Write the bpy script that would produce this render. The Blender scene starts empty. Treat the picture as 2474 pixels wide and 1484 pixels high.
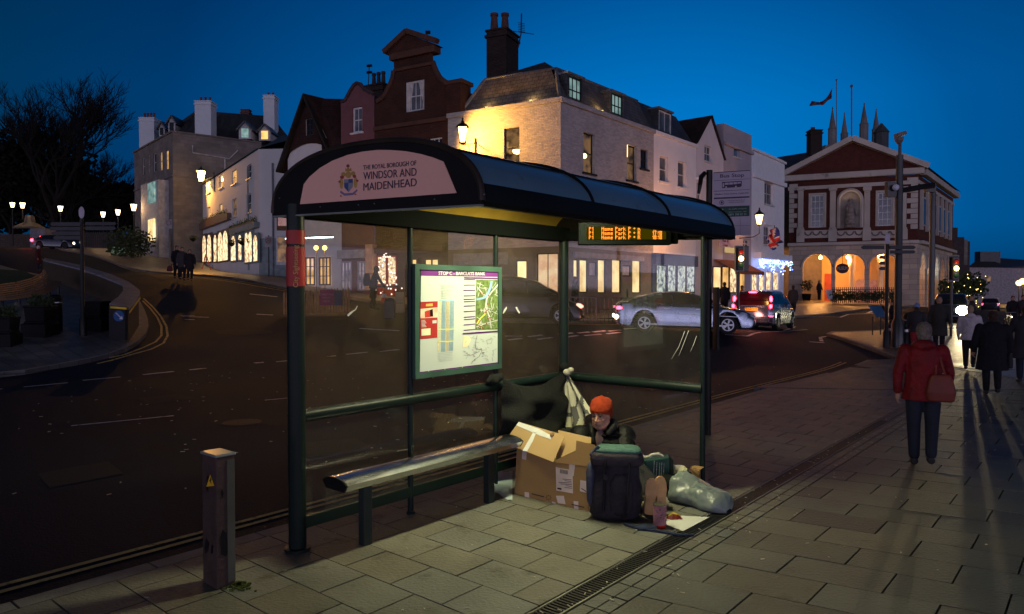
import bpy, bmesh, math, random
import numpy as np
from mathutils import Vector, Matrix, noise
from mathutils.geometry import tessellate_polygon
R = math.radians
rnd = random.Random(7)
SC = bpy.context.scene
COL = SC.collection
# ---------------------------------------------------------------- camera
CZ = 2.0                       # eye height above the flagstones
FD = 1727.9                    # focal length in units of the 2474 x 1484 frame
PITCH = math.atan(39 / FD)
cam = bpy.data.cameras.new('camera'); camo = bpy.data.objects.new('camera', cam); COL.objects.link(camo)
camo.location = (0, 0, CZ); camo.rotation_euler = (math.pi / 2 - PITCH, 0, 0)
cam.sensor_width = 36; cam.lens = FD / 2474 * 36; cam.clip_end = 2000; cam.clip_start = 0.05
SC.camera = camo
# ---------------------------------------------------------------- dusk sky
w = bpy.data.worlds.new('World'); SC.world = w; w.use_nodes = True
nt = w.node_tree; nt.nodes.clear()
def N(nt, t, **k):
 n = nt.nodes.new(t)
 for a, b in k.items():
  if a.startswith('i_'):
   key = a[2:].replace('_', ' ')
   n.inputs[int(key) if key.isdigit() else key].default_value = b
  else: setattr(n, a, b)
 return n
def ramp(nt, stops, interp='LINEAR'):
 r = nt.nodes.new('ShaderNodeValToRGB'); e = r.color_ramp.elements; r.color_ramp.interpolation = interp
 e[0].position, e[0].color = stops[0][0], tuple(stops[0][1]) + (1,)
 e[1].position, e[1].color = stops[-1][0], tuple(stops[-1][1]) + (1,)
 for p, c in stops[1:-1]:
  x = e.new(p); x.color = tuple(c) + (1,)
 return r
sky = N(nt, 'ShaderNodeTexSky', sky_type='NISHITA', sun_disc=False, sun_elevation=R(-4.0), sun_rotation=R(200), air_density=1.2, dust_density=0.5, ozone_density=4)
bg1 = N(nt, 'ShaderNodeBackground', i_Strength=0.01)
nt.links.new(sky.outputs[0], bg1.inputs[0])
tc = N(nt, 'ShaderNodeTexCoord'); sep = N(nt, 'ShaderNodeSeparateXYZ'); nt.links.new(tc.outputs['Generated'], sep.inputs[0])
r1 = ramp(nt, [(0.0, (.004, .012, .03)), (.49, (.0, .045, .13)), (.54, (.0, .13, .40)), (.62, (.0, .135, .44)), (.70, (.0, .085, .31)), (.76, (.0, .045, .17)), (.82, (.003, .02, .075)), (1, (.004, .010, .03))])
mr = N(nt, 'ShaderNodeMapRange'); mr.inputs[1].default_value = -1; mr.inputs[2].default_value = 1
nt.links.new(sep.outputs[2], mr.inputs[0]); nt.links.new(mr.outputs[0], r1.inputs[0])
# brighter towards the middle right of the view (after-glow), duller to both sides
dot = N(nt, 'ShaderNodeVectorMath', operation='DOT_PRODUCT'); dot.inputs[1].default_value = Vector((.19, .97, .10)).normalized()
nt.links.new(tc.outputs['Generated'], dot.inputs[0])
r2 = ramp(nt, [(0, (.3, .2, .10)), (.6, (.3, .24, .18)), (.8, (.3, .32, .36)), (.93, (.66, .68, .72)), (1, (1.45, 1.42, 1.35))])
nt.links.new(dot.outputs['Value'], r2.inputs[0])
mul = N(nt, 'ShaderNodeMix', data_type='RGBA', blend_type='MULTIPLY'); mul.inputs[0].default_value = 1
nt.links.new(r1.outputs[0], mul.inputs[6]); nt.links.new(r2.outputs[0], mul.inputs[7])
# sunset glow behind the camera, strengthened as added facade fill for unseen street lamps
ydir = N(nt, 'ShaderNodeMapRange'); ydir.inputs[1].default_value = 0.1; ydir.inputs[2].default_value = -0.9
nt.links.new(sep.outputs[1], ydir.inputs[0])
zz = ramp(nt, [(.0, (0, 0, 0)), (.5, (0, 0, 0)), (.503, (4.2, 3.7, 5.2)), (.525, (3.6, 3.2, 4.6)), (.55, (1.0, .9, 1.4)), (.6, (.08, .08, .14)), (.78, (.01, .01, .02)), (1, (.004, .004, .008))])
nt.links.new(mr.outputs[0], zz.inputs[0])
gl = N(nt, 'ShaderNodeMix', data_type='RGBA', blend_type='MULTIPLY'); gl.inputs[0].default_value = 1
nt.links.new(zz.outputs[0], gl.inputs[6]); nt.links.new(ydir.outputs[0], gl.inputs[7])
ad = N(nt, 'ShaderNodeMix', data_type='RGBA', blend_type='ADD'); ad.inputs[0].default_value = 1
nt.links.new(mul.outputs[2], ad.inputs[6]); nt.links.new(gl.outputs[2], ad.inputs[7])
bg2 = N(nt, 'ShaderNodeBackground', i_Strength=1.0); nt.links.new(ad.outputs[2], bg2.inputs[0])
adds = N(nt, 'ShaderNodeAddShader'); wo = N(nt, 'ShaderNodeOutputWorld')
nt.links.new(bg1.outputs[0], adds.inputs[0]); nt.links.new(bg2.outputs[0], adds.inputs[1]); nt.links.new(adds.outputs[0], wo.inputs[0])
SC.view_settings.view_transform = 'Standard'; SC.view_settings.look = 'None'; SC.view_settings.exposure = 0; SC.view_settings.gamma = 1
SC.cycles.max_bounces = 7; SC.cycles.transparent_max_bounces = 24; SC.cycles.use_denoising = True
SC.cycles.sample_clamp_indirect = 4; SC.cycles.caustics_reflective = False; SC.cycles.caustics_refractive = False
# ---------------------------------------------------------------- view helpers: where a sight line meets a real distance / plane
def ray(x, y):
 a, b = (x - 1237) / FD, (y - 742) / FD
 c, s = math.cos(PITCH), math.sin(PITCH)
 return Vector((a, c - b * s, -s - b * c))
def at(x, y, Y):
 d = ray(x, y); t = Y / d.y
 return Vector((d.x * t, Y, CZ + d.z * t))
def gp(x, y, z=0.0):
 d = ray(x, y); t = (z - CZ) / d.z
 return Vector((d.x * t, d.y * t, z))
EU = Vector((math.sin(R(40)), math.cos(R(40)), 0)); EV = Vector((math.cos(R(40)), -math.sin(R(40)), 0))
OA = Vector((-1.657, 5.486, 0))
def S(s, t, z=0.0): return OA + EU * s + EV * t + Vector((0, 0, z))     # shelter / kerb frame
# ---------------------------------------------------------------- terrain: flat here, climbing the hill to the left
_cp = [(-4, 3, 0), (4, 3, 0), (12, 3, 0), (-9, 8, 0), (-4, 9, 0), (2, 9, 0), (10, 9, 0), (-6, 14, 0), (2, 14, 0), (10, 14, 0), (18, 12, 0),
       (-12.2, 17, .08), (-7, 19.3, .03), (0, 20, .03), (8, 21, .02), (16, 24, .0), (30, 20, 0), (-20, 17, .25), (-30, 12, .2), (-20, 5, 0),
       (-11.8, 20.6, .5), (-9.8, 22.5, .5), (-9, 25, .72), (-5.5, 27, 1.2), (0, 27, .9), (3.5, 26, .66), (8.2, 26, .58), (10.5, 31, .46), (-17.5, 38, 2.66),
       (-25.9, 62, 3.9), (-29, 44, 3.0), (-43.8, 69, 6.0), (-36, 56, 4.4), (-20, 30, 1.6), (-30, 30, 1.9), (-45, 45, 3.2), (-17.5, 49.5, 3.1), (-31, 66, 4.9), (-40, 76, 6.2), (-60, 80, 7), (-50, 110, 8),
       (-14, 22, .75), (-9.2, 38.7, 2.0), (2.1, 32, .95), (12, 42, .9), (20, 54, .95), (24, 62, 1.1), (33, 58, .8), (26.7, 62, 1.13),
       (45, 73, .0), (30, 45, .3), (22, 34, .1), (50, 60, 0), (45, 90, 0), (60, 110, 0), (20, 110, 1), (90, 60, 0), (100, 120, 0), (-80, 30, 3), (-90, 100, 8), (0, 110, 3), (50, 30, 0), (50, 5, 0), (-50, 5, 1)]
_P = np.array([c[:2] for c in _cp], float); _Z = np.array([c[2] for c in _cp])
def _k(r): return np.where(r > 1e-9, r ** 2 * np.log(r + 1e-12), 0)
_n = len(_P); _A = np.zeros((_n + 3, _n + 3)); _d = np.linalg.norm(_P[:, None] - _P[None], axis=2)
_A[:_n, :_n] = _k(_d) + np.eye(_n) * 2.0; _A[:_n, _n] = 1; _A[:_n, _n + 1:] = _P; _A[_n:, :_n] = _A[:_n, _n:].T
_w = np.linalg.solve(_A, np.concatenate([_Z, [0, 0, 0]]))
def T(x, y):
 r = np.hypot(_P[:, 0] - x, _P[:, 1] - y)
 v = float(_k(r) @ _w[:_n] + _w[_n] + _w[_n + 1] * x + _w[_n + 2] * y)
 f = min(1, max(0, (y - 15) / 5.0)) if x > -14 else min(1, max(0, (y - 12) / 6.0))
 return v * f
def onT(x, y, off=0.0):                     # sight line meets the terrain
 d = ray(x, y); t = 3.0
 while t < 200:
  p = Vector((0, 0, CZ)) + d * t
  if p.z <= T(p.x, p.y) + off: break
  t += .1
 return Vector((p.x, p.y, T(p.x, p.y) + off))
# ---------------------------------------------------------------- materials
MATS = {}
def _tint(c, k): return tuple(min(1, max(0, v * k)) for v in c)
def mat(name, color, rough=.7, metal=0, var=.25, vs=3.0, bump=.0, bs=30.0, spec=.25, kind=None, scale=1.0, col2=None, coat=0, attr=None, dirt=None, brick=None, sheen=0):
 """procedural surface: base colour broken up by two noises, optional bricks/courses, optional bump"""
 if name in MATS: return MATS[name]
 m = bpy.data.materials.new(name); m.use_nodes = True; nt = m.node_tree; b = nt.nodes['Principled BSDF']; L = nt.links
 tc = N(nt, 'ShaderNodeTexCoord'); co = tc.outputs['Object']
 n1 = N(nt, 'ShaderNodeTexNoise'); n1.inputs['Scale'].default_value = vs; n1.inputs['Detail'].default_value = 6
 L.new(co, n1.inputs['Vector'])
 rp = ramp(nt, [(.3, _tint(color, 1 - var)), (.7, _tint(color, 1 + var))]); L.new(n1.outputs['Fac'], rp.inputs[0])
 cur = rp.outputs[0]
 if brick:
  bt = N(nt, 'ShaderNodeTexBrick'); bt.inputs['Scale'].default_value = 1
  bt.inputs['Brick Width'].default_value = brick[0]; bt.inputs['Row Height'].default_value = brick[1]; bt.inputs['Mortar Size'].default_value = brick[2]
  bt.inputs['Color1'].default_value = (.78, .78, .78, 1); bt.inputs['Color2'].default_value = (1.1, 1.05, 1, 1); bt.inputs['Mortar'].default_value = tuple([brick[3]] * 3) + (1,)
  bt.inputs['Mortar Smooth'].default_value = .3
  if len(brick) > 4: bt.offset = brick[4]
  uv = N(nt, 'ShaderNodeUVMap'); L.new(uv.outputs[0], bt.inputs['Vector'])
  mm = N(nt, 'ShaderNodeMix', data_type='RGBA', blend_type='MULTIPLY'); mm.inputs[0].default_value = 1
  L.new(cur, mm.inputs[6]); L.new(bt.outputs['Color'], mm.inputs[7]); cur = mm.outputs[2]
 if attr:
  at_ = N(nt, 'ShaderNodeVertexColor', layer_name=attr)
  mm = N(nt, 'ShaderNodeMix', data_type='RGBA', blend_type='MULTIPLY'); mm.inputs[0].default_value = 1
  L.new(cur, mm.inputs[6]); L.new(at_.outputs[0], mm.inputs[7]); cur = mm.outputs[2]
 if dirt:
  n2 = N(nt, 'ShaderNodeTexNoise'); n2.inputs['Scale'].default_value = dirt[1]; n2.inputs['Detail'].default_value = 8; n2.inputs['Roughness'].default_value = .65
  L.new(co, n2.inputs['Vector'])
  r3 = ramp(nt, [(dirt[2], (0, 0, 0)), (dirt[2] + .12, (1, 1, 1))]); L.new(n2.outputs['Fac'], r3.inputs[0])
  mm = N(nt, 'ShaderNodeMix', data_type='RGBA'); L.new(r3.outputs[0], mm.inputs[0]); L.new(cur, mm.inputs[6]); mm.inputs[7].default_value = tuple(dirt[0]) + (1,); cur = mm.outputs[2]
 L.new(cur, b.inputs['Base Color'])
 rr = N(nt, 'ShaderNodeMapRange'); rr.inputs[3].default_value = max(0, rough - .1); rr.inputs[4].default_value = min(1, rough + .1)
 L.new(n1.outputs['Fac'], rr.inputs[0]); L.new(rr.outputs[0], b.inputs['Roughness'])
 b.inputs['Metallic'].default_value = metal; b.inputs['Specular IOR Level'].default_value = spec; b.inputs['Coat Weight'].default_value = coat
 b.inputs['Sheen Weight'].default_value = sheen
 if bump or brick:
  n3 = N(nt, 'ShaderNodeTexNoise'); n3.inputs['Scale'].default_value = bs; n3.inputs['Detail'].default_value = 5; L.new(co, n3.inputs['Vector'])
  bp = N(nt, 'ShaderNodeBump'); bp.inputs['Strength'].default_value = max(bump, .02); bp.inputs['Distance'].default_value = .05
  L.new(n3.outputs['Fac'], bp.inputs['Height'])
  if brick:
   b2 = N(nt, 'ShaderNodeBump'); b2.inputs['Strength'].default_value = .6; b2.inputs['Distance'].default_value = .02; b2.invert = True
   L.new(bt.outputs['Fac'], b2.inputs['Height']); L.new(bp.outputs[0], b2.inputs['Normal']); L.new(b2.outputs[0], b.inputs['Normal'])
  else: L.new(bp.outputs[0], b.inputs['Normal'])
 MATS[name] = m; return m
def emit(name, color, strength, var=0, vs=2.0, gloss=0, col2=None):
 """something that gives off light; optional uneven glow (room behind a pane) with a glossy face"""
 if name in MATS: return MATS[name]
 m = bpy.data.materials.new(name); m.use_nodes = True; nt = m.node_tree; L = nt.links; nt.nodes.clear()
 o = N(nt, 'ShaderNodeOutputMaterial'); e = N(nt, 'ShaderNodeEmission'); e.inputs[0].default_value = tuple(color) + (1,); e.inputs[1].default_value = strength
 if var:
  tc = N(nt, 'ShaderNodeTexCoord'); n1 = N(nt, 'ShaderNodeTexNoise'); n1.inputs['Scale'].default_value = vs; n1.inputs['Detail'].default_value = 4
  L.new(tc.outputs['Object'], n1.inputs['Vector'])
  c2 = col2 or _tint(color, .25)
  rp = ramp(nt, [(.5 - .22 / max(var, .1), c2), (.5 + .2 / max(var, .1), color)]) if False else ramp(nt, [(.36, c2), (.6, color)])
  L.new(n1.outputs['Fac'], rp.inputs[0]); L.new(rp.outputs[0], e.inputs[0])
 if gloss:
  g = N(nt, 'ShaderNodeBsdfGlossy'); g.inputs['Roughness'].default_value = .05; lw_ = N(nt, 'ShaderNodeFresnel'); lw_.inputs[0].default_value = 1.45; lw = N(nt, 'ShaderNodeMath', operation='MULTIPLY'); lw.inputs[1].default_value = .3; L.new(lw_.outputs[0], lw.inputs[0])
  mx = N(nt, 'ShaderNodeMixShader'); L.new(lw.outputs[0], mx.inputs[0]); L.new(e.outputs[0], mx.inputs[1]); L.new(g.outputs[0], mx.inputs[2]); L.new(mx.outputs[0], o.inputs[0])
 else: L.new(e.outputs[0], o.inputs[0])
 MATS[name] = m; return m
def glassy(name, tint=(.95, .95, .95), dirtamt=.1, streak=6.0, refl=1.0, dirtcol=(.6, .6, .55)):
 """clear sheet glass / film: see-through, mirror reflection at grazing angles, a veil of dirt"""
 if name in MATS: return MATS[name]
 m = bpy.data.materials.new(name); m.use_nodes = True; nt = m.node_tree; L = nt.links; nt.nodes.clear()
 o = N(nt, 'ShaderNodeOutputMaterial'); t = N(nt, 'ShaderNodeBsdfTransparent'); t.inputs[0].default_value = tuple(tint) + (1,)
 g = N(nt, 'ShaderNodeBsdfGlossy'); g.inputs['Roughness'].default_value = .02
 f = N(nt, 'ShaderNodeFresnel'); f.inputs[0].default_value = 1.5
 ml = N(nt, 'ShaderNodeMath', operation='MULTIPLY'); ml.inputs[1].default_value = refl; L.new(f.outputs[0], ml.inputs[0])
 mx = N(nt, 'ShaderNodeMixShader'); L.new(ml.outputs[0], mx.inputs[0]); L.new(t.outputs[0], mx.inputs[1]); L.new(g.outputs[0], mx.inputs[2])
 tc = N(nt, 'ShaderNodeTexCoord'); n1 = N(nt, 'ShaderNodeTexNoise'); n1.inputs['Scale'].default_value = streak; n1.inputs['Detail'].default_value = 9; n1.inputs['Roughness'].default_value = .7
 L.new(tc.outputs['Object'], n1.inputs['Vector'])
 rp = ramp(nt, [(.35, (dirtamt * .35,) * 3), (.75, (dirtamt,) * 3)]); L.new(n1.outputs['Fac'], rp.inputs[0])
 d = N(nt, 'ShaderNodeBsdfDiffuse'); d.inputs[0].default_value = tuple(dirtcol) + (1,)
 tl = N(nt, 'ShaderNodeBsdfTranslucent'); tl.inputs[0].default_value = tuple(dirtcol) + (1,)
 dd = N(nt, 'ShaderNodeMixShader'); dd.inputs[0].default_value = .5; L.new(d.outputs[0], dd.inputs[1]); L.new(tl.outputs[0], dd.inputs[2])
 m2 = N(nt, 'ShaderNodeMixShader'); L.new(rp.outputs[0], m2.inputs[0]); L.new(mx.outputs[0], m2.inputs[1]); L.new(dd.outputs[0], m2.inputs[2]); L.new(m2.outputs[0], o.inputs[0])
 MATS[name] = m; return m
# ---------------------------------------------------------------- object helpers
def tag(o, label=None, cat=None, group=None, kind=None):
 if label: o['label'] = label
 if cat: o['category'] = cat
 if group: o['group'] = group
 if kind: o['kind'] = kind
 return o
def thing(name, label, cat, loc=(0, 0, 0), group=None, rz=0, kind=None):
 o = bpy.data.objects.new(name, None); COL.objects.link(o); o.location = loc; o.rotation_euler.z = rz; o.empty_display_size = .1
 return tag(o, label, cat, group, kind)
def rootof(p):
 while p.parent: p = p.parent
 return p
class MB:
 """collects boxes, tubes, lofts in world (or frame) coordinates; build() links them as one mesh object"""
 def __init__(s, M=None): s.v = []; s.f = []; s.M = M; s.col = []; s.c = None; s.fm = []; s.mi = 0
 def add(s, vs, fs):
  b = len(s.v)
  for p in vs:
   p = Vector(p)
   if s.M is not None: p = s.M @ p
   s.v.append(p)
  for f in fs: s.f.append([b + i for i in f]); s.col.append(s.c); s.fm.append(s.mi)
  return s
 def box(s, x0, x1, y0, y1, z0, z1):
  return s.add([(x0, y0, z0), (x1, y0, z0), (x1, y1, z0), (x0, y1, z0), (x0, y0, z1), (x1, y0, z1), (x1, y1, z1), (x0, y1, z1)],
                     [(0, 3, 2, 1), (4, 5, 6, 7), (0, 1, 5, 4), (1, 2, 6, 5), (2, 3, 7, 6), (3, 0, 4, 7)])
 def cbox(s, c, sx, sy, sz, rz=0, rx=0, ry=0):
  M = Matrix.Translation(Vector(c)) @ Matrix.Rotation(rz, 4, 'Z') @ Matrix.Rotation(ry, 4, 'Y') @ Matrix.Rotation(rx, 4, 'X')
  q = [M @ Vector((a * sx / 2, b * sy / 2, d * sz / 2)) for d in (-1, 1) for a, b in ((-1, -1), (1, -1), (1, 1), (-1, 1))]
  return s.add(q, [(0, 3, 2, 1), (4, 5, 6, 7), (0, 1, 5, 4), (1, 2, 6, 5), (2, 3, 7, 6), (3, 0, 4, 7)])
 def bar(s, a, b, w, h=None, up=(0, 0, 1)):
  a, b = Vector(a), Vector(b); h = h or w; d = (b - a); L = d.length
  if L < 1e-6: return s
  d.normalize(); u = Vector(up)
  if abs(d.dot(u)) > .99: u = Vector((0, 1, 0))
  x = d.cross(u).normalized(); y = x.cross(d)
  q = [p + x * i * w / 2 + y * j * h / 2 for p in (a, b) for i, j in ((-1, -1), (1, -1), (1, 1), (-1, 1))]
  return s.add(q, [(0, 3, 2, 1), (4, 5, 6, 7), (0, 1, 5, 4), (1, 2, 6, 5), (2, 3, 7, 6), (3, 0, 4, 7)])
 def tube(s, pts, r, n=8, caps=True):
  pts = [Vector(p) for p in pts]; rs = r if isinstance(r, (list, tuple)) else [r] * len(pts)
  vs = []; prev = None
  for i, p in enumerate(pts):
   d = (pts[min(i + 1, len(pts) - 1)] - pts[max(i - 1, 0)]).normalized()
   if prev is None:
    u = Vector((0, 0, 1)) if abs(d.z) < .9 else Vector((1, 0, 0)); x = d.cross(u).normalized()
   else: x = (prev - d * prev.dot(d)).normalized()
   prev = x; y = d.cross(x)
   vs += [p + (x * math.cos(2 * math.pi * k / n) + y * math.sin(2 * math.pi * k / n)) * rs[i] for k in range(n)]
  fs = [(i * n + k, i * n + (k + 1) % n, (i + 1) * n + (k + 1) % n, (i + 1) * n + k) for i in range(len(pts) - 1) for k in range(n)]
  if caps: fs += [tuple(range(n - 1, -1, -1)), tuple((len(pts) - 1) * n + k for k in range(n))]
  return s.add(vs, fs)
 def lathe(s, c, prof, n=16, sq=0):
  c = Vector(c); vs = []
  for r, z in prof: vs += [c + Vector((r * math.cos(2 * math.pi * (k + .5) / n), r * math.sin(2 * math.pi * (k + .5) / n), z)) for k in range(n)]
  fs = [(i * n + k, i * n + (k + 1) % n, (i + 1) * n + (k + 1) % n, (i + 1) * n + k) for i in range(len(prof) - 1) for k in range(n)]
  fs += [tuple(range(n - 1, -1, -1)), tuple((len(prof) - 1) * n + k for k in range(n))]
  return s.add(vs, fs)
 def rings(s, rings, close=True, caps=True):
  n = len(rings[0]); vs = [p for r in rings for p in r]
  m = n if close else n - 1
  fs = [(i * n + k, i * n + (k + 1) % n, (i + 1) * n + (k + 1) % n, (i + 1) * n + k) for i in range(len(rings) - 1) for k in range(m)]
  if caps and close: fs += [tuple(range(n - 1, -1, -1)), tuple((len(rings) - 1) * n + k for k in range(n))]
  return s.add(vs, fs)
 def prism(s, poly, z0, z1):
  n = len(poly); z1s = z1 if isinstance(z1, (list, tuple)) else [z1] * n; z0s = z0 if isinstance(z0, (list, tuple)) else [z0] * n
  vs = [(p[0], p[1], z) for p, z in zip(poly, z0s)] + [(p[0], p[1], z) for p, z in zip(poly, z1s)]
  return s.add(vs, [tuple(range(n - 1, -1, -1)), tuple(range(n, 2 * n))] + [(i, (i + 1) % n, n + (i + 1) % n, n + i) for i in range(n)])
 def plate(s, pts, th, nrm):
  """flat polygon pts (3-D) given thickness th along nrm"""
  nrm = Vector(nrm).normalized() * th; n = len(pts); pts = [Vector(p) for p in pts]
  vs = pts + [p + nrm for p in pts]
  return s.add(vs, [tuple(range(n - 1, -1, -1)), tuple(range(n, 2 * n))] + [(i, (i + 1) % n, n + (i + 1) % n, n + i) for i in range(n)])
 def grid(s, fn, nu, nv):
  vs = [fn(i / nu, j / nv) for j in range(nv + 1) for i in range(nu + 1)]; w = nu + 1
  return s.add(vs, [(j * w + i, j * w + i + 1, (j + 1) * w + i + 1, (j + 1) * w + i) for j in range(nv) for i in range(nu)])
 def ball(s, c, rx, ry=None, rz=None, n=12, m=8, M=None):
  ry = ry or rx; rz = rz or rx; c = Vector(c); vs = [];
  for j in range(m + 1):
   a = math.pi * j / m
   for i in range(n):
    b = 2 * math.pi * i / n; p = Vector((rx * math.sin(a) * math.cos(b), ry * math.sin(a) * math.sin(b), rz * math.cos(a)))
    vs.append(c + (M @ p if M is not None else p))
  return s.add(vs, [(j * n + i, (j + 1) * n + i, (j + 1) * n + (i + 1) % n, j * n + (i + 1) % n) for j in range(m) for i in range(n)])
 def build(s, name, m, parent=None, smooth=False, bevel=0, label=None, bevseg=2, weld=False):
  off = Vector((0, 0, 0)); q = None
  if parent is not None:
   r = parent
   while r is not None: off = off + r.location; r = r.parent
   rt = rootof(parent)
   if abs(rt.rotation_euler.z) > 1e-6: q = Matrix.Rotation(-rt.rotation_euler.z, 3, 'Z')
  me = bpy.data.meshes.new(name); vs = [(p - off) for p in s.v]
  if q is not None: vs = [q @ p for p in vs]
  me.from_pydata([tuple(p) for p in vs], [], s.f)
  ms = m if isinstance(m, (list, tuple)) else [m]
  for x in ms: me.materials.append(x)
  if len(ms) > 1:
   for p, k in zip(me.polygons, s.fm): p.material_index = min(k, len(ms) - 1)
  uvl = me.uv_layers.new(name='UVMap'); me.update()
  co = s.v
  for p in me.polygons:
   n = p.normal if q is None else (q.inverted() @ p.normal)
   if abs(n.z) > .7:
    t = EV; b = EU
   else:
    t = Vector((-n.y, n.x, 0)).normalized(); b = Vector((0, 0, 1))
   for li in p.loop_indices:
    v = co[me.loops[li].vertex_index]; uvl.data[li].uv = (v.dot(t), v.dot(b))
  if any(c is not None for c in s.col):
   ca = me.color_attributes.new('Col', 'FLOAT_COLOR', 'CORNER')
   for p, c in zip(me.polygons, s.col):
    c = c or (1, 1, 1)
    for li in p.loop_indices: ca.data[li].color = (c[0], c[1], c[2], 1)
  if weld or bevel or smooth:
   bm = bmesh.new(); bm.from_mesh(me)
   if weld: bmesh.ops.remove_doubles(bm, verts=bm.verts, dist=.0005)
   bmesh.ops.recalc_face_normals(bm, faces=bm.faces); bm.to_mesh(me); bm.free()
  if smooth:
   for p in me.polygons: p.use_smooth = True
  o = bpy.data.objects.new(name, me); COL.objects.link(o)
  if smooth and smooth != 'all':
   try: me.set_sharp_from_angle(angle=R(40))
   except Exception: pass
  if parent is not None: o.parent = parent
  if bevel:
   md = o.modifiers.new('bevel', 'BEVEL'); md.width = bevel; md.segments = bevseg; md.limit_method = 'ANGLE'; md.angle_limit = R(35)
  if label: o['label'] = label
  return o
def text(body, M, size, m, parent, name='lettering', align='CENTER', ext=.001, width=None, kmax=9, bold=0, valign='CENTER'):
 """lettering as one mesh: M maps local x (reading direction) / y (up) to world; width = fitted length"""
 cu = bpy.data.curves.new(name, 'FONT'); cu.body = body; cu.size = size; cu.align_x = align; cu.align_y = valign; cu.extrude = ext; cu.offset = bold
 cu.space_line = .85; cu.resolution_u = 3
 t_ = bpy.data.objects.new('tmp', cu); COL.objects.link(t_); bpy.context.view_layer.update()
 me = bpy.data.meshes.new_from_object(t_.evaluated_get(bpy.context.evaluated_depsgraph_get())); me.name = name; me.materials.clear(); me.materials.append(m)
 bpy.data.objects.remove(t_); xs_ = [v.co.x for v in me.vertices]; L = max(xs_) - min(xs_)
 if width: me.transform(Matrix.Diagonal((min(kmax, width / L), 1, 1, 1)))
 off = Vector((0, 0, 0)); r = parent
 while r is not None: off = off + r.location; r = r.parent
 me.transform(Matrix.Translation(-off) @ M); o = bpy.data.objects.new(name, me); COL.objects.link(o); o.parent = parent
 return o
def frame(o, x, z=(0, 0, 1)):
 """matrix with origin o, x axis x, y axis 'up' z -> text plane facing x cross z ... normal = x × up"""
 x = Vector(x).normalized(); z = Vector(z).normalized(); n = x.cross(z)
 M = Matrix.Identity(4)
 for i in range(3): M[i][0] = x[i]; M[i][1] = z[i]; M[i][2] = n[i]; M[i][3] = o[i]
 return M
def point(name, loc, color, power, parent, radius=.1, spot=None, rot=None):
 l = bpy.data.lights.new(name, 'SPOT' if spot else 'POINT'); l.energy = power; l.color = color; l.shadow_soft_size = radius
 if spot: l.spot_size = spot; l.spot_blend = .6
 o = bpy.data.objects.new(name, l); COL.objects.link(o)
 off = Vector((0, 0, 0)); r = parent
 while r is not None: off += r.location; r = r.parent
 o.parent = parent; o.location = Vector(loc) - off
 if rot is not None: o.rotation_euler = rot
 return o
def smin(x, a, b): return max(a, min(b, x))
# ================================================================ materials used widely
asphalt = mat('asphalt', (.010, .017, .036), rough=.7, var=.35, vs=.35, bump=.6, bs=55, spec=.12, dirt=((.010, .014, .028), .9, .56))
flag = mat('flagstone', (.165, .16, .134), rough=.55, var=.22, vs=1.7, bump=.3, bs=38, spec=.3, attr='Col', dirt=((.085, .078, .06), 3.1, .56))
sett = mat('setts', (.17, .16, .16), rough=.55, var=.25, vs=2, bump=.3, bs=30, brick=(.2, .1, .012, .35))
pavefar = mat('far_paving', (.2, .18, .155), rough=.42, var=.2, vs=1.2, bump=.2, bs=20, brick=(.62, .42, .02, .35))
kerbm = mat('granite_kerb', (.21, .2, .19), rough=.6, var=.25, vs=5, bump=.3, bs=60)
grout = mat('dark_joint', (.045, .04, .034), rough=.9)
white_line = mat('white_road_paint', (.75, .75, .8), rough=.6, dirt=((.12, .115, .12), 7, .56), spec=.4)
yellow_line = mat('yellow_road_paint', (.8, .6, .22), rough=.7, dirt=((.09, .08, .07), 9, .54))
grassm = mat('lawn', (.05, .075, .025), rough=.9, var=.4, vs=8, bump=1, bs=60)
# ================================================================ road and ground
def Tg(x, y): return T(x, y)
xs = sorted(set([-700, -450, -300, -200, -150, -120, -100] + [i * 1.6 - 90 for i in range(0, 66)] + [i * 1.6 + 16 for i in range(0, 60)] + [120, 150, 200, 300, 450, 700]))
ys = [-300, -100, -40, -15, -5, 0] + [2 + i * 1.5 for i in range(0, 46)] + [72 + i * 4 for i in range(0, 16)] + [150, 200, 300, 500, 900]
m = MB(); vs = []
for y in ys:
 for x in xs:
  xx, yy = smin(x, -90, 100), smin(y, 0, 120)
  vs.append((x, y, T(xx, yy) - .1))
w_ = len(xs)
m.add(vs, [(j * w_ + i, j * w_ + i + 1, (j + 1) * w_ + i + 1, (j + 1) * w_ + i) for j in range(len(ys) - 1) for i in range(w_ - 1)])
tag(m.build('road', asphalt, smooth='all'), kind='structure')
from mathutils.geometry import delaunay_2d_cdt
def inpoly(x, y, poly):
 c = False; j = len(poly) - 1
 for i in range(len(poly)):
  if (poly[i][1] > y) != (poly[j][1] > y) and x < (poly[j][0] - poly[i][0]) * (y - poly[i][1]) / (poly[j][1] - poly[i][1]) + poly[i][0]: c = not c
  j = i
 return c
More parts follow.
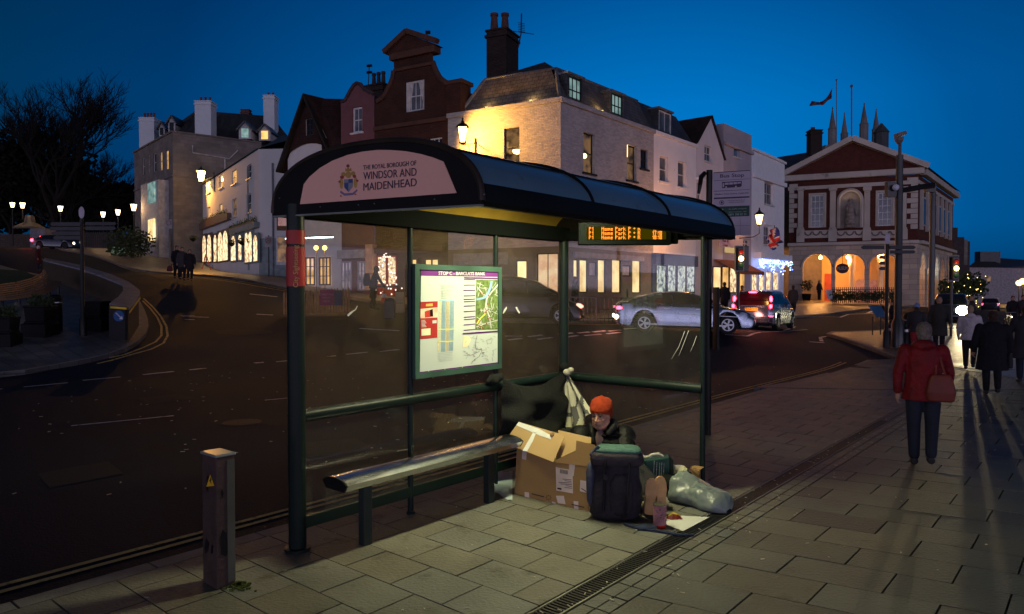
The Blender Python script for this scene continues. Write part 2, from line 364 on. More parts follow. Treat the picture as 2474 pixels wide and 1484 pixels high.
def patch(name, poly, off, m_, step=1.2, skirt=.25, kind='structure', fz=None, km=None, kw=0):
 P = []
 for i in range(len(poly)):
  a, b = Vector(poly[i][:2]), Vector(poly[(i + 1) % len(poly)][:2]); k = max(1, int((b - a).length / step))
  P += [a + (b - a) * j / k for j in range(k)]
 nb = len(P); x0, x1 = min(p.x for p in P), max(p.x for p in P); y0, y1 = min(p.y for p in P), max(p.y for p in P)
 pts = list(P); x = x0 + step / 2
 while x < x1:
  y = y0 + step / 2
  while y < y1:
   if inpoly(x, y, P): pts.append(Vector((x, y)))
   y += step
  x += step
 r = delaunay_2d_cdt(pts, [(i, (i + 1) % nb) for i in range(nb)], [list(range(nb))], 1, .001)
 f = fz or (lambda x, y: T(x, y) + off)
 mb = MB(); vs = [(p.x, p.y, f(p.x, p.y)) for p in r[0]]; mb.add(vs, [tuple(q) for q in r[2]])
 for i in range(nb):
  a, b = P[i], P[(i + 1) % nb]; za, zb = f(a.x, a.y), f(b.x, b.y)
  mb.add([(a.x, a.y, za - skirt), (b.x, b.y, zb - skirt), (b.x, b.y, zb), (a.x, a.y, za)], [(0, 1, 2, 3)])
 o = mb.build(name, m_);
 if kind: tag(o, kind=kind)
 return o
def kerb(pts, wdt=.14, h=0.0, side=1, name='kerb', base=.0):
 """kerbstones along a line of (x, y); top at terrain + h, outer face on the line"""
 mb = MB(); n = len(pts); P = [Vector(p[:2]) for p in pts]; acc = 0
 for i in range(n - 1):
  a, b = P[i], P[i + 1]; L = (b - a).length; k = max(1, round(L / .9)); d = (b - a).normalized(); nn = Vector((-d.y, d.x)) * side * wdt
  for j in range(k):
   g = .008; p = a + d * (L * j / k + g); q = a + d * (L * (j + 1) / k - g)
   zp, zq = T(p.x, p.y) + h, T(q.x, q.y) + h
   mb.add([(p.x, p.y, zp - .2), (q.x, q.y, zq - .2), (q.x + nn.x, q.y + nn.y, zq - .2), (p.x + nn.x, p.y + nn.y, zp - .2), (p.x, p.y, zp), (q.x, q.y, zq), (q.x + nn.x, q.y + nn.y, zq), (p.x + nn.x, p.y + nn.y, zp)],
                   [(0, 1, 5, 4), (1, 2, 6, 5), (2, 3, 7, 6), (3, 0, 4, 7), (4, 5, 6, 7)])
 return tag(mb.build(name, kerbm), kind='structure')
def xy(p): return (p.x, p.y)
# ---------------------------------------------------------------- near pavement: individual flagstones
fl = MB(); ROW = .392
TD0, TD1 = 2.05, 2.215
def slab(a, b, c, d, tone, g=.005):
 cx = (a + b + c + d) / 4; q = []
 dz = rnd.uniform(-.0015, .0015); tx = rnd.uniform(-.002, .002); ty = rnd.uniform(-.002, .002)
 for p in (a, b, c, d):
  v = p - cx; L = v.length; p2 = cx + v * (1 - g * 1.5 / max(L, .05)); q.append(Vector((p2.x, p2.y, dz + tx * (v.x) * 1.5 + ty * v.y * 1.5)))
 fl.c = tone; lo = [p - Vector((0, 0, .03)) for p in q]
 fl.add(q + lo, [(0, 1, 2, 3), (0, 4, 5, 1), (1, 5, 6, 2), (2, 6, 7, 3), (3, 7, 4, 0)])
def tonef():
 k = rnd.choice([1, 1, 1, 1.08, .92, .97, 1.04, .86]) * rnd.uniform(.95, 1.05); h = rnd.uniform(-.05, .05)
 return (k * (1 + h), k, k * (1 - h * 1.4))
for i in range(-10, 43):
 s0 = .03 + i * ROW; s1 = s0 + ROW
 t = -.45 - (i % 2) * .25; first = True
 while t < TD0 - .02:
  t1 = t + .5
  ta, tb = max(t, -.45), min(t1, TD0 - .012)
  if TD0 - tb < .17: tb = TD0 - .012
  if tb - ta > .03: slab(S(s0, ta), S(s0, tb), S(s1, tb), S(s1, ta), tonef())
  t = t1 if tb == t1 else 99
# right of the drain: rows swing round by ten degrees
sh = math.tan(R(9.5))
tn = TD1 + .012
for k in range(2):   # two narrow courses of small blocks beside the channel
 s_ = -4
 while s_ < 17:
  slab(S(s_, tn), S(s_, tn + .1), S(s_ + .22, tn + .1), S(s_ + .22, tn), tuple(v * .8 for v in tonef()), .005); s_ += .22
 tn += .105
t0r = tn; ROW2 = .43; LEN2 = .66
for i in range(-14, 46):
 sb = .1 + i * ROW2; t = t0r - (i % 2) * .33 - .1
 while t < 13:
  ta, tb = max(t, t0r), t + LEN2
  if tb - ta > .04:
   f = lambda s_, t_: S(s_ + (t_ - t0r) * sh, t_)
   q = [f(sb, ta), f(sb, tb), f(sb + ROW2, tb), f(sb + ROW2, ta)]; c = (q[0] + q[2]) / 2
   if c.y < 14.6 and c.x < 14 and c.y > -1: slab(*q, tuple(v * .66 for v in tonef()) if rnd.random() > .04 else (.42, .4, .42))  # right-hand slabs toned darker, the fading light put into the stone colour
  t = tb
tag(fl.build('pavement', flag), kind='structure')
gb = MB(); gb.add([S(-5, -.62, -.03), S(-5, 14, -.03), S(17, 14, -.03), S(20, -.62, -.03)], [(0, 1, 2, 3)])
tag(gb.build('pavement_bed', grout), kind='structure')
# kerb along the bus shelter
kerb([xy(S(s_, -.61)) for s_ in (-6, 0, 5, 10, 15, 19.3)], wdt=.15, side=-1)
patch('sett_crossing', [xy(S(13.6, -.46)), xy(S(19.3, -.46)), (11.5, 21.0), (11.6, 14.4), (7.7, 14.4), (5.0, 14.75)], .006, sett, step=1.5)
far2 = [(11.6, 14.5), (11.55, 16.3), (11.5, 18.8), (11.4, 21), (11.9, 25), (12.3, 28), (13.4, 30), (17.4, 33), (22, 35.5), (28, 37), (48, 40), (48, 8), (16, 8)]
patch('far_pavement', far2, .0, pavefar, step=1.6, skirt=.2)
kerb(far2[0:11], wdt=.16, h=.012, side=-1, name='far_kerb')
# ---------------------------------------------------------------- pavement along the buildings
kp = [(60, 590), (150, 604), (227, 618), (466, 663), (693, 696), (844, 719), (931, 731), (1100, 757), (1215, 771), (1400, 777), (1700, 781), (1925, 764), (1990, 760), (2080, 748), (2200, 741), (2290, 737)]
kl = [xy(onT(x, y)) for x, y in kp]
patch('building_side_pavement', kl + [(60, 62), (80, 110), (-20, 120), (-70, 112)], .02, pavefar, step=2.2, skirt=.3)
kerb(kl, wdt=.15, h=.03, side=1, name='building_side_kerb')
# ---------------------------------------------------------------- traffic island on the left
ip = [(-260, 905), (-60, 909), (60, 897), (140, 884), (210, 871), (262, 858), (303, 843), (335, 826), (353, 808), (359, 790), (357, 772), (350, 752), (341, 735), (330, 716)]
il = [xy(onT(x, y)) for x, y in ip]
wall_line = [(297, 820), (330, 735), (304, 690), (262, 668), (180, 640), (110, 622), (40, 604)]
isl = il + [(-16, 30), (-22, 37), (-30, 45), (-44, 58), (-60, 50), (-60, 20)]
patch('island_pavement', isl, .02, mat('island_paving', (.15, .15, .16), rough=.45, var=.25, vs=1.5, bump=.2, bs=20, brick=(.5, .4, .015, .4)), step=1.4, skirt=.3)
kerb(il, wdt=.16, h=.03, side=1, name='island_kerb')
# ---------------------------------------------------------------- road markings
mk = MB()
def strip(mb, pts, wd, conv=lambda x, y: onT(x, y, -.1), dz=.008):
 P = [conv(*p) for p in pts]
 for i in range(len(P) - 1):
  a, b = P[i], P[i + 1]; k = max(1, int((b - a).length / 1.0)); d = (b - a); d.z = 0; d.normalize(); n = Vector((-d.y, d.x, 0)) * wd / 2
  for j in range(k):
   q = []
   for f, sg in ((j / k, -1), ((j + 1) / k, -1), ((j + 1) / k, 1), (j / k, 1)):
    v = a + (b - a) * f + n * sg; q.append((v.x, v.y, T(v.x, v.y) - .1 + dz))
   mb.add(q, [(0, 1, 2, 3)])
for x0, y0, x1, y1 in [(-60, 947, 6, 941), (57, 936, 164, 927), (200, 921, 292, 912), (345, 907, 420, 899), (458, 895, 537, 886), (571, 883, 637, 877), (667, 875, 735, 869), (752, 867, 812, 861), (836, 857, 888, 852), (917, 851, 965, 846),
                       (603, 711, 670, 718), (868, 795, 965, 801), (620, 760, 660, 762)]:
 strip(mk, [(x0, y0), (x1, y1)], .1)
strip(mk, [(172, 1031), (420, 1007)], .07); strip(mk, [(640, 968), (720, 962)], .05)
for x0, y0, x1, y1 in [(1227, 823, 1262, 819), (1276, 815, 1310, 811), (1350, 809, 1384, 806), (1396, 806, 1424, 803), (1432, 803, 1462, 800), (1470, 801, 1500, 798), (1508, 796, 1545, 793),
                       (1220, 814, 1262, 813), (1298, 822, 1334, 817), (1358, 817, 1396, 812), (1412, 812, 1452, 808), (1466, 808, 1500, 804)]:
 strip(mk, [(x0, y0), (x1, y1)], .16)
strip(mk, [(1752, 809), (1806, 813), (1838, 803), (1925, 799), (1950, 797)], .12)
strip(mk, [(1893, 799), (1921, 790)], .12); strip(mk, [(1956, 827), (1991, 829)], .14)
strip(mk, [(1985, 826), (1982, 816), (2005, 812), (2060, 808), (2074, 803), (2120, 800), (2170, 799)], .13)
strip(mk, [(1990, 765), (2030, 767), (2050, 760), (2120, 757)], .12); strip(mk, [(2096, 757), (2106, 753)], .2)
strip(mk, [(1790, 776), (1990, 765)], .1)
for x0, y0, x1, y1 in [(436, 763, 470, 763), (440, 766, 505, 768), (445, 773, 470, 774)]: strip(mk, [(x0, y0), (x1, y1)], .07)
strip(mk, [(1133, 822), (1210, 817)], .08)
tag(mk.build('road_marking', white_line), kind='structure')
yl = MB()
for dt in (0, .13):
 P = [xy(S(s_, -1.10 - dt, 0)) for s_ in range(-9, 20)]
 for a, b in zip(P, P[1:]):
  n = EV * .03
  yl.add([(a[0] + n.x, a[1] + n.y, T(*a) - .092), (b[0] + n.x, b[1] + n.y, T(*b) - .092), (b[0] - n.x, b[1] - n.y, T(*b) - .092), (a[0] - n.x, a[1] - n.y, T(*a) - .092)], [(0, 1, 2, 3)])
strip(yl, [(347, 722), (368, 741), (388, 765), (402, 790), (405, 812), (395, 830), (365, 846), (320, 859), (270, 872), (235, 880)], .07)
strip(yl, [(345, 728), (362, 745), (380, 768), (390, 790), (390, 812), (376, 828), (345, 842), (300, 858), (262, 868)], .07)
strip(yl, [(237, 621), (466, 668), (693, 701), (844, 723), (931, 735), (1100, 760)], .08); strip(yl, [(250, 626), (466, 671), (693, 704)], .07)
strip(yl, [(1215, 779), (1400, 785), (1700, 789)], .09)
tag(yl.build('yellow_line', yellow_line), kind='structure')
# patched tarmac and access covers
pt = MB()
for P in ([(700, 1075), (860, 1060), (905, 1092), (735, 1108)], [(330, 965), (430, 952), (470, 964), (365, 978)], [(1430, 905), (1500, 896), (1525, 905), (1450, 914)], [(520, 800), (640, 792), (660, 806), (530, 815)], [(90, 1150), (260, 1120), (300, 1150), (120, 1185)]):
 pt.add([onT(x, y, -.1) + Vector((0, 0, .006)) for x, y in P], [(0, 1, 2, 3)])
tag(pt.build('tarmac_patch', mat('patched_tarmac', (.024, .024, .03), rough=.75, var=.3, vs=3, bump=.5, bs=60)), kind='structure')
cv_ = MB()
for x, y in ((585, 1022), (1130, 842), (820, 772), (1580, 940)):
 c = onT(x, y, -.1); cv_.add([c + Vector((.3 * math.cos(q), .3 * math.sin(q), .009)) for q in [6.283 * i / 20 for i in range(20)]], [tuple(range(20))])
tag(cv_.build('access_cover', mat('cover_iron', (.02, .018, .02), rough=.6, bump=.6, bs=90)), kind='structure')
# ---------------------------------------------------------------- drain channel
iron = mat('cast_iron', (.035, .033, .03), rough=.5, metal=.6, bump=.3, bs=80)
steel_edge = mat('worn_steel_edge', (.2, .19, .15), rough=.45, metal=.5)
dr = thing('drain_channel', 'long slotted drain grating set between the flagstones', 'drain', S(2, 2.13))
g = MB(); g.add([S(-4, TD0, -.028), S(-4, TD1, -.028), S(17, TD1, -.028), S(17, TD0, -.028)], [(0, 1, 2, 3)]); g.build('channel', grout, dr)
g = MB()
for t_ in (TD0 + .006, TD1 - .006): g.bar(S(-4, t_, -.012), S(17, t_, -.012), .012, .03)
g.build('edge_rail', steel_edge, dr)
g = MB(); s_ = -1.6
while s_ < 9: g.bar(S(s_, TD0 + .014, -.008), S(s_, TD1 - .014, -.008), .016, .014); s_ += .034
g.bar(S(9, TD0 + .07, -.01), S(17, TD0 + .07, -.01), .12, .012)
tag(g.build('grating', iron, dr))
# small litter: cigarette ends, dead leaves and grit
lt = MB(); pal = []
for i in range(420):
 r = rnd.random()
 if r < .55: s_ = rnd.uniform(-1, 11); t_ = rnd.gauss(2.3, .22)
 else: s_ = rnd.uniform(-2, 14); t_ = rnd.uniform(-.4, 7)
 z = .006; p = S(s_, t_, z); a = rnd.uniform(0, 6.28); L = rnd.choice([.012, .018, .03, .045]); W = rnd.uniform(.005, .011)
 lt.cbox((p.x, p.y, z), L * .7, W, .004, rz=a)
for i in range(260):
 p = Vector((rnd.uniform(-9, 8), rnd.uniform(7, 20), 0)); q = p - OA
 if q.dot(EV) > -.65: continue
 lt.cbox((p.x, p.y, T(p.x, p.y) - .094), rnd.uniform(.02, .06), .015, .005, rz=rnd.uniform(0, 3))
tag(lt.build('litter', mat('litter_scraps', (.5, .45, .33), rough=.8, var=.5, vs=4)), kind='stuff')
# ================================================================ bus shelter
def hit(x, y, p0, n):
 d = ray(x, y); n = Vector(n); o = Vector((0, 0, CZ)); t = (Vector(p0) - o).dot(n) / d.dot(n)
 return o + d * t
def conv(ox, oy, k):                       # enlarged-detail coordinates -> frame coordinates
 return lambda x, y: ((ox + x * k) / 1.536, (oy + y * k) / 1.536)
green = mat('dark_green_paint', (.006, .014, .011), rough=.4, var=.15, bump=.02, spec=.2, dirt=((.03, .035, .03), 6, .7))
blackp = mat('black_paint', (.008, .008, .009), rough=.45, var=.2, spec=.15)
roofm = mat('smoked_roof_sheet', (.10, .19, .26), rough=.3, var=.12, vs=2, spec=.9, dirt=((.06, .065, .06), 4, .62))
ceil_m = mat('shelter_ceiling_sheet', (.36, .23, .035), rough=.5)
glassm = glassy('shelter_glass', (.93, .95, .94), dirtamt=.10, streak=5.0, refl=1.6, dirtcol=(.5, .42, .32)); glassu = glassy('misted_glass', (.93, .93, .9), dirtamt=.17, streak=7.0, refl=1.6, dirtcol=(.52, .40, .25))
sh_ = thing('bus_shelter', 'dark green glass bus shelter with arched roof and borough sign', 'bus shelter', S(1.7, .8))
def post(s_, t_, r, z1, z0=0, n=14):
 g = MB(); g.tube([S(s_, t_, z0), S(s_, t_, z1)], r, n); g.lathe(S(s_, t_, z0), [(r * 1.5, .002), (r * 1.5, .02), (r * 1.02, .025)], n)
 return g.build('post', green, sh_, smooth=True)
pA = post(0, 0, .067, 2.66); post(1.163, 0, .026, 2.6); post(2.316, 0, .026, 2.6); post(3.495, 0, .058, 2.66); post(3.495, 1.70, .028, 2.6)
# red sleeve on the nearest post
redv = mat('red_vinyl', (.42, .03, .025), rough=.4); gold = mat('gold_print', (.7, .45, .12), rough=.5)
g = MB(); g.tube([S(0, 0, 2.035), S(0, 0, 2.335)], .0715, 18); g.tube([S(0, 0, 2.355), S(0, 0, 2.46)], .0715, 18)
sl = g.build('advert_sleeve', redv, sh_, smooth=True)
# lettering wrapped upwards on the sleeve, facing the viewer
vd = Vector((.29, -.957, 0)).normalized(); tx_ = Vector((.957, .29, 0))
text('City Sightseeing', frame(S(0, 0, 2.185) + vd * .074, (0, 0, 1), -tx_), .05, gold, sl, ext=.0005)
# rails and headers
g = MB(); g.tube([S(0, 0, 1.03), S(3.495, 0, 1.03)], .05, 14); g.build('mid_rail', green, sh_, smooth=True)
g = MB(); g.tube([S(3.495, 0, 1.03), S(3.495, 1.70, 1.03)], .05, 14); g.build('mid_rail', green, sh_, smooth=True)
for a, b in ((S(0, 0, .2), S(3.495, 0, .2)),):
 g = MB(); g.bar(a, b, .04, .095); g.build('bottom_rail', green, sh_, bevel=.006)
g = MB(); g.bar(S(3.495, 0, .16), S(3.495, 1.7, .16), .035, .05); g.build('bottom_rail', green, sh_, bevel=.006)
hdr = mat('green_black_shaded', (.002, .0032, .0028), rough=.9, spec=.08)  # near-black green: shade under the roof put into the colour
g = MB(); g.bar(S(-.02, .0, 2.64), S(3.55, 0, 2.64), .09, .16); g.build('header_beam', hdr, sh_, bevel=.008)
g = MB(); g.bar(S(3.495, 0, 2.62), S(3.495, 1.93, 2.58), .08, .1); g.build('header_beam', hdr, sh_, bevel=.008)
# glazing
for s0, s1 in ((.06, 1.14), (1.19, 2.29), (2.342, 3.44)):
 for z0, z1 in ((.25, .985), (1.075, 2.56)):
  g = MB(); g.add([S(s0, 0, z0), S(s1, 0, z0), S(s1, 0, z1), S(s0, 0, z1)], [(0, 1, 2, 3)]); g.build('glass_pane', glassm if z0 < 1 else glassu, sh_)
for z0, z1 in ((.19, .985), (1.075, 2.56)):
 g = MB(); g.add([S(3.495, .055, z0), S(3.495, 1.675, z0), S(3.495, 1.675, z1), S(3.495, .055, z1)], [(0, 1, 2, 3)]); g.build('glass_pane', glassm, sh_)
# roof
TB, TF = -.27, 1.95
def prof(q, off=0.0, n=2.35):
 """q 0..1 from the back edge over the crown to the front edge -> (t, z)"""
 a = math.pi * (1 - q); c, s_ = math.cos(a), math.sin(a)
 hw, H = (TF - TB) / 2 - off, .44 - off
 t = (TF + TB) / 2 + hw * math.copysign(abs(c) ** (2 / n), c); z = H * abs(s_) ** (2 / n)
 return t, 2.615 - .036 * (t - TB) + z
NP = 40; SE = 3.64; SN = .0
g = MB(); rr = []
for s_ in (SN, 1.17, 2.33, SE):
 rr.append([S(s_, *prof(i / NP)) for i in range(NP + 1)])
g.rings(rr, close=False, caps=False)
r2_ = []
for s_ in (SN, SE): r2_.append([S(s_, *prof(i / NP, .018)) for i in range(NP + 1)])
g.build('roof_sheet', roofm, sh_, smooth=True)
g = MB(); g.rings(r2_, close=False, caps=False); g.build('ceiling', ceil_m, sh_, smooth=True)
g = MB()
for s_ in (1.17, 2.33, SE): g.tube([S(s_, prof(i / NP)[0], prof(i / NP)[1] + .008) for i in range(2, NP - 1)], .014, 6)
g.build('roof_rib', blackp, sh_, smooth=True)
g = MB()
for q in (.27, .76): t_, z_ = prof(q); g.bar(S(SN, t_, z_ + .004), S(SE, t_, z_ + .004), .018, .01)
g.build('roof_seam', blackp, sh_)
for t_ in (TF, TB):
 z_ = 2.615 - .036 * (t_ - TB); g = MB(); s_g = 1 if t_ > 1 else -1
 g.add([S(a, t_ + b * s_g, z_ + c) for a in (SN, SE) for b, c in ((.0, .10), (.012, .06), (.012, -.01), (-.01, -.035), (-.05, -.035), (-.05, -.02), (-.012, -.01), (-.012, .1))],
          [(i, (i + 1) % 8, 8 + (i + 1) % 8, 8 + i) for i in range(8)] + [tuple(range(7, -1, -1)), tuple(range(8, 16))])
 g.build('gutter', blackp, sh_, smooth=True)
# end fascias: black arched boards
for s_, nm in ((SN - .03, 'near'), (SE, 'far')):
 pts = [S(s_, *prof(i / NP)) for i in range(NP + 1)] if nm == 'near' else [S(s_, *prof(i / NP)) for i in range(NP + 1)]
 lo = [S(s_, TF, 2.505), S(s_, TB, 2.585)]
 g = MB(); g.plate(pts + lo, .03, EU)
 fas = g.build('fascia_board', mat('fascia_black', (.010, .008, .008), rough=.5, spec=.12), sh_)
 if nm == 'near': fasn = fas
g = MB(); g.tube([S(SN - .02, prof(i / NP)[0], prof(i / NP)[1] - .004) for i in range(NP + 1)], .022, 8); g.build('fascia_trim', mat('bronze_trim', (.03, .022, .016), rough=.4, spec=.2), sh_, smooth=True)
g = MB(); g.bar(S(SN - .02, TB, 2.583), S(SN - .02, TF, 2.503), .03, .012); g.build('fascia_edge', mat('pale_edge', (.2, .22, .2), rough=.4), sh_)
# the borough sign panel
P0 = S(SN - .034, 0, 0); NF = EU
cS = conv(1000, 500, .4717)
sg = [(245, 548), (1475, 460), (1372, 212), (1290, 180), (1190, 152), (1080, 132), (960, 122), (850, 122), (740, 134), (620, 160), (500, 206), (400, 264), (320, 332), (275, 390)]
g = MB(); g.plate([hit(*cS(*p), P0, NF) for p in sg], -.006, EU)
panel = g.build('sign_panel', mat('sign_panel_pink', (.95, .52, .40), rough=.35, var=.05, vs=1), sh_)
ink = mat('sign_ink', (.05, .035, .08), rough=.5)
P1 = S(SN - .043, 0, 0)
def serif_text(body, x0, x1, ybase, yTop, nm='lettering'):
 a = hit(*cS(x0, ybase[0]), P1, NF); b = hit(*cS(x1, ybase[1]), P1, NF); c = hit(*cS(x0, yTop), P1, NF)
 hcap = abs((c - a).z); wdt = (b - a).length
 o = text(body, frame((a + b) / 2, (b - a), (0, 0, 1)), hcap / .73, ink, panel, nm, ext=.0006, valign='BOTTOM_BASELINE', width=wdt)
 return o
serif_text('THE ROYAL BOROUGH OF', 737, 1155, (277, 240), 240)
serif_text('WINDSOR AND', 740, 1158, (354, 322), 292)
serif_text('MAIDENHEAD', 738, 1157, (442, 404), 380)
# coat of arms: shield, helm with mantling, crown, supporters, ribbon
def emb(pts, m_, lift=.001, nm='emblem'):
 g = MB(); g.plate([hit(*cS(*p), S(SN - .041 - lift, 0, 0), NF) for p in pts], -.0008, EU); return g.build(nm, m_, panel)
def circ(cx, cy, r, n=14, ry=None): return [(cx + r * math.cos(6.283 * i / n), cy + (ry or r) * math.sin(6.283 * i / n)) for i in range(n)]
bl = mat('crest_blue', (.06, .1, .25), rough=.5); gd = mat('crest_gold', (.55, .33, .08), rough=.5); rd_ = mat('crest_red', (.4, .06, .05), rough=.5); gy = mat('crest_grey', (.3, .28, .34), rough=.5)
emb([(585, 352), (655, 348), (655, 410), (622, 452), (588, 415)], gy); emb([(588, 380), (620, 378), (620, 448), (590, 415)], bl, .002); emb([(622, 350), (653, 350), (653, 378), (622, 380)], bl, .002)
emb(circ(620, 315, 22, ry=26), gd); emb([(596, 290), (645, 286), (640, 262), (628, 272), (618, 255), (608, 272), (598, 264)], gd, .002)
emb(circ(617, 246, 12), rd_, .002); emb(circ(582, 312, 17), gd, .0015); emb(circ(658, 306, 17), gd, .0015); emb(circ(570, 335, 14), rd_, .002); emb(circ(668, 328, 13), rd_, .002)
emb(circ(566, 385, 14, ry=42), gd, .0005); emb(circ(677, 378, 14, ry=42), gd, .0005); emb(circ(552, 370, 9), rd_, .002); emb(circ(690, 362, 9), rd_, .002)
emb([(560, 440), (592, 462), (655, 458), (688, 430), (692, 442), (658, 475), (590, 480), (556, 458)], mat('crest_ribbon', (.22, .17, .3), rough=.5))
for x, y in ((562, 482), (676, 470)): emb(circ(x, y, 6), rd_, .002)
g = MB()
for x, y in ((80, 500), (400, 568), (825, 543), (1300, 508), (1690, 470), (700, 553)):
 MB().ball(hit(*cS(x, y), P0, NF), .006, n=8, m=6).build('rivet', mat('rivet_steel', (.5, .5, .5), rough=.3, metal=1), sh_)
# luminaire under the ceiling
g = MB(); g.bar(S(.55, .92, 2.935), S(3.0, .92, 2.935), .17, .05); hs = g.build('lamp_housing', blackp, sh_)
g = MB(); g.bar(S(1.45, .92, 2.905), S(2.75, .92, 2.905), .13, .01); g.build('lamp_diffuser', emit('shelter_tube_light', (1.0, .96, .56), 170), hs)
# smears, sticker remains and scratches on the glass
res = mat('sticker_residue', (.5, .5, .45), rough=.8); g = MB()
def on_back(x, y): return hit(x, y, S(0, .006, 0), EV)
cG = conv(1050, 1050, .3032)
for poly in ([(786, 400), (795, 380), (840, 345), (880, 330), (905, 280), (915, 285), (895, 330), (860, 355), (800, 412)],):
 g.plate([on_back(*cG(*p)) for p in poly], .001, EV)
cC = conv(1800, 800, .2695)
for poly in ([(245, 1350), (260, 1300), (295, 1255), (300, 1275), (280, 1320), (250, 1355)], [(415, 1265), (435, 1255), (482, 1340), (465, 1355)]): g.plate([on_back(*cC(*p)) for p in poly], .001, EV)
def on_end(x, y): return hit(x, y, S(3.488, 0, 0), EU)
g.build('sticker_remains', res, sh_)
g = MB()
for a, b, c in (((1655, 800), (1640, 838), (1622, 868)), ((1664, 799), (1650, 835), (1640, 860)), ((1683, 812), (1676, 832), (1668, 850)), ((1560, 925), (1566, 932), (1575, 940))):
 P = [on_end(*q) for q in (a, b, c)]; g.tube(P, [.004, .003, .001], 4)
for x0, y0, x1, y1 in ((1035, 795, 1062, 792), (960, 1090, 985, 1086), (1450, 975, 1472, 980)): g.tube([on_back(x0, y0), on_back(x1, y1)], .0012, 3)
g.build('scratches', res, sh_)
# ---------------------------------------------------------------- notice board
BS0, BS1, BZ0, BZ1, BT = 1.166, 2.34, 1.215, 2.24, .066
g = MB(); fw = .05
M_ = Matrix.Translation(OA) @ Matrix(((EU.x, EV.x, 0, 0), (EU.y, EV.y, 0, 0), (0, 0, 1, 0), (0, 0, 0, 1)))   # local (s, t, z); left-handed frame is fine for boxes
g = MB(M_); g.box(BS0, BS1, .02, BT, BZ0, BZ0 + fw); g.box(BS0, BS1, .02, BT, BZ1 - fw, BZ1); g.box(BS0, BS0 + fw, .02, BT, BZ0 + fw, BZ1 - fw); g.box(BS1 - fw, BS1, .02, BT, BZ0 + fw, BZ1 - fw); g.box(BS0 + fw, BS1 - fw, .02, .05, BZ0 + fw, BZ1 - fw)
nb_ = g.build('notice_board', mat('board_frame_green', (.04, .085, .065), rough=.4), sh_)
cB = conv(1530, 960, .3168); PB = S(0, .052, 0)
def brect(pts, m_, lift, nm):
 q = [hit(*cB(*p), S(0, .052 + lift, 0), EV) for p in pts]; g = MB(); g.plate(q, .0006, EV); return g.build(nm, m_, nb_)
paper = mat('poster_paper', (.52, .58, .54), rough=.45, var=.03); purple = mat('poster_purple', (.09, .015, .13), rough=.4)
purp2 = mat('poster_violet', (.15, .03, .20), rough=.4)
brect([(103, 130), (1030, 158), (1018, 1262), (88, 1380)], paper, .000, 'poster')
brect([(103, 130), (1030, 158), (1029, 215), (102, 200)], purp2, .002, 'poster_heading')
wt = mat('white_print', (.6, .6, .6), rough=.5)
a = hit(*cB(305, 191), S(0, .056, 0), EV); b = hit(*cB(853, 197), S(0, .056, 0), EV)
o = text('STOP C - BARCLAYS BANK', frame((a + b) / 2, -(a - b), (0, 0, 1)), .046, wt, nb_, valign='BOTTOM_BASELINE', bold=.0008, width=(b - a).length)
brect([(90, 1328), (1016, 1212), (1014, 1262), (88, 1380)], purple, .002, 'poster_footer')
g = MB()
for x in (190, 380, 583):
 f = (x - 90) / 926; y0 = 1328 - 116 * f; g.plate([hit(*cB(*p), S(0, .0555, 0), EV) for p in ((x, y0), (x + 5, y0), (x + 5, y0 + 46), (x, y0 + 46))], .0006, EV)
for x0, x1 in ((95, 180), (215, 330), (430, 530)):
 for k, hh in ((14, 8), (28, 4)):
  f = (x0 - 90) / 926; y0 = 1328 - 116 * f + k; y1 = 1328 - 116 * (x1 - 90) / 926 + k; g.plate([hit(*cB(*p), S(0, .0555, 0), EV) for p in ((x0, y0), (x1, y1), (x1, y1 + hh), (x0, y0 + hh))], .0006, EV)
g.build('footer_print', wt, nb_)
# red leaflet with a bus
lred = mat('leaflet_red', (.40, .035, .03), rough=.4)
brect([(97, 508), (297, 500), (292, 925), (94, 945)], lred, .002, 'leaflet')
brect([(97, 590), (296, 570), (295, 690), (96, 700)], mat('leaflet_glow', (.8, .55, .4), rough=.4, var=.3, vs=14), .003, 'leaflet_picture')
brect([(145, 620), (240, 590), (244, 680), (148, 692)], mat('bus_red', (.5, .05, .03), rough=.4), .004, 'leaflet_bus'); brect([(208, 600), (240, 592), (243, 672), (210, 680)], blackp, .005, 'bus_window')
brect([(108, 825), (214, 816), (213, 895), (107, 905)], mat('leaflet_note', (.72, .72, .5), rough=.4), .004, 'leaflet_note')
g = MB()
for k in range(6): g.plate([hit(*cB(*p), S(0, .0565, 0), EV) for p in ((108, 722 + k * 15), (150 + (k % 3) * 8, 720 + k * 15), (150 + (k % 3) * 8, 726 + k * 15), (108, 728 + k * 15))], .0005, EV)
g.build('leaflet_print', wt, nb_)
brect([(160, 530), (240, 526), (240, 556), (160, 560)], mat('leaflet_gold', (.8, .45, .1), rough=.4), .004, 'leaflet_title'); brect([(236, 725), (285, 720), (285, 755), (236, 760)], wt, .004, 'leaflet_offer')
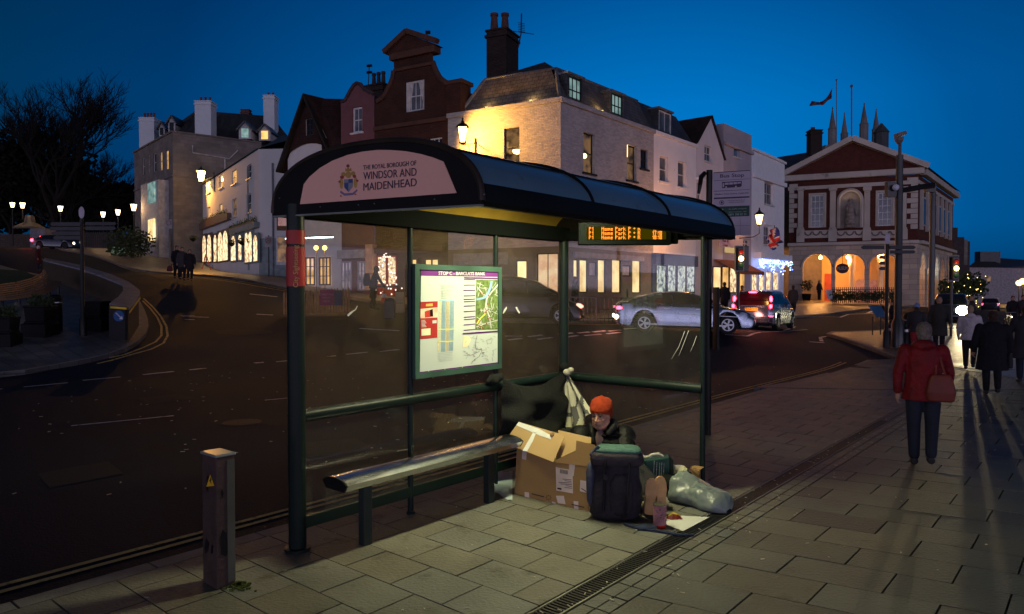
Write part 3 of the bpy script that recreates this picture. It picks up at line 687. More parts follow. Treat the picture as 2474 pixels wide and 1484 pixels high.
# timetable columns
cols = [((318, 495), (345, 495), (322, 1093), (298, 1093), (.6, .56, .35)), ((345, 495), (392, 494), (386, 1091), (334, 1093), (.26, .42, .5)), ((398, 494), (440, 494), (425, 1082), (392, 1090), (.62, .54, .3)), ((440, 494), (493, 493), (478, 1078), (425, 1082), (.26, .42, .5))]
for i, c in enumerate(cols): brect(c[:4], mat('timetable_tint%d' % i, c[4], rough=.45, var=.12, vs=60), .002, 'timetable_column')
g = MB()
for (x0, y0, x1, y1, h) in ((315, 487, 495, 487, 9),): g.plate([hit(*cB(*p), S(0, .0555, 0), EV) for p in ((x0, y0), (x1, y1), (x1, y1 + h), (x0, y0 + h))], .0006, EV)
g.build('timetable_rule', mat('timetable_blue', (.3, .55, .7)), nb_)
g = MB()
for (x0, y0, x1, y1, h) in ((300, 825, 492, 822, 12), (296, 968, 482, 962, 12)): g.plate([hit(*cB(*p), S(0, .056, 0), EV) for p in ((x0, y0), (x1, y1), (x1, y1 + h), (x0, y0 + h))], .0006, EV)
g.build('timetable_band', mat('timetable_yellow', (.8, .68, .1)), nb_)
gr_ink = mat('grey_print', (.35, .37, .37), rough=.6); g = MB(); rr_ = random.Random(3)
for k in range(58):
 y = 508 + k * 10
 if abs(y - 830) < 14 or abs(y - 972) < 14: continue
 for x in (350, 400, 444): g.plate([hit(*cB(*p), S(0, .0558, 0), EV) for p in ((x, y), (x + rr_.uniform(22, 36), y - .5), (x + 30, y + 2.4), (x, y + 3))], .0004, EV)
for k, (x0, x1) in enumerate([(328, 495), (330, 498), (330, 400), (350, 460), (330, 420), (335, 445), (335, 450), (335, 395), (335, 405)]): g.plate([hit(*cB(*p), S(0, .0558, 0), EV) for p in ((x0, 310 + k * 19), (x1, 312 + k * 19), (x1, 315 + k * 19), (x0, 314 + k * 19))], .0004, EV)
for k in range(6): g.plate([hit(*cB(*p), S(0, .0558, 0), EV) for p in ((300, 1110 + k * 18), (472, 1098 + k * 18), (472, 1101 + k * 18), (300, 1113 + k * 18))], .0004, EV)
g.build('timetable_print', gr_ink, nb_)
# purple stop list
g = MB()
g.plate([hit(*cB(*p), S(0, .0555, 0), EV) for p in ((606, 217), (1028, 226), (1027, 242), (606, 232))], .0006, EV)
for y in (247, 310, 373, 436, 476, 503, 555, 618, 683, 711, 772, 835): g.plate([hit(*cB(*p), S(0, .0555, 0), EV) for p in ((603, y - 5 + (y - 247) * .01), (736, y - 5 - (y - 247) * .012), (736, y + 4 - (y - 247) * .012), (603, y + 5 + (y - 247) * .01))], .0006, EV)
g.plate([hit(*cB(*p), S(0, .0555, 0), EV) for p in ((592, 872), (1014, 842), (1014, 860), (592, 890))], .0006, EV)
g.build('stop_list', purple, nb_)
# maps: streets drawn as thin strips over a tinted sheet
mp = mat('map_green', (.13, .19, .06), rough=.45, var=.6, vs=26)
brect([(748, 246), (1028, 252), (1016, 828), (738, 835)], mp, .002, 'town_map')
def mline(pts, w_, lift, g):
 for (x0, y0), (x1, y1) in zip(pts, pts[1:]):
  dx, dy = x1 - x0, y1 - y0; L = math.hypot(dx, dy) or 1; nx, ny = -dy / L * w_ / 2, dx / L * w_ / 2
  g.plate([hit(*cB(*p), S(0, .0535 + lift, 0), EV) for p in ((x0 + nx, y0 + ny), (x1 + nx, y1 + ny), (x1 - nx, y1 - ny), (x0 - nx, y0 - ny))], .0004, EV)
g = MB(); rm = random.Random(5)
for k in range(46):
 x, y = rm.uniform(755, 1000), rm.uniform(260, 815); a_ = rm.choice([.3, 1.9, 1.3]) + rm.uniform(-.2, .2); L = rm.uniform(30, 90)
 x1, y1 = smin(x + L * math.cos(a_), 752, 1012), smin(y + L * math.sin(a_), 256, 822); mline([(x, y), (x1, y1)], 5, .002, g)
mline([(1015, 290), (940, 380), (870, 470), (860, 560), (905, 690), (925, 820)], 13, .0022, g); mline([(752, 800), (860, 760), (1000, 720)], 9, .0022, g); mline([(760, 330), (830, 420), (900, 440)], 9, .0022, g)
g.build('map_street', wt, nb_)
g = MB(); mline([(930, 262), (915, 340), (880, 420), (845, 460), (752, 480)], 26, .003, g); g.build('map_river', mat('map_blue', (.25, .4, .62)), nb_)
g = MB(); mline([(755, 765), (800, 700), (865, 635)], 12, .0035, g); g.build('map_road', mat('map_yellow', (.85, .6, .08)), nb_)
g = MB()
for x, y in ((805, 405), (832, 412), (885, 530), (838, 575), (876, 605), (855, 635), (885, 705), (910, 695), (760, 720), (870, 760), (790, 790), (822, 810), (895, 435)): g.plate([hit(*cB(*p), S(0, .058, 0), EV) for p in circ(x, y, 9, 8)], .0004, EV)
g.build('map_stop', lred, nb_)
g = MB(); dk = [(760, 900), (745, 960), (740, 1050), (790, 1070), (810, 1050), (812, 1090), (780, 1150), (730, 1180), (690, 1230)]
mline(dk, 5, .002, g); mline([(600, 1130), (680, 1135), (790, 1085)], 4, .002, g)
for k in range(44):
 x, y = rm.uniform(610, 990), rm.uniform(905, 1200); a_ = rm.uniform(0, 3.1); L = rm.uniform(15, 60); mline([(x, y), (smin(x + L * math.cos(a_), 600, 1005), smin(y + L * math.sin(a_), 900, 1205))], 2.5, .002, g)
for k in range(14): x, y = rm.uniform(600, 850), rm.uniform(1060, 1150); mline([(x, y), (x + 22, y - 2)], 6, .0022, g)
g.build('route_line', mat('route_ink', (.2, .21, .22)), nb_)
brect([(598, 905), (650, 905), (690, 950), (640, 1030), (592, 1040)], mat('map_sand', (.8, .62, .4)), .002, 'route_area')
# ---------------------------------------------------------------- departure display
dc = Vector((1.16, 7.2, 0)); du = Vector((1, -.035, 0)).normalized(); dn = Vector((du.y, -du.x, 0))   # dn faces the viewer
LM = lambda a, b, z: dc + du * a + dn * b + Vector((0, 0, z))
MD = Matrix(((du.x, dn.x, 0, dc.x), (du.y, dn.y, 0, dc.y), (0, 0, 1, 0), (0, 0, 0, 1)))
g = MB(MD); g.box(-.49, .43, -.09, .06, 2.462, 2.68); g.box(.43, .50, -.02, .04, 2.47, 2.66)
led = g.build('departure_display', hdr, sh_, bevel=.006)
g = MB(MD); g.box(-.415, .375, .0605, .064, 2.512, 2.64); g.build('screen', emit('led_backing', (.09, .07, .0), .5), led)
amber = emit('led_amber', (1.0, .27, .03), 3.2)
F5 = {'P': ['1110', '1001', '1110', '1000', '1000', '1000'], '1': ['01', '11', '01', '01', '01', '01'], 'H': ['1001', '1001', '1111', '1001', '1001', '1001'], 'o': ['000', '000', '111', '101', '101', '111'], 'm': ['00000', '00000', '11111', '10101', '10101', '10101'],
      'e': ['000', '000', '111', '111', '100', '111'], 'a': ['000', '000', '110', '011', '101', '111'], 'r': ['000', '000', '111', '100', '100', '100'], 'k': ['1000', '1000', '1010', '1100', '1010', '1001'], '+': ['000', '010', '111', '010', '000', '000'],
      'R': ['1110', '1001', '1110', '1010', '1001', '1001'], '7': ['111', '001', '010', '010', '010', '010'], ':': ['0', '1', '0', '0', '1', '0'], '0': ['111', '101', '101', '101', '101', '111'], '8': ['111', '101', '111', '101', '101', '111'], '5': ['111', '100', '111', '001', '001', '111'], 'i': ['1', '0', '1', '1', '1', '1'], 'n': ['000', '000', '111', '101', '101', '101'], ' ': ['00'] * 6}
g = MB(MD); px = .0062
def dots(s_, x0, ztop):
 x = x0
 for ch in s_:
  rows = F5[ch]
  for j, r_ in enumerate(rows):
   for i, c_ in enumerate(r_):
    if c_ == '1': g.box(x + i * px, x + i * px + px * .8, .0645, .066, ztop - (j + 1) * px * 1.02 + px * .25, ztop - j * px * 1.02)
  x += (len(rows[0]) + 1) * px
 return x
for k, tm in enumerate(('15min', '17:10', '18:10')):
 zt = 2.636 - k * .0425
 dots('P1', -.39, zt); dots('Home Park P + R', -.265, zt); dots(tm, .24, zt)
g.build('led_lettering', amber, led)
# ================================================================ bench
stl = mat('brushed_steel', (.62, .64, .66), rough=.2, metal=1, var=.15, vs=9, bump=.04, bs=120)
bn = thing('bench', 'perch bench with brushed steel seat inside the bus shelter', 'bench', S(1.2, .3))
pr = [(.15, .545), (.175, .565), (.225, .582), (.29, .588), (.355, .582), (.41, .566), (.45, .545), (.415, .49), (.19, .49)]
g = MB(); g.rings([[S(s_, t_, z_) for t_, z_ in pr] for s_ in (.14, 2.2)]); g.build('seat', stl, bn, smooth=True)
for s_ in (.125, 2.2):
 g = MB(); g.rings([[S(q, t_, z_) for t_, z_ in pr] for q in (s_, s_ + .018)]); g.build('end_cap', blackp, bn)
for s_ in (.41, 1.87):
 g = MB(M_); g.box(s_ - .042, s_ + .042, .275, .345, 0, .5); g.build('leg', mat('leg_green_black', (.02, .028, .025), rough=.35), bn, bevel=.006)
# ================================================================ feeder pillar
fp = thing('feeder_pillar', 'waist high stained grey metal feeder pillar with yellow warning triangle', 'utility pillar', gp(530, 1428))
c0 = gp(527, 1424); ds, dt = (c0 - OA).dot(EU), (c0 - OA).dot(EV)
pil = mat('pillar_grey', (.055, .033, .028), rough=.55, var=.3, vs=4, dirt=((.05, .028, .03), 3.0, .5), bump=.2, bs=25)
g = MB(M_); g.box(ds - .01, ds + .12, dt - .19, dt + .01, 0, .885); g.build('casing', pil, fp, bevel=.008)
g = MB(M_); g.box(ds + .062, ds + .118, dt + .01, dt + .016, .03, .86); g.build('door', mat('pillar_door', (.075, .075, .06), rough=.5, dirt=((.05, .045, .035), 6, .6)), fp, bevel=.003)
g = MB(M_); g.box(ds - .02, ds + .13, dt - .2, dt + .02, .886, .905); g.build('cap', mat('pillar_cap', (.3, .33, .33), rough=.3, metal=.4), fp, bevel=.01)
PF = S(ds - .012, 0, 0)
g = MB(); g.plate([hit(*p, PF, EU) for p in ((508, 1147), (518, 1174), (499, 1176))], -.0015, EU); tri = g.build('warning_sign', mat('warning_yellow', (.72, .42, .02), rough=.4), fp)
g = MB(); g.plate([hit(*p, S(ds - .0145, 0, 0), EU) for p in ((508.5, 1153), (511, 1160), (509, 1162), (511, 1170), (506, 1161), (508, 1159))], -.001, EU); g.build('symbol', blackp, tri)
# black spray marks
g = MB();
for poly in ([(500, 1152), (506, 1147), (502, 1170), (503, 1190), (498, 1180)], [(498, 1300), (505, 1312), (503, 1330), (496, 1338), (494, 1322)], [(511, 1314), (515, 1320), (514, 1336), (509, 1338)]): g.plate([hit(*p, PF, EU) for p in poly], -.0012, EU)
for poly in ([(538, 1280), (548, 1290), (552, 1330), (546, 1345), (534, 1340), (532, 1300)], [(536, 1180), (540, 1190), (538, 1205), (534, 1196)]): g.plate([hit(*p, S(0, dt + .012, 0), EV) for p in poly], .0012, EV)
g.build('spray_mark', blackp, fp)
ms = MB()
for i in range(160):
 a_ = rnd.uniform(0, 6.28); r_ = abs(rnd.gauss(0, .06)); p = S(ds + .12 + r_ * math.cos(a_) * .6, dt + .02 + r_ * math.sin(a_) + .03, 0)
 ms.cbox((p.x, p.y, .006), .012, .012, .01, rz=a_)
tag(ms.build('moss', mat('moss', (.07, .09, .02), rough=1)), kind='stuff')
# ================================================================ bus stop flag on its pole
pb = gp(1710, 1051); bsx = thing('bus_stop', 'black bus stop pole carrying a tall lilac timetable flag sign', 'bus stop sign', pb)
bpole = mat('pole_black', (.010, .009, .008), rough=.35, var=.2, spec=.2)
g = MB(); g.tube([pb, pb + Vector((0, 0, 3.66))], .043, 14); g.build('pole', bpole, bsx, smooth=True)
PDn = Vector((.423, .906, 0)); FP = pb + Vector((0, 0, 0)) - PDn * .02
lil = mat('flag_lilac', (.40, .34, .42), rough=.45, var=.08, vs=3)
cF = conv(2560, 600, .2695)
fq = lambda pts, lift=0: [hit(*cF(*p), FP - PDn * lift, PDn) for p in pts]
g = MB(); g.plate(fq([(318, 152), (832, 116), (832, 1010), (318, 1030)]), .022, PDn); fl_ = g.build('flag_panel', lil, bsx)
dp = mat('flag_ink', (.05, .025, .06), rough=.5)
g = MB()
for q in ([(330, 148), (830, 116), (830, 126), (330, 158)], [(330, 262), (830, 234), (830, 238), (330, 267)], [(330, 406), (828, 382), (828, 387), (330, 412)], [(330, 497), (822, 476), (822, 496), (330, 518)], [(330, 622), (820, 604), (820, 609), (330, 627)]): g.plate(fq(q, .003), -.001, -PDn)
for k in (445, 570, 693): g.plate(fq([(k, 770), (k + 3, 770), (k + 3, 1015), (k, 1018)], .003), -.001, -PDn)
g.plate(fq([(330, 888), (830, 878), (830, 881), (330, 892)], .003), -.001, -PDn)
g.build('flag_rule', dp, fl_)
def ftext(b_, x0, x1, y0, y1, yt, m_=dp, lift=.004):
 a = fq([(x0, y0)], lift)[0]; b = fq([(x1, y1)], lift)[0]; c = fq([(x0, yt)], lift)[0]; hc = abs(c.z - a.z)
 o = text(b_, frame((a + b) / 2, b - a, (0, 0, 1)), hc / .73, m_, fl_, valign='BOTTOM_BASELINE', bold=.0006 if hc > .03 else 0, ext=.0005, width=(b - a).length)
ftext('Bus Stop', 415, 745, 222, 206, 172); ftext('Windsor Town Centre, Castle Hill', 340, 808, 462, 440, 440); ftext('THE ROYAL BOROUGH OF', 520, 760, 545, 535, 532); ftext('WINDSOR & MAIDENHEAD', 535, 745, 568, 560, 556)
g = MB()
g.plate(fq([(443, 282), (715, 266), (713, 340), (690, 350), (445, 366)], .003), -.001, -PDn); g.build('bus_symbol', dp, fl_)
g = MB()
for q in ([(482, 292), (535, 289), (535, 318), (482, 320)], [(542, 288), (592, 286), (592, 314), (542, 317)], [(600, 285), (648, 282), (648, 310), (600, 313)], [(655, 282), (702, 279), (702, 300), (655, 306)], [(452, 298), (472, 296), (472, 350), (452, 352)]): g.plate(fq(q, .0045), -.001, -PDn)
g.plate(fq(circ(500, 352, 13), .0045), -.001, -PDn); g.plate(fq(circ(634, 345, 13), .0045), -.001, -PDn); g.build('bus_window', lil, fl_)
g = MB(); cr = circ(440, 564, 33, 20); ci = circ(440, 564, 26, 20)
for i in range(20): j = (i + 1) % 20; g.plate(fq([cr[i], cr[j], ci[j], ci[i]], .003), -.001, -PDn)
g.plate(fq(circ(440, 564, 14, 10, ry=18), .003), -.001, -PDn); g.build('borough_emblem', dp, fl_)
g = MB(); g.plate(fq([(328, 625), (822, 604), (820, 750), (328, 770)], .0035), -.001, -PDn); gb_ = g.build('green_band', mat('flag_green', (.015, .05, .04), rough=.5), fl_)
gt = mat('green_print', (.3, .42, .38), rough=.5)
g = MB();
for i in range(12):
 a0, a1 = R(15 + i * 12.5), R(15 + (i + 1) * 12.5); g.plate(fq([(415 + 47 * math.cos(a0), 668 + 56 * math.sin(a0)), (415 + 47 * math.cos(a1), 668 + 56 * math.sin(a1)), (415 + 38 * math.cos(a1), 668 + 46 * math.sin(a1)), (415 + 38 * math.cos(a0), 668 + 46 * math.sin(a0))], .005), -.001, -PDn)
g.plate(fq(circ(377, 664, 9), .005), -.001, -PDn); g.plate(fq(circ(452, 660, 9), .005), -.001, -PDn); g.build('smile_mark', gt, gb_)
ftext('traveline', 362, 500, 752, 746, 733, gt, .005); ftext('for public transport', 535, 780, 662, 652, 645, gt, .005); ftext('information call', 535, 775, 702, 692, 688, gt, .005); ftext('0871 200 22 33', 535, 778, 745, 735, 716, gt, .005)
g = MB(); g.tube([at(1703, 418, 9.85), at(1694, 428, 9.8), at(1691, 450, 9.75), at(1688, 468, 9.75)], [.03, .035, .03, .022], 6); g.build('arm', bpole, bsx)
ty = pb - Vector((0, .05, 0)); g = MB(); g.cbox(ty + Vector((.09, 0, 1.62)), .03, .3, .86, rz=R(-5)); ca = g.build('timetable_case', blackp, bsx)
g = MB(); g.cbox(ty + Vector((.107, 0, 1.62)), .006, .26, .8, rz=R(-5)); g.build('timetable', mat('case_perspex', (.3, .29, .22), rough=.2, var=.4, vs=5), ca)
# ================================================================ buildings
def pl(x, Y): p = at(x, 703, Y); return Vector((p.x, p.y, 0))
def onl(x, a, b):
 """point of the ground line a-b seen in column x"""
 k = (x - 1237) / FD; d = b - a; cy = math.cos(PITCH)
 k = ray(x, 703).x / ray(x, 703).y
 t = (k * a.y - a.x) / (d.x - k * d.y); return a + d * t
pane_dark = mat('window_glass_dark', (.012, .014, .02), rough=.06, spec=.35, var=.3)
pane_blue = mat('window_glass_curtain', (.10, .11, .13), rough=.1, spec=.35, var=.5, vs=1.5)
warm_lit = emit('lit_room_warm', (1.0, .55, .17), 1.5, var=1, vs=1.3, gloss=1, col2=(.5, .25, .07))
cream_lit = emit('lit_room_cream', (1.0, .74, .36), 1.9, var=1, vs=1.1, gloss=1, col2=(.7, .44, .17))
dim_lit = emit('lit_room_dim', (.42, .22, .08), .55, var=1, vs=2.2, gloss=1, col2=(.03, .015, .01))
cool_lit = emit('lit_room_cool', (.55, .85, .8), .55, var=1, vs=1.6, gloss=1, col2=(.25, .45, .42))
shop_lit = emit('lit_shop_window', (1.0, .78, .45), 1.9, var=1, vs=3.4, gloss=1, col2=(.30, .14, .05))
whitef = mat('white_window_paint', (.55, .55, .55), rough=.5)
blackf = mat('black_window_paint', (.015, .015, .015), rough=.4)
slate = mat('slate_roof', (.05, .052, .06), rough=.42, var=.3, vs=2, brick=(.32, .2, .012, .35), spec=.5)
slate_lit = mat('mansard_slate_lit', (.11, .105, .105), rough=.45, var=.25, vs=2, brick=(.3, .19, .014, .4))  # paler copy of the roof slate, lamplight put into its colour
redtile = mat('red_tile', (.075, .032, .026), rough=.8, var=.35, vs=2, brick=(.2, .13, .01, .4))
lead = mat('lead_sheet', (.16, .17, .19), rough=.4, metal=.3)
clay = mat('clay_pot', (.10, .05, .04), rough=.8)
class Fac:
 """one wall plane: s runs left to right as seen from the street, z up, off outwards"""
 def __init__(f, root, p0, p1):
  f.r = root; f.p0 = Vector((p0.x, p0.y, 0)); f.p1 = Vector((p1.x, p1.y, 0)); f.L = (f.p1 - f.p0).length
  f.d = (f.p1 - f.p0).normalized(); f.n = Vector((f.d.y, -f.d.x, 0)); f.holes = []; f.wins = []
  f.M = Matrix(((f.d.x, f.n.x, 0, f.p0.x), (f.d.y, f.n.y, 0, f.p0.y), (0, 0, 1, 0), (0, 0, 0, 1)))
 def q(f, x, y):
  h = hit(x, y, f.p0, f.n); return (h - f.p0).dot(f.d), h.z
 def P(f, s_, z, off=0): return f.p0 + f.d * s_ + f.n * off + Vector((0, 0, z))
 def mb(f): return MB(f.M)
 def box(f, s0, s1, o0, o1, z0, z1, name, m, parent=None, **k): return f.mb().box(s0, s1, o0, o1, z0, z1).build(name, m, parent or f.r, **k)
 def win(f, x0, x1, yt, yb, pane, fr=None, cols=1, rows=2, depth=.14, sill=None, bar=.035, fw=.06, arch=False, nm='window', surround=None, hood=None, curtains=False):
  s0, z1 = f.q(x0, yt); _, z0 = f.q(x0, yb); s1, _ = f.q(x1, yt)
  f.holes.append((s0, z0, s1, z1)); f.wins.append(nm); fr = fr or whitef
  g = f.mb(); y0, y1 = -depth, -depth + .05
  g.box(s0, s0 + fw, y0, y1, z0, z1); g.box(s1 - fw, s1, y0, y1, z0, z1); g.box(s0 + fw, s1 - fw, y0, y1, z0, z0 + fw); g.box(s0 + fw, s1 - fw, y0, y1, z1 - fw, z1)
  for i in range(1, cols): c = s0 + (s1 - s0) * i / cols; g.box(c - bar / 2, c + bar / 2, y0 + .004, y1 - .008, z0 + fw, z1 - fw)
  for j in range(1, rows): c = z0 + (z1 - z0) * j / rows; bb = bar * (1.5 if rows % 2 == 0 and j == rows // 2 else 1); g.box(s0 + fw, s1 - fw, y0 + .008, y1 - .004, c - bb / 2, c + bb / 2)
  w_ = g.build(nm, fr, f.r)
  f.mb().box(s0 + .01, s1 - .01, y0 - .03, y0 + .012, z0 + .01, z1 - .01).build('pane', pane, w_)
  if curtains:
   g = f.mb(); cw = (s1 - s0) * .3
   for a, b, t_ in ((s0 + fw, s0 + fw + cw, 1), (s1 - fw - cw, s1 - fw, -1)):
    g.add([(a, y0 + .014, z1 - fw), (b, y0 + .014, z1 - fw), ((a if t_ > 0 else b) + t_ * cw * .35, y0 + .014, z0 + fw), ((a if t_ > 0 else b), y0 + .014, z0 + fw)], [(0, 1, 2, 3)])
   g.build('curtain', mat('net_curtain', (.55, .5, .45), rough=.9), w_)
  if sill is not None: f.mb().box(s0 - .1, s1 + .1, -depth + .05, .1, z0 - .1, z0 - .002).build('sill', sill, w_, bevel=.01)
  if surround is not None:
   g = f.mb(); a = .16; g.box(s0 - a, s0, .003, .07, z0, z1 + a); g.box(s1, s1 + a, .003, .07, z0, z1 + a); g.box(s0, s1, .003, .07, z1, z1 + a); g.build('surround', surround, w_)
  if hood is not None: f.mb().box(s0 - .15, s1 + .15, .003, .18, z1 + .08, z1 + .2).build('hood', hood, w_, bevel=.01)
  return w_
 def wall(f, outline, m, name='wall', depth=.14):
  zs_ = [b for a, b in outline]; H_ = [h for h in f.holes if h[1] > min(zs_) and h[3] < max(zs_)]
  out = [Vector((a, b, 0)) for a, b in outline]; loops = [out]
  for (a, b, c, e) in H_: loops.append([Vector((a, b, 0)), Vector((a, e, 0)), Vector((c, e, 0)), Vector((c, b, 0))])
  tri = tessellate_polygon(loops); flat = [p for l in loops for p in l]
  g = f.mb(); g.add([(p.x, 0, p.y) for p in flat], [tuple(t) for t in tri])
  for (a, b, c, e) in H_:
   for (u0, v0), (u1, v1) in (((a, b), (c, b)), ((c, b), (c, e)), ((c, e), (a, e)), ((a, e), (a, b))):
    g.add([(u0, 0, v0), (u1, 0, v1), (u1, -depth - .06, v1), (u0, -depth - .06, v0)], [(0, 1, 2, 3)])
  return g.build(name, m, f.r)
def chimney(root, c, wx, wy, z0, z1, m, pots, rz=0, potm=None, ph=.5, cap=True, name='chimney'):
 g = MB(); g.cbox((c.x, c.y, (z0 + z1) / 2), wx, wy, z1 - z0, rz=rz)
 if cap: g.cbox((c.x, c.y, z1 - .25), wx + .16, wy + .16, .14, rz=rz); g.cbox((c.x, c.y, z1 + .05), wx + .12, wy + .12, .1, rz=rz)
 ch = g.build(name, m, root)
 for i in range(pots):
  d = Vector((math.cos(rz), math.sin(rz), 0)) * ((i + .5) / pots - .5) * wx * .85
  MB().lathe(c + d + Vector((0, 0, z1 + .1)), [(.12, 0), (.13, .05), (.1, ph * .8), (.13, ph * .82), (.12, ph)], 10).build('chimney_pot', potm or clay, ch)
 return ch
def dormer(f, x0, x1, yt, yb, pane, m_cheek, m_fr, cols=3, rows=2, setb=.25, roofm_=None, back=1.3):
 h0 = hit(x0, yt, f.p0 - f.n * setb, f.n); s0 = (h0 - f.p0).dot(f.d); z1 = h0.z; z0 = hit(x0, yb, f.p0 - f.n * setb, f.n).z
 s1 = (hit(x1, yt, f.p0 - f.n * setb, f.n) - f.p0).dot(f.d); a = .12
 g = f.mb(); g.box(s0 - a, s0, -setb - back, -setb, z0 - .15, z1 + .05); g.box(s1, s1 + a, -setb - back, -setb, z0 - .15, z1 + .05); g.box(s0, s1, -setb - back, -setb - .2, z0 - .15, z1 + .05)
 d_ = g.build('dormer', m_cheek, f.r)
 f.mb().box(s0 - a - .06, s1 + a + .06, -setb - back, -setb + .1, z1 + .052, z1 + .15).build('dormer_roof', roofm_ or lead, d_)
 g = f.mb(); y0, y1 = -setb - .06, -setb - .01; fw = .07; bar = .035
 g.box(s0, s0 + fw, y0, y1, z0, z1); g.box(s1 - fw, s1, y0, y1, z0, z1); g.box(s0 + fw, s1 - fw, y0, y1, z0, z0 + fw); g.box(s0 + fw, s1 - fw, y0, y1, z1 - fw, z1)
 for i in range(1, cols): c = s0 + (s1 - s0) * i / cols; g.box(c - bar / 2, c + bar / 2, y0 + .004, y1 - .008, z0 + fw, z1 - fw)
 for j in range(1, rows): c = z0 + (z1 - z0) * j / rows; g.box(s0 + fw, s1 - fw, y0 + .008, y1 - .004, c - bar * .7, c + bar * .7)
 g.build('dormer_window', m_fr, d_); f.mb().box(s0 + .02, s1 - .02, y0 - .05, y0, z0 + .02, z1 - .02).build('pane', pane, d_)
def mansard(f, s0, s1, z0, z1, inset, m, crown=None, l_in=0, r_in=0, ridge=.55):
 g = f.mb(); g.add([(s0, -.12, z0), (s1, -.12, z0), (s1 - r_in, -inset, z1), (s0 + l_in, -inset, z1)], [(0, 1, 2, 3)]); g.build('mansard_slope', m, f.r)
def thing_at(nm, lab, cat, p, group=None, kind=None): return thing(nm, lab, cat, (p.x, p.y, 0), group, kind=kind)
# ---------------------------------------------------------------- corner building: painted brick, mansard roof
paint = mat('grey_painted_brick', (.42, .415, .43), rough=.75, var=.1, vs=1.2, bump=.55, bs=9, brick=(.23, .075, .008, .8))
C1 = pl(1354, 32); CL = onl(1083, C1, pl(1130, 34.5)); C2 = pl(1578, 38.5)
b1 = thing_at('corner_building', 'grey painted brick corner building with slate mansard roof and dark sash windows', 'building', C1)
fL = Fac(b1, CL, C1); fR = Fac(b1, C1, C2); ZE = 10.55
sillg = mat('stone_sill', (.3, .28, .25), rough=.7)
fL.win(1217.6, 1255, 311, 402, dim_lit, blackf, 1, 2, sill=sillg)
fL.win(1245.6, 1273, 629, 712, cream_lit, blackf, 1, 1, depth=.1)
fL.win(1296, 1349, 612, 736, emit('lit_doorway', (1.0, .72, .42), 1.0, var=1, vs=1.2, gloss=1, col2=(.8, .42, .22)), blackf, 2, 1, depth=.1, nm='lit_entrance')
stone_base = mat('brown_render', (.13, .10, .08), rough=.7, var=.25, vs=1, bump=.2, bs=12)
ZS = 4.0; fL.wall([(0, ZS), (fL.L, ZS), (fL.L, ZE), (0, ZE)], paint); fL.wall([(0, -1), (fL.L, -1), (fL.L, ZS), (0, ZS)], stone_base, 'ground_floor_wall')
fL.box(fL.q(1098, 600)[0], fL.q(1228, 600)[0], .003, .1, fL.q(1150, 640)[1], fL.q(1150, 612)[1], 'shop_fascia', mat('grey_fascia', (.22, .21, .22), rough=.5))
# pendant bowl light seen inside the upper window
h = fL.q(1247, 366); g = MB(); g.lathe(fL.P(h[0], h[1] - .12, -.16), [(.04, 0), (.2, .06), (.27, .16), (.26, .2)], 12); g.build('pendant_lamp', emit('pendant_bowl', (1, .75, .35), 3.5), b1)
for a in ((1409.8, 1437, 318, 415.5), (1515, 1538, 348, 434)): fR.win(*a, dim_lit, blackf, 1, 2, sill=blackf, depth=.2)
h = fR.q(1516.5, 366); g = MB(); g.lathe(fR.P(h[0] + .15, h[1] - .3, -.2), [(.05, 0), (.1, .1), (.1, .9), (.05, 1.0)], 8); g.build('wall_lamp', emit('tall_lamp_glow', (1, .7, .3), 3), b1)
h = fR.q(1419, 376); g = MB(); g.ball(fR.P(h[0], h[1], -.17), .13, n=10, m=6); g.build('table_lamp', emit('lamp_ball', (1, .7, .35), 3), b1)
fR.win(1547.7, 1564.6, 358.7, 406, pane_dark, blackf, 1, 2, depth=.16, sill=blackf)
# ground floor openings seen through the shelter glass
for (x0, x1, yt, yb, pm) in ((1386, 1398, 626, 708, cream_lit), (1400.7, 1421, 626, 708, cream_lit), (1445, 1464, 626, 709, cream_lit), (1479, 1501, 626, 709, cream_lit), (1528, 1549, 626, 709, cream_lit), (1424, 1443, 632, 668, mat('white_notice', (.5, .5, .52), rough=.5)), (1504, 1525, 640, 668, mat('white_notice', (.5, .5, .52)))):
 fR.win(x0, x1, yt, yb, pm, blackf, 1, 1, depth=.1, bar=.02)
s0, zt = fR.q(1384, 608); zb_ = fR.q(1384, 622)[1]; fR.box(s0, fR.q(1552, 618)[0], .003, .12, zb_, zt, 'shop_fascia', mat('grey_fascia', (.22, .21, .22), rough=.5), bevel=.01)
fR.wall([(0, ZS), (fR.L, ZS), (fR.L, ZE), (0, ZE)], paint); fR.wall([(0, -1), (fR.L, -1), (fR.L, ZS), (0, ZS)], stone_base, 'ground_floor_wall')
# cornice, mansard, flat crown
for f_, a, b in ((fL, 0, fL.L + .14), (fR, .003, fR.L)): f_.box(a, b, .003, .14, ZE - .16, ZE + .06, 'cornice', paint, bevel=.02)
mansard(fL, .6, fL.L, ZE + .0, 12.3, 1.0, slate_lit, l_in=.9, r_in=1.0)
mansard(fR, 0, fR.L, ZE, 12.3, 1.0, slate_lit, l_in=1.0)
pa, pb_, pc = fL.P(1.5, 12.3, -1.0), fR.P(1.0, 12.3, -1.0), fR.P(fR.L, 12.3, -1.0)
k0 = at(1316, 150, 34.6); k1 = fR.P(fR.L, 12.75, -3.2); k2 = fL.P(1.5, 12.8, -3.5)
g = MB(); g.add([pa, pb_, k0, k2], [(0, 1, 2, 3)]); g.add([pb_, pc, k1, k0], [(0, 1, 2, 3)]); g.add([k2, k0, k1, (k1 + k2) / 2 + Vector((-2, 6, 0))], [(0, 1, 2, 3)]); g.build('roof', slate, b1)
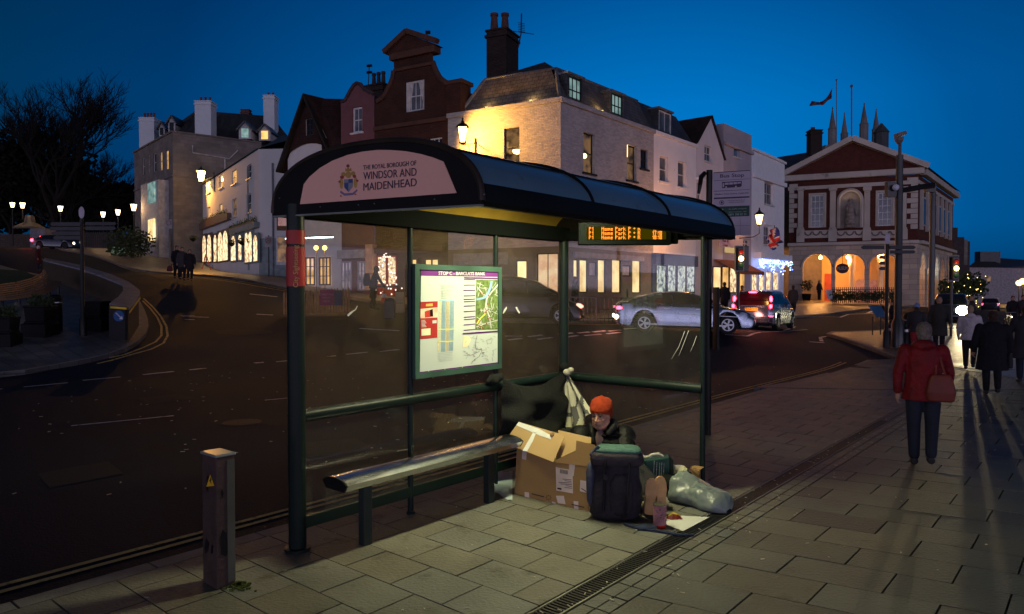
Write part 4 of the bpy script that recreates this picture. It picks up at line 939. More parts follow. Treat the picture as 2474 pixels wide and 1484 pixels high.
g = MB(); g.tube([pa + Vector((0, 0, .03)), pb_ + Vector((0, 0, .03)), pc + Vector((0, 0, .03))], .06, 6); g.tube([fR.P(-.02, ZE + .05, -.05), pb_], .09, 6); g.tube([fL.P(.6, ZE, -.1), pa], .1, 6); g.build('lead_ridge', lead, b1)
g = MB(); g.prism([xy(fL.P(0, 0)), xy(C1), xy(C2), xy(C2 + Vector((-7, 6, 0))), xy(fL.P(0, 0, -9))], -1, ZE - .01); g.M = None
MB().add([fL.P(0, -1), fL.P(0, -1, -9), fL.P(0, ZE, -9), fL.P(0, ZE)], [(0, 1, 2, 3)]).build('party_wall', paint, b1)
for sx_ in (2.2, 4.6):   # little uplights in the parapet gutter
 p = fL.P(sx_, ZE + .12, -.02); MB().cbox(p, .12, .06, .04).build('gutter_uplight', emit('uplight', (1, .75, .3), 1.5), b1); point('uplight_light', p + Vector((0, 0, .12)), (1, .62, .22), 16, b1, .12)
p = fR.P(3.4, ZE + .12, -.02); MB().cbox(p, .12, .06, .04).build('gutter_uplight', emit('uplight', (1, .75, .3), 1.5), b1); point('uplight_light', p + Vector((0, 0, .12)), (1, .62, .22), 16, b1, .12)
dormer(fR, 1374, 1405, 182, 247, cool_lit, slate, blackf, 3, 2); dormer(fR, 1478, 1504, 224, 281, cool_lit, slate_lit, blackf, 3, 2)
# ---------------------------------------------------------------- white building next to it
wpaint = mat('white_painted_render', (.78, .75, .75), rough=.75, var=.06, vs=.8, bump=.15, bs=6, dirt=((.4, .37, .35), .8, .66))
C3 = onl(1681, C1, C2)
b2 = thing_at('white_building', 'white rendered building with slate mansard and blue shopfront', 'building', C2)
f2 = Fac(b2, C2, C3)
for a in ((1593.8, 1615, 375.6, 437), (1638, 1658, 388, 451)): f2.win(*a, pane_blue, whitef, 1, 2, sill=wpaint, depth=.2)
f2.wall([(0, -1), (f2.L, -1), (f2.L, ZE), (0, ZE)], wpaint)
f2.box(.003, f2.L, .003, .14, ZE - .12, ZE + .06, 'cornice', wpaint, bevel=.02)
mansard(f2, 0, f2.L, ZE, 12.3, 1.0, slate, r_in=.7)
MB().add([f2.P(0, 12.3, -1), f2.P(f2.L - .7, 12.3, -1), f2.P(f2.L - 1.5, 12.7, -3), f2.P(0, 12.75, -3.2)], [(0, 1, 2, 3)]).build('roof', slate, b2)
dormer(f2, 1592, 1621.5, 265, 322, pane_blue, slate, whitef, 2, 1)
bluep = mat('blue_shop_paint', (.02, .045, .16), rough=.4, var=.1)
s0, zt = f2.q(1580, 612); s1 = f2.q(1676, 612)[0]; z0 = f2.q(1580, 640)[1]
shp = f2.box(s0 - .3, s1, .003, .3, z0, zt, 'shop_fascia', bluep, bevel=.02)
f2.box(s0 - .3, s1, .003, .1, .3, z0, 'shop_front', bluep)
for x0, x1 in ((1582, 1602), (1609, 1626), (1633, 1650), (1655, 1672)):
 a, zt2 = f2.q(x0, 642); b = f2.q(x1, 642)[0]; zb2 = f2.q(x0, 705)[1]; w_ = f2.box(a - .05, b + .05, .101, .13, zb2 - .05, zt2 + .05, 'shop_window', blackf)
 f2.box(a, b, .131, .14, zb2, zt2, 'pane', emit('lit_gift_shop', (.9, .95, .85), 1.1, var=1, vs=5, gloss=1, col2=(.1, .14, .2)), w_)
# ---------------------------------------------------------------- gabled building
C4 = onl(1746, C1, C2)
b3 = thing_at('gabled_building', 'pale pink rendered house with steep dark gable roof', 'building', C3)
pinkr = mat('pink_white_render', (.68, .61, .61), rough=.8, var=.06, vs=1)
f3 = Fac(b3, C3 + fR.d * .02, C4)
ap = f3.q(1716.6, 284); lf = f3.q(1681, 343); rf = f3.q(1745.8, 383)
f3.win(1702, 1719, 350, 388, pane_blue, whitef, 2, 2, sill=whitef); f3.win(1681.4 + 2, 1695, 438, 498, pane_blue, whitef, 2, 2, sill=whitef, hood=wpaint); f3.win(1704, 1716, 566, 592, cool_lit, whitef, 2, 2, sill=whitef)
f3.wall([(0, -1), (f3.L, -1), (f3.L, rf[1]), (ap[0], ap[1]), (0, lf[1])], pinkr)
g = MB(); bk = -7; g.add([f3.P(-.15, lf[1] - .1, .15), f3.P(ap[0], ap[1] + .12, .15), f3.P(ap[0], ap[1] + .12, bk), f3.P(-.15, lf[1] - .1, bk)], [(0, 1, 2, 3)])
g.add([f3.P(f3.L + .1, rf[1] - .1, .15), f3.P(ap[0], ap[1] + .12, .15), f3.P(ap[0], ap[1] + .12, bk), f3.P(f3.L + .1, rf[1] - .1, bk)], [(0, 3, 2, 1)])
g.build('roof', mat('dark_clay_tile', (.035, .022, .02), rough=.85, brick=(.2, .12, .01, .4)), b3)
# ---------------------------------------------------------------- grey-mauve parapet building
C5 = onl(1813.5, C1, C2)
b4 = thing_at('parapet_building', 'tall mauve rendered building with plain parapet and tiny square window', 'building', C4)
mauve = mat('mauve_render', (.42, .37, .40), rough=.8, var=.08, vs=1)
f4 = Fac(b4, C4 - fR.d * .0, C5); zt4 = f4.q(1747, 297)[1]
f4.win(1773, 1787, 355.6, 378, mat('pale_blue_pane', (.12, .2, .3), rough=.1, spec=.8), whitef, 1, 1, sill=whitef); f4.win(1795, 1811, 578, 598, pane_blue, whitef, 2, 2)
f4.wall([(0.03, -1), (f4.L, -1), (f4.L, zt4), (0.03, zt4)], mauve)
f4.box(0.03, f4.L - .003, .003, .2, zt4 - 1.35, zt4 - 1.15, 'cornice', mauve, bevel=.03)
MB().add([f4.P(.03, 5, 0), f4.P(.03, 5, -6), f4.P(.03, zt4, -6), f4.P(.03, zt4, 0)], [(0, 1, 2, 3)]).build('side_wall', mauve, b4)
MB().add([f4.P(0, zt4 - .01, 0), f4.P(f4.L, zt4 - .01, 0), f4.P(f4.L, zt4 - .01, -6), f4.P(0, zt4 - .01, -6)], [(0, 1, 2, 3)]).build('roof', slate, b4)
s0 = f4.q(1722, 600)[0]; s1 = f4.q(1790, 600)[0]; zA = f4.q(1750, 628)[1]
g = f4.mb(); g.add([(s0, .05, zA), (s1, .05, zA), (s1 + .2, 1.5, zA - .75), (s0 - .1, 1.5, zA - .75)], [(0, 1, 2, 3)]); g.box(s0 - .1, s1 + .2, 1.48, 1.5, zA - .95, zA - .75)
g.build('awning', mat('terracotta_awning', (.33, .11, .06), rough=.8), b4)
# flat shop sign boards fixed to this building
def board(f_, x0, x1, yt, yb, off, m_, nm='sign_board', th=.06, txt=None, tm=None, size=None):
 o = Vector(f_.p0) + f_.n * off
 a = hit(x0, yt, o, f_.n); b = hit(x1, yt, o, f_.n); z0 = hit(x0, yb, o, f_.n).z; s0, s1 = (a - o).dot(f_.d), (b - o).dot(f_.d)
 bd = f_.box(s0, s1, off - th, off, z0, a.z, nm, m_)
 if txt:
  n_ = txt.count('\n') + 1
  for i, ln in enumerate(txt.split('\n')):
   hh = (a.z - z0) / n_; zc = a.z - hh * (i + .5); o_ = text(ln, frame(f_.P((s0 + s1) / 2, zc, off + .012), f_.d, (0, 0, 1)), hh * .85, tm, bd, ext=.006, width=(s1 - s0) * .86, kmax=1.6)
 return bd
board(f4, 1739, 1766, 576, 596, .5, mat('pink_sign', (.62, .42, .45), rough=.5), txt='Fish &\nChips', tm=mat('red_letter', (.25, .03, .05)))
board(f4, 1753, 1778, 597, 610, .7, emit('yellow_box_sign', (.95, .66, .28), .55))
for x0, x1, pm in ((1722, 1738, cream_lit), (1744, 1757, warm_lit), (1762, 1776, shop_lit), (1782, 1796, warm_lit)):
 a, z1_ = f4.q(x0, 646); b = f4.q(x1, 646)[0]; z0_ = f4.q(x0, 706)[1]; w_ = f4.box(a - .06, b + .06, .01, .06, z0_ - .06, z1_ + .06, 'shop_window', blackf); f4.box(a, b, .061, .07, z0_, z1_, 'pane', pm, w_)
# ---------------------------------------------------------------- white corner shop
C6 = onl(1893, C1, C2)
b5 = thing_at('corner_shop', 'white low building with blue fairy lights over its bright shop windows', 'building', C5)
f5 = Fac(b5, C5, C6)
tl, tr = f5.q(1813.5, 358.7)[1], f5.q(1893, 394)[1]
wb = mat('cool_white_paint', (.8, .8, .82), rough=.7, var=.05)
f5.win(1847, 1868.5, 438.5, 492, pane_blue, whitef, 2, 2, sill=whitef, depth=.2, hood=wb); f5.win(1845, 1860, 546, 591, pane_blue, whitef, 2, 2, sill=whitef, hood=wb)
for i in range(4): f5.win(1817 + i * 17.2, 1830.5 + i * 17.2, 655 + i * .5, 703 - i * .4, shop_lit, wb, 1, 1, depth=.1)
top = [(f5.L * (1 - i / 10), tr + (tl - tr) * ((i / 10) ** .5)) for i in range(11)]
f5.wall([(0.02, -1), (f5.L, -1)] + top[:-1] + [(0.02, tl)], wb)
g = f5.mb(); g.rings([[(s_, .16, z_ + .05), (s_, -.3, z_ + .05), (s_, -.3, z_ - .1), (s_, .16, z_ - .1)] for s_, z_ in top], caps=True); g.build('coping', wb, b5)
f5.box(.02, f5.L, .003, .22, f5.q(1814, 417)[1] - .3, f5.q(1814, 417)[1], 'cornice', wb, bevel=.04)
s0 = f5.q(1820, 612)[0]; zt = f5.q(1830, 611)[1]; z0 = f5.q(1830, 626)[1]; f5.box(s0, f5.L + .25, .003, .55, z0, zt, 'shop_fascia', wb, bevel=.03)
bulb = emit('blue_fairy_light', (.12, .25, 1.0), 9); bulbw = emit('white_fairy_light', (.75, .85, 1.0), 8)
fl5 = thing_at('fairy_lights', 'string of tiny blue fairy lights along the white corner shop fascia', 'fairy lights', C5, kind='stuff')
g = MB(); g2 = MB(); rl = random.Random(9)
for i in range(230):
 s_ = s0 - .2 + rl.random() * (f5.L - s0 + .4); z = z0 - .05 - abs(rl.gauss(0, .28)) * (1 + .5 * math.sin(s_ * 3)); p = f5.P(s_, z, .5 + rl.uniform(-.1, .1)); (g if rl.random() < .72 else g2).ball(p, .035, n=5, m=3)
g.build('blue_bulbs', bulb, fl5); g2.build('white_bulbs', bulbw, fl5)
# ---------------------------------------------------------------- brick building with a Dutch gable
A0 = CL; LD = (pl(1130, 34.5) - C1).normalized()
brick = mat('red_brick', (.065, .026, .017), rough=.85, var=.25, vs=1.5, bump=.2, bs=15, brick=(.23, .075, .01, .55))
stoneb = mat('carved_brick', (.09, .042, .028), rough=.8, var=.2, bump=.2)
G1 = onl(907, C1, pl(1130, 34.5))
b7 = thing_at('dutch_gable_building', 'tall red brick building with pedimented Dutch gable', 'building', A0)
f7 = Fac(b7, G1, A0)
q7 = lambda x, y: f7.q(x, y)
f7.win(979, 1025, 199, 272, pane_blue, whitef, 4, 2, sill=None, curtains=True, fw=.09); f7.win(984, 1013, 344, 392, pane_dark, whitef, 2, 3); f7.win(1037, 1068, 335, 378, pane_dark, whitef, 3, 3)
rc = [(1083, 201), (1075, 197), (1064, 188), (1056, 174), (1050, 160), (1047, 150), (1046, 126), (951, 147), (952, 172), (950, 188), (944, 204), (935, 222), (926, 236), (912, 246)]
zl = q7(912, 246)[1]
f7.wall([(0, -1), (f7.L, -1), (f7.L, q7(1083, 201)[1])] + [q7(*p) for p in rc[1:]] + [(0, zl)], brick)
for a, b in (((946, 147), (1054, 122)),):
 s0, z0 = q7(*a); s1, z1 = q7(*b); f7.box(s0, s1, -.4, .22, z1 - .1, z1 + .28, 'pediment_cornice', stoneb, bevel=.03)
s0, _ = q7(940, 136); s1, zc = q7(1060, 110); sm, zm = q7(992, 86)
sm = (s0 + s1) / 2 - .2
g = f7.mb(); g.add([(s0, .24, zc), (s1, .24, zc), (sm, .24, zm), (s0, -.4, zc), (s1, -.4, zc), (sm, -.4, zm)], [(0, 1, 2), (3, 5, 4), (0, 3, 4, 1), (1, 4, 5, 2), (2, 5, 3, 0)])
g.build('pediment', brick, b7)
g = f7.mb(); g.bar((s0 - .1, .25, zc + .12), (sm, .25, zm + .14), .3, .24); g.bar((s1 + .1, .25, zc + .12), (sm, .25, zm + .14), .3, .24); g.build('raking_cornice', stoneb, b7)
g = f7.mb(); cv = [q7(*p) for p in ((1047, 150), (1050, 160), (1056, 174), (1064, 188), (1075, 197), (1083, 201))]; g.tube([(a, .04, b) for a, b in cv], .13, 6); g.build('gable_coping', stoneb, b7); g = f7.mb(); cv = [q7(*p) for p in ((952, 172), (950, 188), (944, 204), (935, 222), (926, 236), (912, 246))]; g.tube([(a, .04, b) for a, b in cv], .13, 6); g.build('gable_coping', stoneb, b7)
for y_ in (300,): zz_ = q7(990, 305)[1]; f7.box(0, f7.L - .01, .003, .12, zz_, zz_ + .2, 'string_course', stoneb)
zz_ = q7(990, 168)[1]; f7.box(q7(953, 170)[0], q7(1047, 150)[0], .003, .1, zz_, zz_ + .15, 'string_course', stoneb)
g = f7.mb(); zc7 = q7(1046, 126)[1] - .6; sc = (q7(951, 147)[0] + q7(1046, 126)[0]) / 2; ze7 = q7(1083, 201)[1] - .3
g.add([(sc, -.1, zc7), (sc, -12, zc7), (f7.L + 1.0, -12, ze7 - 1.3), (f7.L + 1.0, -.1, ze7 - 1.3)], [(0, 1, 2, 3)]); g.add([(sc, -.1, zc7), (sc, -12, zc7), (-.5, -12, ze7 - 1.3), (-.5, -.1, ze7 - 1.3)], [(3, 2, 1, 0)]); g.build('roof', redtile, b7)
MB().add([f7.P(f7.L, -1), f7.P(f7.L, -1, -12), f7.P(f7.L, ze7, -12), f7.P(f7.L, ze7)], [(0, 1, 2, 3)]).build('side_wall', brick, b7)
a_, _ = q7(1096, 205); f7.box(f7.L - .05, f7.L + .85, -.75, .12, q7(1096, 246)[1] - .6, q7(1096, 205)[1], 'pier', brick, bevel=.02); f7.box(f7.L - .12, f7.L + .95, -.85, .2, q7(1096, 205)[1], q7(1096, 205)[1] + .2, 'pier_cap', stoneb, bevel=.03)
cp = at(1214, 190, 37.5); zt = at(1214, 75, 37.5).z
chimney(b7, Vector((cp.x, cp.y + .6, 0)), 1.15, 1.5, 8, zt, mat('sooty_brick', (.04, .028, .024), rough=.9, brick=(.23, .075, .01, .5)), 0, rz=R(-25))
for dx in (-.28, .28):
 MB().lathe(Vector((cp.x + dx - .15, cp.y + .3, zt + .1)), [(.2, 0), (.22, .1), (.17, .75), (.22, .78), (.22, .9), (.15, .92)], 12).build('chimney_pot', clay, b7)
wire = mat('aerial_metal', (.03, .03, .03), rough=.5, metal=.5)
g = MB(); ax = at(1254, 100, 36.6)
g.tube([at(1252, 115, 36.6), at(1256, 95, 36.6), at(1259, 80, 36.6), at(1260, 33, 36.6)], .035, 5); g.tube([at(1236, 75, 36.6), at(1290, 83, 36.6)], .02, 4)
for i in range(6): g.tube([at(1252, 55 + i * 4, 36.4), at(1268, 58 + i * 4, 36.8)], .014, 4)
g.build('aerial', wire, b7)
g = MB(); g.tube([at(1032, 100, 37.5), at(1032, 78, 37.5)], .03, 5); g.tube([at(1028, 79, 37.5), at(1040, 79, 37.5)], .1, 5); g.tube([at(1030, 98, 37.5), at(1062, 101, 37.5)], .015, 4); g.build('aerial', wire, b7)
# ---------------------------------------------------------------- small pink building
P8 = onl(826, C1, pl(1130, 34.5))
b8 = thing_at('pink_building', 'narrow dusky pink building with curved gable between cottage and brick building', 'building', P8)
dpink = mat('dusky_pink_render', (.17, .07, .075), rough=.85, var=.1)
f8 = Fac(b8, P8, G1 + f7.d * .0); q8 = f8.q
f8.win(851, 875, 261, 322, pane_blue, whitef, 2, 2, sill=whitef, fw=.09)
f8.wall([(0, -1), (f8.L - .02, -1), (f8.L - .02, q8(905, 228)[1])] + [q8(*p) for p in ((893, 222), (880, 215), (872, 203.5), (863, 201), (856, 206), (848, 218), (841, 231), (835, 242))] + [(0, q8(826, 246)[1])], dpink)
g = f8.mb(); pts = [q8(*p) for p in ((905, 228), (893, 222), (880, 215), (872, 203.5), (863, 201), (856, 206), (848, 218), (841, 231), (835, 242), (826, 246))]; g.tube([(a, .03, b) for a, b in pts], .1, 6); g.build('gable_coping', mat('dark_coping', (.06, .04, .045)), b8)
g = f8.mb(); zz_ = q8(863, 215)[1]; g.add([(f8.L * .45, -.05, zz_), (f8.L * .45, -9, zz_), (f8.L + .3, -9, zz_ - 1.6), (f8.L + .3, -.05, zz_ - 1.6)], [(0, 1, 2, 3)]); g.add([(f8.L * .45, -.05, zz_), (f8.L * .45, -9, zz_), (-.2, -9, zz_ - 2.2), (-.2, -.05, zz_ - 2.2)], [(3, 2, 1, 0)]); g.build('roof', slate, b8)
zt = at(918, 205, 41).z; chimney(b8, pl(917, 41.5), 1.25, .8, 8, zt, mat('sooty_brick', (.04, .028, .024)), 3, rz=R(-30), ph=.75, potm=mat('dark_pot', (.04, .03, .035)))
g = MB(); g.tube([at(889, 220, 40), at(892, 158, 40)], .03, 5)
for y_ in (160, 176): g.tube([at(886, y_, 40), at(899, y_ - 1, 40)], .08, 5)
g.build('aerial', wire, b8)
# ---------------------------------------------------------------- black-roofed cottage
K0 = onl(690, C1, pl(1130, 34.5))
b9 = thing_at('cottage', 'old cottage with steep dark tiled gable over whitewashed wall', 'building', K0)
wash = mat('whitewash', (.62, .6, .58), rough=.85, var=.06)
f9 = Fac(b9, K0, P8); q9 = f9.q
ap = q9(744.7, 236); le = q9(688, 396); re_ = q9(801, 360); se = q9(826, 360)[0]
f9.win(741, 758.5, 289, 329, pane_dark, blackf, 2, 3, depth=.05); f9.win(749, 771, 380, 420, pane_dark, blackf, 2, 2, depth=.05)
f9.wall([(.25, -1), (f9.L, -1), (f9.L, re_[1] - 1.5), (re_[0], re_[1]), ap, (.25, le[1] + .2)], wash)
# tile-hung upper gable a hand's breadth proud of the wall, with its lower edge curving up
zc_ = q9(744, 352)[1]
tile = mat('dark_hanging_tile', (.04, .018, .015), rough=.85, var=.3, brick=(.18, .12, .012, .4))
arc_ = [(re_[0] + (le[0] - re_[0]) * i / 10, max(le[1], 0) + (zc_ - le[1]) * math.sin(math.pi * (.12 + .76 * i / 10)) + (re_[1] - le[1]) * (1 - i / 10) * .4) for i in range(11)]
w0 = f9.holes[0]
lo = [Vector((a, b, 0)) for a, b in [le] + [arc_[10 - i] for i in range(11)] + [re_, ap]]
loops = [lo, [Vector((w0[0], w0[1], 0)), Vector((w0[0], w0[3], 0)), Vector((w0[2], w0[3], 0)), Vector((w0[2], w0[1], 0))]]
g = f9.mb(); fl9 = [p for l in loops for p in l]; g.add([(p.x, .06, p.y) for p in fl9], [tuple(t) for t in tessellate_polygon(loops)]); g.build('tile_hanging', tile, b9)
g = f9.mb(); g.bar((le[0] - .25, .25, le[1] - .45), (ap[0], .25, ap[1] + .05), .3, .12); g.bar((re_[0] + .3, .25, re_[1] - .6), (ap[0], .25, ap[1] + .05), .3, .12); g.build('barge_board', mat('barge_black', (.02, .015, .012)), b9)
g = f9.mb(); g.add([(le[0] - .3, .4, le[1] - .5), (ap[0], .4, ap[1] + .15), (ap[0], -8, ap[1] + .15), (le[0] - .3, -8, le[1] - .5)], [(0, 1, 2, 3)]); g.add([(se, .4, re_[1] - 2.0), (ap[0], .4, ap[1] + .15), (ap[0] + 1.5, -8, ap[1] + .15), (se + 2, -8, re_[1] - 2.0)], [(3, 2, 1, 0)]); g.build('roof', tile, b9)
sr = f9.q(826, 300)[0]
g = f9.mb(); g.add([(ap[0], -.6, ap[1] + .1), (sr + .2, -2.5, ap[1] + .1), (sr + .2, .2, q9(826, 372)[1]), (re_[0] - .5, .2, q9(800, 366)[1])], [(0, 1, 2, 3)]); g.build('main_roof', tile, b9)
# ---------------------------------------------------------------- white three-storey shop building on the hill
E1 = pl(627, 49.5); E0 = onl(492, E1, pl(500, 65)); E2 = pl(706, 49.0)
b10 = thing_at('hill_shop_building', 'cream rendered three storey shop with glowing arched shop windows on the hill', 'building', E1)
cream = mat('cream_render', (.62, .60, .57), rough=.8, var=.06, vs=.6, bump=.12, bs=8)
f10 = Fac(b10, E0, E1); q10 = f10.q
cA = lambda x, y: ((x * .5729) / 1.536, (250 + y * .5729) / 1.536)
def wA(f_, x0, x1, yt, yb, *a, **k):
 (X0, Y0), (X1, _), (_, Y1) = cA(x0, yt), cA(x1, yt), cA(x0, yb); return f_.win(X0, X1, Y0, Y1, *a, **k)
for w_ in ((1340, 1362, 735, 820, whitef and pane_blue), (1420, 1444, 703, 790, warm_lit), (1502, 1533, 675, 765, warm_lit), (1598, 1628, 640, 728, pane_blue), (1342, 1362, 910, 980, warm_lit), (1420, 1442, 890, 975, warm_lit), (1502, 1532, 860, 975, dim_lit), (1594, 1627, 828, 950, pane_blue)):
 wA(f10, *w_[:4], w_[4], whitef, 1, 2, depth=.12, sill=whitef)
zt10 = q10(627, 359)[1]
f10.wall([(0, -1), (f10.L, -1), (f10.L, zt10), (0, zt10)], cream)
def shopbay(f_, x0, x1, yt, yb, pm, n=1, fr=None):
 """arched shop window in timber frame, set on the wall face"""
 a, z1_ = f_.q(x0, yt); b = f_.q(x1, yt)[0]; z0_ = f_.q(x0, yb)[1]; g = f_.mb(); w1 = (b - a) / n
 fr_ = f_.box(a - .12, b + .12, .003, .16, z0_ - .12, z1_ + .15, 'shop_window', fr)
 for i in range(n):
  s0_, s1_ = a + w1 * i + .05, a + w1 * (i + 1) - .05; r_ = (s1_ - s0_) / 2; pts = [(s0_, .163, z0_), (s1_, .163, z0_)] + [((s0_ + s1_) / 2 + r_ * math.cos(t_ * math.pi / 8), .163, z1_ - r_ + r_ * math.sin(t_ * math.pi / 8)) for t_ in range(9)]
  g.add(pts, [tuple(range(len(pts)))])
 g.build('pane', pm, fr_); return fr_
greysh = mat('grey_shop_paint', (.2, .25, .25), rough=.5)
brownsh = mat('brown_shop_paint', (.16, .10, .07), rough=.5)
for (x0, x1, yt, yb, n, fr) in ((1322, 1345, 1095, 1262, 1, brownsh), (1352, 1380, 1090, 1262, 1, brownsh), (1395, 1415, 1090, 1260, 1, brownsh), (1422, 1488, 1075, 1258, 2, brownsh), (1508, 1540, 1098, 1255, 1, greysh), (1556, 1578, 1090, 1250, 1, greysh), (1598, 1646, 1076, 1265, 2, greysh), (1654, 1682, 1092, 1258, 1, greysh)):
 (X0, Y0), (X1, _), (_, Y1) = cA(x0, yt), cA(x1, yt), cA(x0, yb); shopbay(f10, X0, X1, Y0, Y1, shop_lit, n, fr)
a, z1_ = q10(*cA(1290, 1040)); b = q10(*cA(1500, 1000))[0]; zf = q10(*cA(1300, 1062))[1]; f10.box(max(a, 0), b, .003, .35, zf, zf + .55, 'shop_fascia', brownsh, bevel=.03)
a = q10(*cA(1512, 1060))[0]; zf2 = q10(*cA(1520, 1085))[1]; f10.box(a, f10.L + .1, .003, .35, zf2, zf2 + .4, 'shop_fascia', greysh, bevel=.03)
f10b = Fac(b10, E1, E2); f10b.wall([(0, -1), (f10b.L, -1), (f10b.L, zt10 - .05), (0, zt10)], cream)
f10b.box(0.02, f10b.L, .003, .05, -1, 3.02 + 2.6, 'ground_floor_paint', greysh)
s0, z1_ = f10b.q(672, 570); f10b.box(s0 - .1, s0 + .9, .051, .1, z1_ - 2.0, z1_, 'shop_window', whitef); f10b.box(s0, s0 + .8, .101, .11, z1_ - 1.8, z1_ - .12, 'pane', dim_lit)
g = f10.mb(); g.add([(-.2, .2, zt10), (f10.L, .2, zt10), (f10.L + .6, -5, zt10 + 1.9), (3, -5, zt10 + 1.9)], [(0, 1, 2, 3)]); g.build('roof', slate, b10)
g = MB(); g.add([E1 + Vector((0, 0, zt10)), E2 + Vector((.5, 0, zt10)), at(704, 338, 54), at(686, 325, 54.5), at(640, 352, 56)], [(0, 1, 2, 3, 4)]); g.build('hip_roof', slate, b10)
g = f10.mb(); g.tube([(f10.L * .86, .06, 3.5), (f10.L * .86, .06, zt10 - .8)], .05, 6); g.build('drainpipe', greysh, b10); g = f10b.mb(); g.tube([(1.1, .08, 3.0), (1.1, .08, zt10 - 1)], .06, 6); g.build('drainpipe', mat('grey_pipe', (.2, .2, .22)), b10)
for (x0, x1, y_) in ((1280, 1478, 1010), (1500, 1668, 1045)):
 fb = thing_at('flower_trough', 'trough of yellow green plants %s' % ('above the left brown shopfront of the hill shop' if x0 < 1400 else 'above the right grey shopfront of the hill shop'), 'flower trough', E0 if x0 < 1400 else E1)
 a, z_ = q10(*cA(x0, y_)); b = q10(*cA(x1, y_ - 40))[0]; zb3 = (zf + .56) if x0 < 1400 else (zf2 + .41); a = max(a, .1)
 f10.box(a, b, .02, .3, zb3, zb3 + .12, 'trough', brownsh, fb)
 g = MB(); rp_ = random.Random(int(x0))
 for i in range(420):
  s_ = a + rp_.random() * (b - a); c = f10.P(s_, zb3 + .12 + abs(rp_.gauss(0, .14)), .16 + rp_.uniform(-.2, .22)); d1 = Vector((rp_.uniform(-1, 1), rp_.uniform(-1, 1), rp_.uniform(-.4, 1))).normalized() * .1; d2 = d1.cross(Vector((rp_.uniform(-1, 1), 1, .3))).normalized() * .035
  g.add([c, c + d1 * .5 + d2, c + d1, c + d1 * .5 - d2], [(0, 1, 2, 3)])
 g.build('foliage', mat('trough_leaves', (.12, .13, .03), rough=.8, var=.5, vs=5), fb)
# ---------------------------------------------------------------- stone building with white chimneys
H1 = pl(421, 66); H0 = onl(328, H1, pl(328, 76)); H2 = onl(634, H1, pl(634, 71))
b11 = thing_at('stone_house', 'grey stone house with tall white chimneys, dormers and bay window', 'building', H1)
ashlar = mat('grey_ashlar', (.20, .18, .165), rough=.85, var=.2, vs=.7, bump=.2, bs=6, brick=(.7, .32, .012, .75))
f11 = Fac(b11, H0, H1); f12 = Fac(b11, H1, H2); q11 = f11.q
for w_ in ((920, 935, 590, 700, pane_dark), (957, 971, 573, 690, pane_dark), (992, 1012, 560, 680, pane_dark), (1036, 1050, 550, 672, warm_lit), (1073, 1092, 542, 665, warm_lit), (920, 940, 806, 935, cool_lit), (958, 972, 800, 925, cool_lit)):
 wA(f11, *w_[:4], w_[4], whitef, 1, 2, depth=.15)
zt11 = q11(421, 317)[1]
f11.wall([(0, -1), (f11.L, -1), (f11.L, zt11), (0, zt11)], ashlar)
f12.wall([(0, -1), (f12.L, -1), (f12.L, zt11), (0, zt11)], ashlar)
for f_ in (f11, f12): f_.box(0.003, f_.L, .003, .15, zt11 - .02, zt11 + .12, 'coping', ashlar); zz_ = q11(*cA(1100, 715))[1]; f_.box(0.003, f_.L, .003, .1, zz_, zz_ + .14, 'string_course', ashlar)
# bay window
white_st = mat('white_stone', (.42, .40, .39), rough=.7)
s0 = q11(*cA(970, 900))[0]; s1 = q11(*cA(1092, 900))[0]; zb4 = q11(*cA(1060, 1150))[1]; zt4b = q11(*cA(1060, 745))[1]
g = f11.mb(); g.prism([(s0, 0), (s1 + .1, 0), (s1 + .1, .9), (s0 + 1.2, 1.1), (s0, .5)], zb4 - 1.5, zt4b); bay = g.build('bay_window', white_st, b11)
for (x0, x1, yt, yb, pm) in ((1034, 1077, 765, 893, cool_lit), (1037, 1075, 995, 1128, cream_lit), (978, 1010, 770, 900, pane_blue), (978, 1008, 1000, 1130, pane_blue)):
 a, z1_ = q11(*cA(x0, yt)); b = q11(*cA(x1, yt))[0]; z0_ = q11(*cA(x0, yb))[1]; n_ = 1.12
 if x0 > 1020: f11.mb().box(a + .15, b + .15, .98, 1.13, z0_, z1_).build('pane', pm, bay)
 else: f11.mb().add([(a + .1, .70, z0_), (b + .2, 1.05, z0_), (b + .2, 1.05, z1_), (a + .1, .70, z1_)], [(0, 1, 2, 3)]).build('pane', pm, bay)
